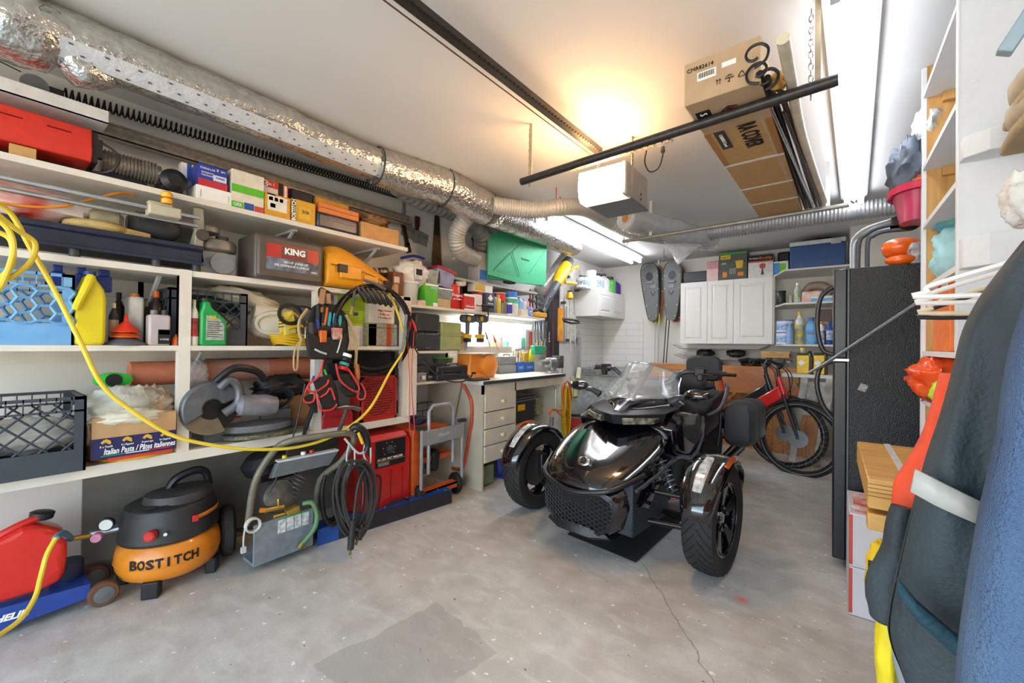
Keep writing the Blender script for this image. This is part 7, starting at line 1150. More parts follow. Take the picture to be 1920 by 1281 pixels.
# pine board panel leaning at the back
PW=woodmat('#a5652a','#c98a45',0,3,.35,.0); PWV=woodmat('#a0622c','#c58540',2,3,.4,.11,0)
t=thing('pine_table','varnished pine table tipped on its side against the back wall','table',(-1.2,5.95,0)); a,c=PY(1217,680,5.9),PY(1500,700,5.9)
part(B().box((a.x,5.9,a.z-.2),(c.x,5.93,a.z)),'edge_board',PW,t,w=True,bev=.02); xa,xb_=PY(1340,760,5.93).x,PY(1545,800,5.93).x
part(B().loft([[(xa-.4,5.93,.0),(xb_,5.75,.0),(xb_,5.8,.0),(xa-.4,5.97,.0)],[(xa-.4,5.93,a.z-.2),(xb_,5.90,a.z-.2),(xb_,5.94,a.z-.2),(xa-.4,5.97,a.z-.2)]]),'plank_top',PWV,t,w=True)
q0=PY(1350,728,5.85); q1=PY(1500,726,5.85); part(B().box((q0.x,5.83,q0.z-.04),(q1.x,5.88,q0.z)),'rail',PW,t,w=True); part(B().prism([(q0.x+(q1.x-q0.x)*.5*(1+math.cos(R(a_))),q0.z+.26*math.sin(R(a_))) for a_ in range(180,-1,-12)],1,5.86,5.88),'half_round_leaf',M('#b9764a',.3,var=.15),t,w=True)
for px in (1352,1492): q=PY(px,750,5.84); part(B().box((q.x-.02,5.83,.2),(q.x+.02,5.87,q0.z-.04)).ob((q.x+(.08 if px<1400 else -.08),5.85,q0.z-.12),(.03,.03,.22),(0,(.8 if px<1400 else -.8),0)),'brace',PW,t,w=True)
# ================= three-wheeled motorcycle (local frame: origin on the floor under the front axle, +Y to its rear)
va=math.atan(.1); VO=Vector((-1.15,2.6,0)); VM_=Matrix.Translation(VO)@Matrix.Rotation(-va,4,'Z'); VI=VM_.inverted()
def V3(ax,v,px,py):
    d=VI.to_3x3()@(_f+_r*((px-960)/F_PX)+_u*((640.5-py)/F_PX)); c=VI@CAM; return c+d*((v-c[ax])/d[ax])
def vx(px,py,x): return V3(0,x,px,py)
def vy(px,py,y): return V3(1,y,px,py)
GL=M('#0b0b0f',.1,metal=.0,var=.0,coat=1,spec=.8); MB=M('#1b1c1f',.42,var=.1); MG2=M('#3b4048',.4,metal=.3); RUB=M('#262523',.75,var=.15); SE=M('#2f3134',.5,var=.15,bump=.1,bsc=80); LENS=M('#dfe3e6',.08,alpha=.55)
t=thing('three_wheel_motorcycle','glossy black three-wheeled touring motorcycle with two front wheels parked in the garage','motorcycle',VO,-va)
def half(rs): return [[(-x,y,z) for x,y,z in r][::-1]+[(x,y,z) for x,y,z in r] for r in rs]
# hood: stations (y, half width, crest z, crease z, edge z)
rings=[]
for y,w_,zc,zk,ze in ((-.44,.13,.425,.42,.39),(-.42,.20,.46,.45,.41),(-.36,.27,.505,.495,.43),(-.25,.32,.555,.55,.47),(-.1,.355,.615,.615,.52),(.05,.36,.665,.67,.57),(.16,.33,.695,.71,.62),(.22,.30,.70,.72,.64)):
    rings.append([(0,y,zc),(w_*.28,y,zc+.004),(w_*.55,y,zk+.006),(w_*.82,y,zk-.005),(w_,y,(zk+ze)/2),(w_*.97,y,ze)])
part(B().loft([[(-x,y,z) for x,y,z in r[:0:-1]]+r+[(0,r[-1][1],r[-1][2]-.01)] for r in rings]),'hood',GL,t,sub=1,ang=60)
part(B().tube([(-.33,-.2,.50),(-.24,-.40,.44),(-.1,-.45,.405),(0,-.46,.395),(.1,-.45,.405),(.24,-.40,.44),(.33,-.2,.50)],.014,8,sm=4),'hood_lip',MB,t)
# nose shell
def hexo(w_,z0,z1,y,c=.3): h=z1-z0; return [(-w_*.62,y,z0),(w_*.62,y,z0),(w_*.86,y,z0+h*.18),(w_,y,z0+h*.6),(w_*.93,y,z0+h*.86),(w_*.7,y-.0,z1),(0,y-.03,z1-.02),(-w_*.7,y,z1),(-w_*.93,y,z0+h*.86),(-w_,y,z0+h*.6),(-w_*.86,y,z0+h*.18)]
def arch(r,d): return [(x,y+d*(x/.3)**2,z) for x,y,z in r]
part(B().loft([arch(hexo(.245,.17,.40,-.415),.06),arch(hexo(.275,.15,.425,-.40),.07),arch(hexo(.315,.14,.47,-.3),.05),hexo(.34,.14,.54,-.1),hexo(.30,.15,.6,.15)]),'nose_fairing',GL,t,bev=.006)
part(B().loft([arch(hexo(.255,.16,.405,-.422),.06),arch(hexo(.235,.175,.39,-.43),.06)],caps=False),'grille_frame',MB,t); part(B().loft([arch(hexo(.238,.175,.392,-.424),.06),arch(hexo(.238,.175,.392,-.42),.06)]),'grille_backing',M('#060607',.8),t)
b=B(); rr=.0165
for i in range(-9,10):
    for j in range(8):
        x=i*rr*1.5; z=.19+(j+(.5 if i%2 else 0))*rr*1.55; lim=.225*(1 if .24<z<.36 else .82)
        if abs(x)>lim or z>.375: continue
        b.tube([(x+rr*math.cos(R(a)),-.431+.06*((x+rr*math.cos(R(a)))/.3)**2,z+rr*.86*math.sin(R(a))) for a in range(0,360,60)],.0023,4,closed=True)
part(b,'grille_mesh',M('#3c3c3d',.45),t)
part(B().loft([[(-.22,-.37,.17),(-.12,-.425,.20),(.1,-.425,.20),(.19,-.38,.17)],[(-.235,-.37,.145),(-.11,-.44,.145),(.1,-.44,.145),(.21,-.37,.145)],[(-.21,-.32,.115),(-.1,-.38,.115),(.1,-.38,.115),(.19,-.32,.115)],[(-.2,-.2,.12),(-.1,-.2,.12),(.1,-.2,.12),(.2,-.2,.12)]]),'chin_guard',MB,t,bev=.004)
bq=vx(1100,868,0); n_=Vector((0,-.82,.57)); e1=Vector((1,0,0)); e2=n_.cross(e1)
bo=Vector((0,-.32,.534))+n_.normalized()*.004; part(B().lathe([(.032,0),(.036,.003),(.032,.006),(.02,.007)],bo,ax=n_,n=26,sx=1.15,sy=.8),'badge',CH,t); text('Ω',.05,TXK,t,bo+n_*.008,e1,e2,w=False,bold=.002); text('✦',.02,TXK,t,bo+n_*.009,e1,e2,w=False)
# headlamp cowl
part(B().loft([[(-.27,.2,.74),(-.12,.08,.72),(0,.03,.715),(.12,.08,.72),(.27,.2,.74)],[(-.29,.2,.80),(-.13,.05,.79),(0,-.01,.785),(.13,.05,.79),(.29,.2,.80)],[(-.3,.4,.82),(-.14,.3,.83),(0,.25,.83),(.14,.3,.83),(.3,.4,.82)],[(-.28,.4,.7),(-.14,.35,.69),(0,.33,.69),(.14,.35,.69),(.28,.4,.7)]],loop=False),'headlamp_housing',MB,t,bev=.004)
for s in (-1,1): part(B().loft([[(s*.08,.0,.725),(s*.24,.11,.735),(s*.26,.115,.775),(s*.08,-.01,.77)],[(s*.08,.06,.725),(s*.24,.17,.735),(s*.26,.17,.775),(s*.08,.06,.77)]]),'headlamp_lens',M('#8d8a74',.08,h2='#2d2d2b',sc=30,coat=1),t,bev=.004)
# upper fairing with beak
up=[]
for y,w_,z0,z1 in ((-.02,.04,.79,.815),(.06,.16,.80,.85),(.16,.27,.81,.885),(.28,.34,.83,.91),(.42,.33,.84,.915),(.55,.26,.84,.91)): y+=.1; z0-=.02; z1-=.012; up.append([(-w_,y+.06,z0),(-w_*.55,y,z1-.01),(0,y-.0,z1),(w_*.55,y,z1-.01),(w_,y+.06,z0),(w_*.5,y+.02,z0-.02),(-w_*.5,y+.02,z0-.02)])
part(B().loft(up),'upper_fairing',GL,t,sub=1,ang=60); part(B().loft([[(-.03,.055,.765),(.03,.055,.765),(.018,.06,.805),(-.018,.06,.805)],[(-.055,.16,.835),(.055,.16,.835),(.035,.18,.865),(-.035,.18,.865)]]),'silver_beak',M('#9c9da3',.2,metal=.9),t,bev=.004)
# windshield: clear curved screen
def wsf(s,u):  # s -1..1 across, u 0..1 up
    x=s*(.29-.07*u); return Vector((x,.12+.26*u+.28*s*s*(1-.3*u),.885+.235*u*(1-.35*s*s)))
part(B().sheet(lambda a,c: wsf(2*a-1,c),16,8,.005),'windshield',M('#dfe8ee',.03,alpha=.22,var=0,coat=1),t)
part(B().tube([wsf(-1,0),wsf(-1,.5),wsf(-1,.97),wsf(-.5,1),wsf(0,1),wsf(.5,1),wsf(1,.97),wsf(1,.5),wsf(1,0)],.005,6,sm=5),'screen_edge',M('#aab6c6',.1,metal=.6),t)
for s in (-1,1): part(B().loft([[wsf(s*.12,0)+Vector((0,.02,0)),wsf(s*.3,0)+Vector((0,.02,0))],[wsf(s*.3,.95)+Vector((0,.03,0)),wsf(s*.42,.95)+Vector((0,.03,0))]],closed=False,caps=False),'screen_brace',M('#6f6a64',.2,metal=.5),t,solid=.008)
part(B().ob((0,.5,.93),(.26,.1,.08),(.5,0,0)),'dashboard',MB,t,bev=.015)
for s in (-1,1):
    q=part(B().tube([(s*.27,.3,.87),(s*.33,.29,.90),(s*.38,.28,.905)],[.028,.02,.018],8,sm=3),'mirror_arm',M('#55565a',.25,metal=.5),t)
    part(B().sph((s*.45,.29,.925),(.085,.05,.04),18,10),'mirror_housing',GL,t); part(B().sph((s*.45,.315,.925),(.074,.03,.033),14,8),'mirror_glass',CH,t)
# handlebar
for s in (-1,1):
    part(B().tube([(s*.06,.62,.93),(s*.2,.55,.99),(s*.27,.52,1.055),(s*.36,.56,1.06)],.016,10,sm=5),'handlebar',M('#4a4a52',.3,metal=.5),t); part(B().tube([(s*.40,.58,1.06),(s*.50,.62,1.058)],.019,12),'grip',RUB,t); part(B().ob((s*.375,.565,1.06),(.07,.06,.06)).ob((s*.38,.55,1.025),(.04,.04,.05)),'switch_box',MB,t,bev=.008)
    part(B().tube([(s*.39,.53,1.05),(s*.47,.53,1.045)],.006,6),'lever',MB,t)
# body sides
for s in (-1,1):
    def mm(l): return [(s*x,y,z) for x,y,z in l]
    o=[(.15,.72),(.3,.80),(.55,.79),(.72,.70),(.66,.55),(.48,.44),(.36,.5),(.2,.56)]
    part(B().loft([mm([(.20,y,z) for y,z in o]),mm([(.345,y,z-.01) for y,z in o]),mm([(.37,(y-.44)*.88+.44,(z-.63)*.88+.63) for y,z in o])]),'side_panel',GL,t,bev=.01)
    part(B().loft([mm([(.372,y,z) for y,z in ((.24,.735),(.5,.70),(.58,.60),(.48,.57),(.27,.66))]),mm([(.376,y,z) for y,z in ((.24,.735),(.5,.70),(.58,.60),(.48,.57),(.27,.66))])]),'side_vent',MB,t); 
    for k in range(4): part(B().tube(mm([(.379,.25+.02*k,.725-.018*k),(.379,.42+.015*k,.695-.02*k)]),.003,4),'vent_slat',DG,t)
    part(B().tube(mm([(.33,-.3,.43),(.36,-.1,.48),(.375,.15,.54),(.385,.4,.50),(.37,.62,.6),(.33,.75,.72)]),.011,8,sm=5),'side_trim',M('#6f7380',.15,metal=.7),t)
    part(B().loft([mm([(.18,.25,.25),(.30,.25,.22),(.32,.25,.52),(.18,.25,.55)]),mm([(.18,.8,.22),(.30,.8,.2),(.3,.8,.45),(.18,.8,.5)])]),'engine_side',MG2,t,bev=.01); part(B().loft([mm([(.33,.42,.42),(.33,.6,.40),(.33,.55,.24),(.33,.44,.2)]),mm([(.35,.44,.40),(.35,.58,.38),(.35,.53,.26),(.35,.45,.23)])]),'grey_plate',M('#8591a0',.3,metal=.5),t,bev=.004)
    part(B().box((s*.28,.85,.22),(s*.48,1.12,.25)),'footboard',MB,t,bev=.006); part(B().box((s*.3,.87,.25),(s*.46,1.1,.256)),'footboard_pad',M('#55585b',.5),t); part(B().tube(mm([(.27,.8,.28),(.4,.82,.30),(.46,.84,.30)]),.01,8),'pedal',M('#8a3030',.4),t)
    part(B().box((s*.2,-.3,.16),(s*.31,.2,.46)),'radiator_side',M('#2b3138',.5,bump=.6,bsc=120),t,bev=.01)
    # suspension
    for y0_,y1_,z0_,z1_,r_ in ((-.12,-.02,.2,.2,.017),(.14,.03,.2,.2,.017),(-.1,0,.38,.36,.013),(.14,.05,.38,.36,.013)): part(B().tube([(s*.22,y0_,z0_),(s*.56,y1_,z1_)],r_,10),'suspension_arm',M('#2c2a28',.25,metal=.6),t)
    part(B().tube([(s*.3,.08,.53),(s*.42,.03,.33)],.018,10),'shock_body',MG2,t); A_=Vector((s*.3,.08,.53)); C_=Vector((s*.42,.03,.33)); dd=(C_-A_); u_=dd.orthogonal().normalized(); v_=dd.normalized().cross(u_)
    part(B().tube([A_+dd*(i/96)+u_*(.032*math.cos(i*math.pi/6))+v_*(.032*math.sin(i*math.pi/6)) for i in range(97)],.005,5),'shock_spring',M('#8d9095',.3,metal=.7),t); part(B().cyl(C_-dd*.06,C_+dd*.02,.03,n=12),'red_collar',RD,t)
# front wheels
def wheel(x,y,r,wd,s,nm='front_wheel'):
    ro=r; ri=r*.66; q=part(B().lathe([(ri,-wd*.38),(r*.80,-wd*.5),(r*.94,-wd*.46),(r*.985,-wd*.32),(r,-wd*.12),(r,wd*.12),(r*.985,wd*.32),(r*.94,wd*.46),(r*.80,wd*.5),(ri,wd*.38)],(x,y,r),ax=(1,0,0),n=56,caps=False),'tyre',RUB,t,ang=50)
    b=B()
    for k in range(34):
        a0=2*math.pi*k/34
        for sg in (-1,1):
            pts=[]
            for f_ in (.06,.3,.62,.95): a=a0+f_*.34+(.09 if sg>0 else 0); rad=r*(1.0006 if f_<.5 else (.992 if f_<.8 else .958)); pts.append((x+sg*wd*.5*f_*.92,y+rad*math.cos(a),r+rad*math.sin(a)))
            b.tube(pts,.0022,4,caps=False)
    part(b,'tread_groove',M('#0c0c0c',.9),q)
    h=part(B().lathe([(ri*.98,-wd*.40),(ri*1.02,-wd*.36),(ri*.93,-wd*.3),(ri*.9,0),(ri*.93,wd*.3),(ri*1.02,wd*.36),(ri*.98,wd*.40)],(x,y,r),ax=(1,0,0),n=48,caps=False),'rim',GL,t,solid=.006)
    for k in range(5):
        a=2*math.pi*k/5+.3
        def pt(rr_,aa,o): return (x+s*o,y+rr_*math.cos(aa),r+rr_*math.sin(aa))
        part(B().loft([[pt(r*.10,a-.5,wd*.24),pt(r*.10,a+.5,wd*.24),pt(r*.10,a+.5,wd*.12),pt(r*.10,a-.5,wd*.12)],[pt(r*.40,a-.24,wd*.32),pt(r*.40,a+.24,wd*.32),pt(r*.40,a+.2,wd*.16),pt(r*.40,a-.2,wd*.16)],[pt(ri*.95,a-.26,wd*.38),pt(ri*.95,a+.26,wd*.38),pt(ri*.95,a+.22,wd*.2),pt(ri*.95,a-.22,wd*.2)]]),'spoke',M('#4c4a47',.15,metal=.8,h2='#15151a',sc=5),h,bev=.004)
        part(B().sph(pt(r*.2,a,wd*.30),.012,8,6),'wheel_nut',GL,h)
    part(B().lathe([(.0,0),(r*.16,.0),(r*.14,wd*.1)],(x+s*wd*.16,y,r),ax=(s,0,0),n=20),'hub',GL,h); part(B().lathe([(r*.2,0),(r*.45,0),(r*.45,.006),(r*.2,.006)],(x-s*wd*.05,y,r),ax=(s,0,0),n=32),'brake_disc',M('#77787a',.3,metal=.8),h)
for s in (-1,1):
    wheel(s*.645,0,.297,.165,s)
    rings=[]
    for i in range(15):
        a=R(160-i*10.5+0); rr=.325; w_=.105*(1-.35*(abs(i-7)/7)**3)
        rings.append([(s*.645+o*w_,rr*k*-math.cos(a)*-1*-1,.297+rr*k*math.sin(a)) for o,k in ((-1,.93),(-.85,1.0),(-.4,1.035),(0,1.05),(.4,1.035),(.85,1.0),(1,.93))])
    part(B().loft(rings,caps=False,closed=False),'fender',GL,t,solid=.006,ang=60)
    a=R(112); c=Vector((s*.645,-.325*1.05*math.cos(R(180-118)),.297+.325*1.05*math.sin(R(118))))
    b=B(); b.loft([[(s*.645+o*.028*k2,-.345*math.cos(R(aa)),.297+.345*math.sin(R(aa))) for o in (-1,1)]+[(s*.645+o*.02*k2,-.352*math.cos(R(aa)),.297+.352*math.sin(R(aa))) for o in (1,-1)] for aa,k2 in ((36,.8),(50,1),(64,1),(78,.8))]); part(b,'fender_lamp',M('#d9dadb',.1,h2='#8e8f90',sc=30,coat=1),t)
    part(B().loft([[(s*(.645+.085),-.335*math.cos(R(aa)),.297+.335*math.sin(R(aa))),(s*(.645+.105),-.325*math.cos(R(aa)),.297+.325*math.sin(R(aa))),(s*(.645+.09),-.348*math.cos(R(aa)),.297+.348*math.sin(R(aa)))] for aa in range(70,112,6)]),'amber_marker',M('#d3601c',.25,coat=1),t)
    part(B().box((s*.56,-.03,.25),(s*.6,.04,.42)),'wheel_upright',MB,t,bev=.01)
# seat, tank, backrests
def blk(c,sz,m,nm,rot=(0,0,0),bev=.03,sub=0): return part(B().ob(c,sz,rot),nm,m,t,bev=bev,sub=sub)
part(B().loft([[(x*.2,.55,.84+z*.04) for x,z in oval(1,1,16)],[(x*.23,.72,.80+z*.10) for x,z in oval(1,1,16)],[(x*.2,.95,.72+z*.13) for x,z in oval(1,1,16)],[(x*.19,1.15,.68+z*.13) for x,z in oval(1,1,16)]]),'tank_cover',SE,t,ang=70)
part(B().loft([[(x*.17,1.0,.72+z*.06) for x,z in oval(1,1,16)],[(x*.22,1.15,.70+z*.085) for x,z in oval(1,1,16)],[(x*.21,1.35,.74+z*.09) for x,z in oval(1,1,16)]]),'rider_seat',SE,t,ang=70)
part(B().sph((0,1.32,.92),(.17,.06,.11),20,12),'rider_backrest',SE,t); part(B().sph((0,1.52,.88),(.17,.17,.05),20,12),'passenger_seat',SE,t)
part(B().loft([[(x,y,z) for x,z in rrect(.32*k,.24*k2,.07,cx=0,cy=1.03)] for y,k,k2 in ((1.72,.92,.9),(1.735,1,1),(1.79,1,1),(1.81,.9,.9))]),'passenger_backrest',SE,t,bev=.006)
part(B().loft([[(-.14,.9,.35),(.14,.9,.35),(.16,.9,.66),(-.16,.9,.66)],[(-.13,1.9,.5),(.13,1.9,.5),(.16,1.9,.82),(-.16,1.9,.82)]]),'rear_body',MB,t,bev=.02)
part(B().loft([[(-.2,-.2,.16),(.2,-.2,.16),(.2,-.2,.44),(-.2,-.2,.44)],[(-.2,.25,.16),(.2,.25,.16),(.2,.25,.6),(-.2,.25,.6)],[(-.2,.85,.16),(.2,.85,.16),(.2,.85,.6),(-.2,.85,.6)]]),'engine_block',M('#222428',.4,metal=.4,var=.3),t,bev=.02)
for s in (-1,1): part(B().tube([(s*.2,1.25,.66),(s*.29,1.3,.72),(s*.30,1.45,.86),(s*.25,1.6,.9)],.017,10,sm=5),'grab_rail',M('#4c4f55',.3,metal=.3),t)
part(B().box((-.1,1.85,.93),(.1,2.05,.99)),'rear_trunk_pad',MB,t,bev=.02)
part(B().lathe([(.17,-.09),(.27,-.11),(.3,-.08),(.305,0),(.3,.08),(.27,.11),(.17,.09)],(0,1.71,.305),ax=(1,0,0),n=48),'rear_tyre',RUB,t); part(B().loft([[(x,1.71+.36*math.cos(R(a_))*k,.305+.36*math.sin(R(a_))*k) for x,k in ((-.14,.96),(-.1,1),(.1,1),(.14,.96))] for a_ in range(10,170,12)],caps=False,closed=False),'rear_fender',GL,t,solid=.006)
for s in (-1,1):
    sec=[]
    for y,k,dx_ in ((1.36,.80,0),(1.39,.93,0),(1.55,1,0),(1.575,.985,0),(1.58,1,0),(1.85,.95,0),(1.98,.72,-.02)): sec.append([(s*(.40+dx_)+x_*k,y,.585+z_*k) for x_,z_ in rrect(.23,.39,.08,n=5)])
    part(B().loft(sec),'side_case',M('#34373b',.45,var=.12),t,ang=50); part(B().tube([(s*.27,1.3,.4),(s*.28,1.34,.6),(s*.26,1.4,.72)],.012,8,sm=3),'case_rail',MB,t)
part(B().tube([(.2,.8,.2),(.26,1.2,.22),(.28,1.6,.26),(.28,1.9,.3)],[.03,.04,.05,.055],12),'exhaust',M('#4a4b4d',.25,metal=.8),t)
single(B().loft([[PZ(a,c,h_) for a,c in ((1063,1002),(1192,1055),(1290,965),(1150,925))] for h_ in (.001,.012)]),'rubber_mat',M('#2a2d31',.45,bump=.2),'black rubber mat on the concrete under the nose of the motorcycle','mat',bev=.003)
# ================= electric bicycles
def bicycle(label,col,P0,rz,full=True,txt=None,lean=0):
    # local: +X forward, wheels radius .35; origin under front wheel
    t=thing('electric_bicycle',label,'bicycle',P0,rz); t.rotation_euler=(lean,0,rz); FM=M(col,.3,coat=.5); r=.345; wb=1.1
    for nm,x in (('front_wheel',0),('rear_wheel',-wb)):
        q=part(B().tube([(x+r*math.cos(a),0,r+r*math.sin(a)) for a in [i*math.pi/24 for i in range(48)]],.027,8,closed=True),'tyre',RUB,t)
        part(B().tube([(x+(r-.03)*math.cos(a),0,r+(r-.03)*math.sin(a)) for a in [i*math.pi/24 for i in range(48)]],.012,6,closed=True),'rim',BK,q); b=B()
        for i in range(28): a=2*math.pi*i/28; b.tube([(x+.025*math.cos(a+1.2),.02*(-1)**i,r+.025*math.sin(a+1.2)),(x+(r-.035)*math.cos(a),0,r+(r-.035)*math.sin(a))],.0011,3,caps=False)
        part(b,'spokes',SI,q); part(B().lathe([(.02,-.035),(.035,-.03),(.035,.03),(.02,.035)],(x,0,r),ax=(0,1,0),n=16),'hub',BK,q); part(B().lathe([(.035,0),(.085,0),(.085,.002),(.035,.002)],(x,-.04,r),ax=(0,1,0),n=24),'brake_disc',SI,q)
        for s_ in (-1,1): part(B().tube([(x+(r-.008)*math.cos(a),s_*.0265,r+(r-.008)*math.sin(a)) for a in [i*math.pi/24 for i in range(48)]],.0016,3,closed=True),'reflective_ring',LG,q)
        part(B().loft([[(x+(r+.045)*math.cos(R(a)),y,r+(r+.045+dz)*math.sin(R(a))) for y,dz in ((-.032,-.01),(0,.006),(.032,-.01))] for a in (range(40,175,9) if x==0 else range(20,170,9))],closed=False,caps=False),'mudguard',BK,t,solid=.003)
    for s_ in (-1,1): part(B().tube([(0,s_*.05,r),(-.1,s_*.05,r+.3),(-.14,s_*.045,r+.42)],[.013,.016,.017],8),'fork_leg',BK,t)
    part(B().tube([(-.13,0,.72),(-.2,0,.94)],.026,12),'head_tube',FM,t); part(B().loft([[(-.15+dx_,y,.78+dz) for dx_,y,dz in ((0,-.035,-.05),(.01,.035,-.05),(-.04,.035,.07),(-.04,-.035,.07))],[(-.62+dx_,y,.42+dz) for dx_,y,dz in ((0,-.035,-.06),(0,.035,-.06),(-.06,.035,.06),(-.06,-.035,.06))]]),'down_tube',FM,t,bev=.015)
    if txt: text(txt,.09,TXW,t,(-.38,-.0375,.59),(1,0,.76),(-.76,0,1),w=False,bold=.003)
    part(B().tube([(-.66,0,.36),(-.72,0,.6),(-.78,0,.86)],.018,10).tube([(-.66,0,.36),(-wb,0,r)],.014,8).tube([(-.73,0,.62),(-wb,0,r)],.011,8),'rear_frame',FM,t); part(B().lathe([(.06,-.06),(.08,-.04),(.08,.04),(.06,.06)],(-.64,0,.36),ax=(0,1,0),n=20),'motor',BK,t)
    part(B().loft([[(x,y,z) for y,z in oval(w_,.022,10)] and [(x,w_*math.cos(a),.93+.02*math.sin(a)) for a in [i*math.pi/5 for i in range(10)]] for x,w_ in ((-.62,.02),(-.7,.03),(-.82,.075),(-.88,.06))]),'saddle',BK,t,bev=.005); part(B().tube([(-.78,0,.84),(-.79,0,.92)],.014,8),'seat_post',BK,t)
    part(B().tube([(-.2,0,.94),(-.21,0,1.03)],.018,8).tube([(-.21,0,1.03),(-.17,0,1.06)],.02,8),'stem',BK,t); part(B().tube([(-.32,-.33,1.09),(-.24,-.2,1.1),(-.17,0,1.06),(-.24,.2,1.1),(-.32,.33,1.09)],.012,8,sm=5),'handlebar',BK,t)
    for s_ in (-1,1): part(B().tube([(-.28,s_*.26,1.1),(-.34,s_*.37,1.08)],.017,8),'grip',RUB,t); part(B().tube([(-.23,s_*.24,1.1),(-.22,s_*.32,1.06)],.006,6),'brake_lever',GR,t)
    part(B().tube([(-.22,-.12,1.08),(-.1,-.1,1.0),(-.08,-.05,.85),(-.1,.04,.7),(-.12,.05,.6)],.005,5,sm=5).tube([(-.22,.12,1.08),(-.12,.1,.98),(-.1,.05,.85),(-.13,.0,.75)],.005,5,sm=5),'cables',BK,t); part(B().box((-.2,-.03,1.08),(-.15,.03,1.13)),'display',DG,t,bev=.005)
    part(B().tube([(-.64,-.07,.36),(-.56,-.09,.22)],.01,6),'crank_arm',BK,t); part(B().ob((-.56,-.13,.21),(.09,.08,.02)),'pedal',BK,t)
    part(B().ob((.31,.0,r-.05),(.008,.02,.09)),'amber_reflector',M('#e0882c',.4),t)
    return t
bf=PZ(1497,890,0)
bicycle('red electric bicycle with white lettering on its frame leaning beside the black fridge','#c9201f',(bf.x,bf.y,0),R(-14),txt='ec',lean=R(-4))
bicycle('black electric bicycle behind the red one by the pine table','#18191b',(bf.x-.13,bf.y+.27,0),R(-12),lean=R(-3))
# ================= black fridge on the right
FB=M('#09090a',.3,var=.2,sc=30,bump=.35,bsc=220)
def fy(px,py,y=3.0): return PY(px,py,y)
xd0,xd1,xb0=.015,.075,.085; zf=1.69
t=thing('refrigerator','tall black refrigerator seen from its textured side with black door handles','refrigerator',(.42,3.36,0))
part(B().box((xb0,3.0,.03),(.80,3.72,zf)),'body',FB,t,w=True,bev=.004); zs=fy(1575,675).z
for a,c in ((.05,zs-.008),(zs+.008,zf)): part(B().box((xd0,3.0,a),(xb0-.008,3.72,c)),'door',M('#1b1b1d',.3,bump=.1,bsc=200),t,w=True,bev=.008)
part(B().box((xb0-.008,3.005,.05),(xb0,3.715,zf-.01)),'door_seal',M('#5d6064',.5),t,w=True)
part(B().tube([(xd0,3.03,zs+.03),(xd0-.05,3.03,zs+.06),(xd0-.075,3.03,zs+.2),(xd0-.06,3.03,zs+.36),(xd0,3.03,zs+.42)],.013,10,sm=5),'upper_handle',M('#2c2c2e',.35),t,w=True,label='curved black handle of the upper door')
part(B().tube([(xd0,3.03,zs-.01),(xd0-.055,3.03,zs-.04),(xd0-.075,3.03,zs-.14),(xd0-.05,3.03,zs-.26),(xd0,3.03,zs-.34)],.013,10,sm=5),'lower_handle',M('#2c2c2e',.35),t,w=True,label='curved black handle of the lower door')
part(B().box((xd0,2.992,zs-.007),(xb0+.0,3.03,zs+.006)),'hinge',SI,t,w=True); part(B().box((.09,3.02,0),(.78,3.7,.03)),'base_plinth',BK,t,w=True)
part(B().ob((fy(1618,727).x,2.9985,fy(1618,727).z),(.035,.001,.04),(0,.4,0)),'scuff_mark',M('#b9b9ba',.5,h2='#3a3a3c',sc=160),t,w=True)
a,c=PY(1738,556,2.62),PY(1546,683,2.95); t=thing('metal_bar','straight grey metal bar reaching diagonally from the shelving past the fridge handle','bar',(a+c)/2); part(B().tube([a,c,c+(c-a).normalized()*.12+Vector((0,0,.01))],.008,10),'bar',M('#8d9299',.3,metal=.6),t,w=True)
# things on and above the fridge
t=thing('life_vest','bright orange inflatable arm floats lying on top of the fridge','float',(.28,3.1,zf)); LO=M('#ef6a20',.3,coat=.3)
part(B().sph(fy(1690,463,3.08),(.085,.06,.05),18,12),'float',LO,t,w=True); part(B().sph(fy(1672,468,3.1),(.045,.06,.05),14,10),'float',LO,t,w=True); part(B().sph((fy(1690,480,3.05).x,3.05,zf+.03),(.07,.05,.03),14,8),'float',LO,t,w=True)
carton('patterned_bag','white bag with a dark floral pattern beside the orange floats on the fridge','bag',(1,1702,1733,452,zf+.001,3.02),M('#d9dade',.4,h2='#5a5560',sc=30),.2,bev=.02)
b=B(); hz=PY(1640,420,3.9)
for k,(p_,q_,r_) in enumerate((((1608,492),(1690,418),.016),((1626,488),(1700,430),.014))):
    A_=PY(*p_,3.85); C_=PY(*q_,3.85); m1=A_.lerp(C_,.5)+Vector((-.06,0,.08)); single(B().tube([Vector((A_.x+.12,A_.y,.02)),Vector((A_.x+.05,A_.y,.8)),A_,m1,C_],r_,10,sm=6),'black_hose',M('#4d5055',.45),('left','right')[k]+' thick dark hose arching behind the fridge','hose')
for k,(p_,q_) in enumerate((((1595,500),(1680,408)),((1600,500),(1690,424)))):
    A_=PY(*p_,4.2); C_=PY(*q_,4.2); single(B().tube([Vector((A_.x+.15,A_.y,.02)),Vector((A_.x+.06,A_.y,.8)),A_,A_.lerp(C_,.45)+Vector((-.08,0,.1)),C_],.006,7,sm=6),'white_tube',M('#c9ced4',.4),('upper','lower')[k]+' thin pale tube arching against the back wall above the fridge','tube')
t=thing('clip_speaker','black clamp lamp with a square plate fixed above the fridge','lamp',PY(1685,415,2.9)); part(B().box(PY(1672,428,2.9),PY(1698,402,2.9)+Vector((0,.05,0))),'plate',M('#2b2426',.3),t,w=True,bev=.006); part(B().sph(PY(1706,418,2.88),(.045,.05,.04),14,10),'lamp_shade',BK,t,w=True); part(B().box(PY(1669,426,2.88)-Vector((0,0,.01)),PY(1700,420,2.88)),'chrome_lip',CH,t,w=True)
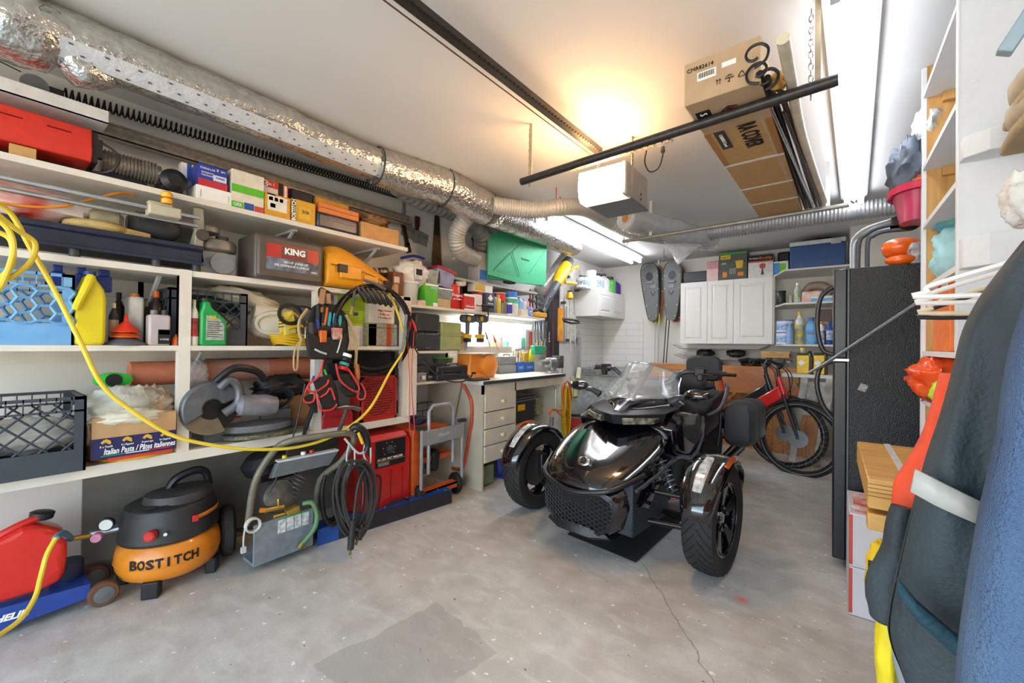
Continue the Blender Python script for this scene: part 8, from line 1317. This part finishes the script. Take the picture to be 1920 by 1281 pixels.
# right-hand shelving unit
xs=.33; y1_=1.95; y2_=2.62; SW=M('#e2e4e6',.5,var=.03); pl=woodmat('#b98544','#d6a867',2,4,.5)
t=thing('side_shelving','tall white side shelving with a plywood far end standing against the right wall','shelving',(.64,2.3,0)); 
part(B().box((xs,y2_,0),(XR-.002,y2_+.02,ZC-.002)),'far_panel',pl,t,w=True); part(B().box((xs-.003,y2_-.002,0),(xs+.012,y2_+.022,ZC-.003)),'far_post',SW,t,w=True)
part(B().box((xs,y1_,0),(XR-.002,y1_+.02,ZC-.002)),'near_panel',m_panel,t,w=True); part(B().box((xs-.004,y1_-.002,0),(xs+.0,y1_+.022,ZC-.003)),'near_edge',SW,t,w=True)
zS=[PX(1737,q,xs).z for q in (300,413,534,659,752)]+[.62,.3]
zS.insert(0,zS[0]+.33)
for z in zS:
    if z<ZC-.05: part(B().box((xs,y1_+.02,z-.02),(XR-.004,y2_,z)),'shelf',SW,t,w=True); part(B().box((xs+.06,y2_-.03,z-.06),(XR-.06,y2_-.001,z-.021)),'wood_cleat',pl,t,w=True)
for px,py,py2 in ((1803,250,290),(1800,442,500)):
    q=PY(px,py,y1_-.09); q2=PY(px,py2,y1_-.09); part(B().loft([[(xs+.0,y1_-.001,z),(xs+.0,y1_-.05,z),(xs+.05,y1_-.09,z),(XR-.01,y1_-.09,z),(XR-.01,y1_-.001,z)] for z in (q2.z,q.z)]),'wall_cleat',m_panel,t,w=True,bev=.003)
def rp(px,py,x): return PX(px,py,x)
z0=zS[0]; z1,z2,z3,z4,z5=zS[1:6]
def rit(n,l,c,y,x,z,m,r,h,kind='can',cap=None,lab=None):
    tt=thing(n,l,c,(x,y,z+.001),R(-90)); part(B().lathe([(r*a,h*b_) for a,b_ in PR[kind]],n=20),'body',m,tt)
    if cap: part(B().lathe([(r*.8,h*.86),(r*.84,h*.87),(r*.84,h*1.02),(r*.7,h*1.03)],n=18),'cap',cap,tt)
    if lab: part(B().lathe([(r*1.012,h*.12),(r*1.012,h*.6)],n=20,caps=False),'label',lab,tt)
    return tt
q=PX(1772,330,.42); rit('supplement_bottle','white screw-top bottle with a dark and pink label on the right-hand shelving','bottle',q.y,.42,z2,M('#e8eaee',.35),.055,.21,'jar',WT,M('#33333a',.5,h2='#d9505c',sc=16))
q=PX(1778,440,.40); cloth('aqua_towel','pale aqua towel bunched on the right-hand shelving',(.45,q.y,z3+.13),(.09,.1,.12),71,M('#a9dbe4',.85,var=.1),'towel',fold=.4,floor=z3+.002); cloth('blue_bag','blue and green plastic bag above the aqua towel',(.46,q.y+.02,z3+.26),(.09,.12,.04),73,M('#4f9ac0',.35,h2='#7fb06a',sc=8),'plastic bag',fold=.4)
def rbx(n,l,c,pl_,pr_,pt,pb,x,m,dep=.12,bands=()):
    a,b2=PX(pl_,pb,x),PX(pr_,pb,x); tp=PX(pl_,pt,x).z; return a,b2,tp
# boxes inside the bay face the room (towards -X)
def bay(n,l,c,y0_,y1b,z,h,x,m,dep=.2,bands=(),txt=()):
    tt=thing(n,l,c,(x,(y0_+y1b)/2,z+.001),R(-90)); w=y1b-y0_; part(B().box((-w/2,0,0),(w/2,dep,h)),'body',m,tt,bev=.004)
    for a,b_,c_,d_,mm in bands: part(B().box((-w/2+a*w,-.002,c_*h),(-w/2+b_*w,.0,d_*h)),'printed_panel',mm,tt)
    for s_,rx,rz_,sz,mm in txt: text(s_,sz*h,mm,tt,(-w/2+rx*w,-.004,rz_*h),(1,0,0),(0,0,1),w=False)
    return tt
yA,yB_=PX(1792,600,.35).y,PX(1744,600,.35).y
bay('orange_box','tall orange box on the shelf beside the plastic hangers','box',min(yA,yB_)+.16,max(yA,yB_),z4,.30,.36,M('#ee7a2c',.5),.12,[(.1,.9,.85,.97,M('#f3eee6',.5))],[('Puffs',.5,.9,.1,TXR)])
bay('green_white_pack','green and white pack beside the tall orange box','package',min(yA,yB_)+.03,min(yA,yB_)+.15,z4,.22,.37,M('#e4e4f0',.4,h2='#3c9a4a',sc=8),.1)
cloth('orange_plastic_bag','shiny orange plastic bag spilling off the lower shelf beside the fridge',(.38,2.46,z5+.10),(.1,.13,.09),81,M('#e8481c',.25,h2='#ef7a3a',sc=6),'plastic bag',fold=.5); cloth('lime_bag','lime green pouch under the orange plastic bag',(.37,2.33,z5+.05),(.05,.06,.06),84,M('#c0e02c',.4),'pouch',fold=.2)
bay('tape_box','orange and white printed box on the shelf under the plastic bag','box',2.36,2.6,z5-.28,.22,.35,M('#e2542c',.5,h2='#efe6e0',sc=18),.2,[(.1,.9,.6,.85,WT)],[('TATA',.5,.8,.2,M('#e8a020',.5))])
cloth('grey_jacket','slate grey jacket stuffed high above the fridge at the ceiling',(PY(1712,312,2.75).x,2.78,PY(1712,312,2.75).z),(.08,.14,.13),91,M('#5d6878',.6,var=.2),'jacket',fold=.45,amp=.3)
cloth('white_sack','crumpled white sack above the grey jacket by the strip light',(PY(1742,235,2.7).x,2.72,PY(1742,240,2.7).z),(.05,.1,.1),94,M('#d5d9dc',.4),'sack',fold=.4)
cloth('orange_rag','orange cloth on top of the pink tub',(PY(1722,345,2.75).x,2.76,PY(1722,345,2.75).z),(.06,.1,.03),97,M('#ef8a4a',.7),'cloth',fold=.3)
q=PY(1718,385,2.75); zt_=PY(1718,352,2.75).z; zb2=PY(1718,415,2.75).z; t=thing('pink_tub','pink translucent plastic tub with a scalloped rim above the fridge','tub',(q.x,2.78,zb2)); part(B().lathe([(.055,0),(.085,zt_-zb2-.02)],n=24,sy=1.5),'tub',M('#d04a6c',.3,alpha=.92),t); part(B().lathe([(.085,zt_-zb2-.03),(.1,zt_-zb2-.03),(.1,zt_-zb2),(.085,zt_-zb2)],n=24,sy=1.5,caps=False),'rim',M('#c9284c',.35),t,solid=.004)
bay('black_box','dark box standing on the topmost right-hand shelf under the ceiling','box',2.15,2.42,zS[0],.14,.34,M('#2f3d49',.5),.2) if zS[0]<ZC-.2 else None
# small shelf above fridge beyond the post
single(B().box((xs+.02,y2_+.03,PX(1720,395,.35).z-.02),(XR-.01,2.98,PX(1720,395,.35).z)),'fridge_shelf',SW,'white shelf behind the far post above the fridge','shelf')
# boots and cloth hung at the upper right, blue bracket
zB_=PY(1895,215,1.55)
for i in range(2):
    c=PY(1936+i*6,200-i*52,1.6); t=thing('boot',('lower tan boot with a ribbed sole hanging at the upper right edge','upper tan boot with a ribbed sole hanging at the upper right edge')[i],'boot',c,group='boots'); m=M('#b8ab92',.75,var=.15)
    part(B().loft([[(x,y,z) for x,z in rrect(.12*k,.07*k2,.03,cx=.03,cy=cz)] for y,k,k2,cz in ((-.12,.5,.5,0),(-.09,.9,.9,0),(0,1,1,.01),(.1,.9,1.1,.02),(.15,.7,.9,.02))]),'upper',m,t); part(B().loft([[(x,y,z) for x,z in rrect(.13*k,.03,.01,cx=.03,cy=-.05)] for y,k in ((-.13,.5),(-.1,.95),(0,1),(.15,.8))]),'sole',M('#a38f68',.7,bump=.6,bsc=60),t)
cloth('white_fleece','white fuzzy fleece hanging at the right edge beside the shelving end panel',PY(1926,374,1.4),(.035,.05,.055),103,M('#dcdad4',.95,bump=.5,bsc=60),'fleece',fold=.35,amp=.3)
single(B().ob(PY(1922,40,1.5),(.03,.06,.13),(.3,.5,0)),'metal_bracket',M('#8fa9b8',.4),'pale blue metal bracket at the top right corner','bracket',bev=.003)
# hangers and rail
zh=PY(1760,548,1.5).z
t=thing('garment_rail','steel garment rail fixed to the end panel of the right-hand shelving','rail',(.50,1.4,zh+.12)); part(B().tube([(.50,.35,zh+.12),(.50,y1_-.001,zh+.12)],.014,12),'rail',SI,t,w=True)
for i,(y,m,l,dz) in enumerate(((1.46,WT,'nearest white plastic hanger on the garment rail',.02),(1.54,WT,'second white plastic hanger on the garment rail',.01),(1.62,M('#e3d6b4',.4),'cream plastic hanger behind the white ones',-.012),(1.70,M('#20242c',.4),'dark navy plastic hanger at the back of the hangers',-.02))):
    x0_,x1_=PY(1742-(i==3)*6+i*3,560,y).x,.86; z=zh+dz-.02; t=thing('clothes_hanger',l,'hanger',(.50,y,z),group='empty hangers')
    part(B().tube([(x0_,y,z),(x0_+.02,y,z+.02),(.47,y,z+.10),(.53,y,z+.10),(x1_-.02,y,z+.02),(x1_,y,z),(x1_-.02,y,z-.015),(x0_+.02,y,z-.015)],.006,7,sm=4,closed=True),'frame',m,t,w=True); part(B().tube([(.50,y,z+.10),(.50,y,zh+.13),(.485,y,zh+.145),(.50,y,zh+.14)],.003,5),'hook',m,t,w=True)
# garments on the rail: silhouettes given at their own distance, with real folds and thickness
def garment(name,label,rows,y,xr,th_,m,seed,parts_=(),hem=0,amp=.03,cat_='jacket',yw=0):
    """rows: (pixel x of left edge, pixel y)"""
    L=[PY(a,b_,y) for a,b_ in rows]; t=thing(name,label,cat_,((L[0].x+xr)/2,y,L[-1].z)); rings=[]; k=26
    Z=cat([(p.x,0,p.z) for p in L],4)
    for p in Z:
        x0_=p.x; ww=max(.01,xr-x0_); ring=[]
        for i in range(k):
            a=math.pi*(1+i/(k-1)); s_=.5+.5*math.cos(a); x=x0_+ww*s_; d=th_*(abs(math.sin(a))**.35)
            f=amp*NZ.noise(Vector((x*9+seed,p.z*2.2,seed)))+amp*.5*NZ.noise(Vector((x*22,p.z*5,seed+5)))
            ring.append((x,y-d*.5+f,p.z))
        for i in range(k-1,-1,-1):
            a=math.pi*(1+i/(k-1)); s_=.5+.5*math.cos(a); ring.append((x0_+ww*s_,y+th_*.5*(abs(math.sin(a))**.35),p.z))
        rings.append(ring)
    part(B().loft(rings),'body',m,t,w=True,ang=75); return t
JK=M('#2b3134',.7,h2='#3d4a4f',sc=3,bump=.3,bsc=120); JT=M('#1c3138',.75,h2='#154452',sc=4,bump=.3,bsc=120)  # charcoal cloth; the teal tones are the cool daylight cast painted into its colour
t=garment('hi_vis_jacket','bright orange and lime work jacket hanging behind the dark jacket',[(1762,700),(1730,810),(1690,880),(1674,910),(1672,980),(1674,1040),(1690,1090)],1.24,.9,.1,M('#e8502c',.7,var=.1,bump=.2),5)
a=PY(1676,1015,1.24); part(B().box((a.x+.002,1.2-.03,PY(1676,1060,1.24).z),(a.x+.1,1.2-.02,PY(1676,1018,1.24).z)),'lime_band',M('#b5cc3a',.5),t,w=True)
t=garment('work_jacket','dark charcoal work jacket, teal daylight cast put into its colour, with a pale reflective band hanging on the rail',[(1925,446),(1878,505),(1838,560),(1808,620),(1790,690),(1765,780),(1738,860),(1716,940),(1698,1010),(1682,1080),(1668,1150),(1668,1200),(1690,1260),(1712,1320)],1.05,.95,.14,JK,11,amp=.055)
def bandpts(p,d): return PY(p[0],p[1],1.05-.082-d)
b1=[(1716,880),(1760,902),(1800,922),(1850,946)]; b2=[(1707,921),(1752,946),(1795,966),(1838,984)]
part(B().loft([[bandpts(p,.015) for p in b1],[bandpts(p,.015) for p in b2]],closed=False,caps=False),'reflective_band',M('#bdbab2',.5,metal=.0,bump=.2,bsc=40),t,w=True,solid=.012)
part(B().loft([[bandpts(p,.018) for p in ((1682,1085),(1720,1130),(1790,1190),(1870,1230))],[bandpts(p,.018) for p in ((1684,1110),(1718,1160),(1786,1222),(1870,1262))]],closed=False,caps=False),'hem_seam',JT,t,w=True,solid=.02)
b=B().tube([PY(1692,950,1.15),PY(1676,1040,1.14),PY(1664,1105,1.13),PY(1658,1135,1.12),PY(1656,1160,1.12)],[.016,.026,.032,.032,.024],18,sm=6)
for v in b.v: v+=Vector((1,1,0))*(.01*NZ.noise(v*16))
part(b,'sleeve',JK,t,w=True,ang=75)
t=garment('grey_lining_shirt','light grey garment hanging lowest behind the jacket hem',[(1668,1180),(1672,1230),(1690,1300)],1.12,.8,.06,M('#8b9294',.8),17,cat_='shirt')
t=garment('blue_fleece','periwinkle blue fleece jacket hanging at the right edge of the picture',[(1935,560),(1905,650),(1888,740),(1876,830),(1858,910),(1842,980),(1828,1060),(1815,1140),(1804,1220),(1795,1320)],.80,.95,.16,M('#41587c',.95,h2='#57708f',sc=6,bump=.8,bsc=260),23,amp=.02)
# wooden stand, stacked boxes, yellow bag
yw=2.05; a=PY(1628,900,yw); WD=woodmat('#b5833c','#d8ab60',0,3,.4); zt_=PY(1640,893,yw).z
t=thing('wooden_bench','varnished wooden folding bench with a metal strip in its top beside the stacked boxes','bench',(.45,2.0,zt_-.25)); x0_=PY(1625,900,1.70).x; 
yy0=1.66; xx0=PY(1627,905,yy0).x; ztop=PY(1627,897,yy0).z; zlow=PY(1640,955,yy0).z
yfar=PX(1622,828,xx0).y if PX(1622,828,xx0).y<2.9 else 2.5; xm=PY(1671,840,2.1).x
yfar=PZ(1624,829,ztop).y; part(B().box((xx0,yy0,zlow),(.32,yfar,ztop)),'top_block',WD,t,w=True,bev=.004)
part(B().box((xx0+.085,yy0-.001,ztop-.004),(xx0+.105,yfar,ztop+.002)),'metal_strip',LG,t,w=True); 
for i in range(4): part(B().box((xx0-.001,yy0-.0012,ztop-.016-.012*i),(xx0+.2,yy0+.0,ztop-.0145-.012*i)),'ply_line',BR,t,w=True)
q=PY(1627,965,yy0); part(B().box((xx0,yy0,q.z-.045),(xx0+.2,yy0+.06,q.z+.005)),'lower_block',WD,t,w=True,bev=.004); part(B().loft([[(xx0+.05,yy0+.02,q.z),(xx0+.085,yy0+.02,q.z),(xx0+.085,yy0+.05,q.z),(xx0+.05,yy0+.05,q.z)],[(xx0+.1,yy0+.0,0),(xx0+.135,yy0,0),(xx0+.135,yy0+.03,0),(xx0+.1,yy0+.03,0)]]),'leg',WD,t,w=True); part(B().box((xx0+.16,yy0+.02,0),(xx0+.2,yy0+.06,zlow)),'leg',WD,t,w=True)
bx=PZ(1590,1152,0); y0_=bx.y; xb=PY(1592,1100,y0_).x; zz=PY(1588,1060,y0_).z; zz2=PY(1583,960,y0_).z; WC=M('#cfc9cb',.6,var=.04)
for i,(za,zb3) in enumerate(((.002,zz-.002),(zz,zz2))):
    t=thing('white_carton',('lower of two tall white cartons with red edges beside the fridge','upper of two tall white cartons with a red printed top beside the fridge')[i],'box',(xb+.22,y0_+.2,za),group='stacked white cartons'); part(B().box((xb,y0_,za),(xb+.42,y0_+.4,zb3)),'body',WC,t,w=True,bev=.004); part(B().box((xb-.001,y0_-.001,za+.01),(xb+.012,y0_+.02,zb3-.005)),'red_edge',M('#c9473a',.5),t,w=True)
    if i: part(B().box((xb+.02,y0_+.02,zb3),(xb+.4,y0_+.38,zb3+.0015)),'red_top_print',M('#d2513c',.5,h2='#ead9d2',sc=22),t,w=True); text('⇧ FRAGILE ⇧',.05,TXW,t,(xb+.16,y0_+.1,zb3+.003),(1,0,0),(0,1,0))
cloth('yellow_bag','yellow and black tool bag half hidden behind the jacket sleeve',PY(1655,1075,1.35),(.03,.05,.07),111,M('#e6c21c',.5),'bag',fold=.3); single(B().ob(PY(1655,1072,1.27),(.05,.02,.03)),'black_strap',BK,'black strap across the yellow tool bag','strap')
cloth('yellow_cloth','yellow cloth strip hanging below the jacket sleeve',PY(1662,1215,1.15),(.018,.03,.11),115,M('#e8cf1c',.5),'cloth',fold=.2)
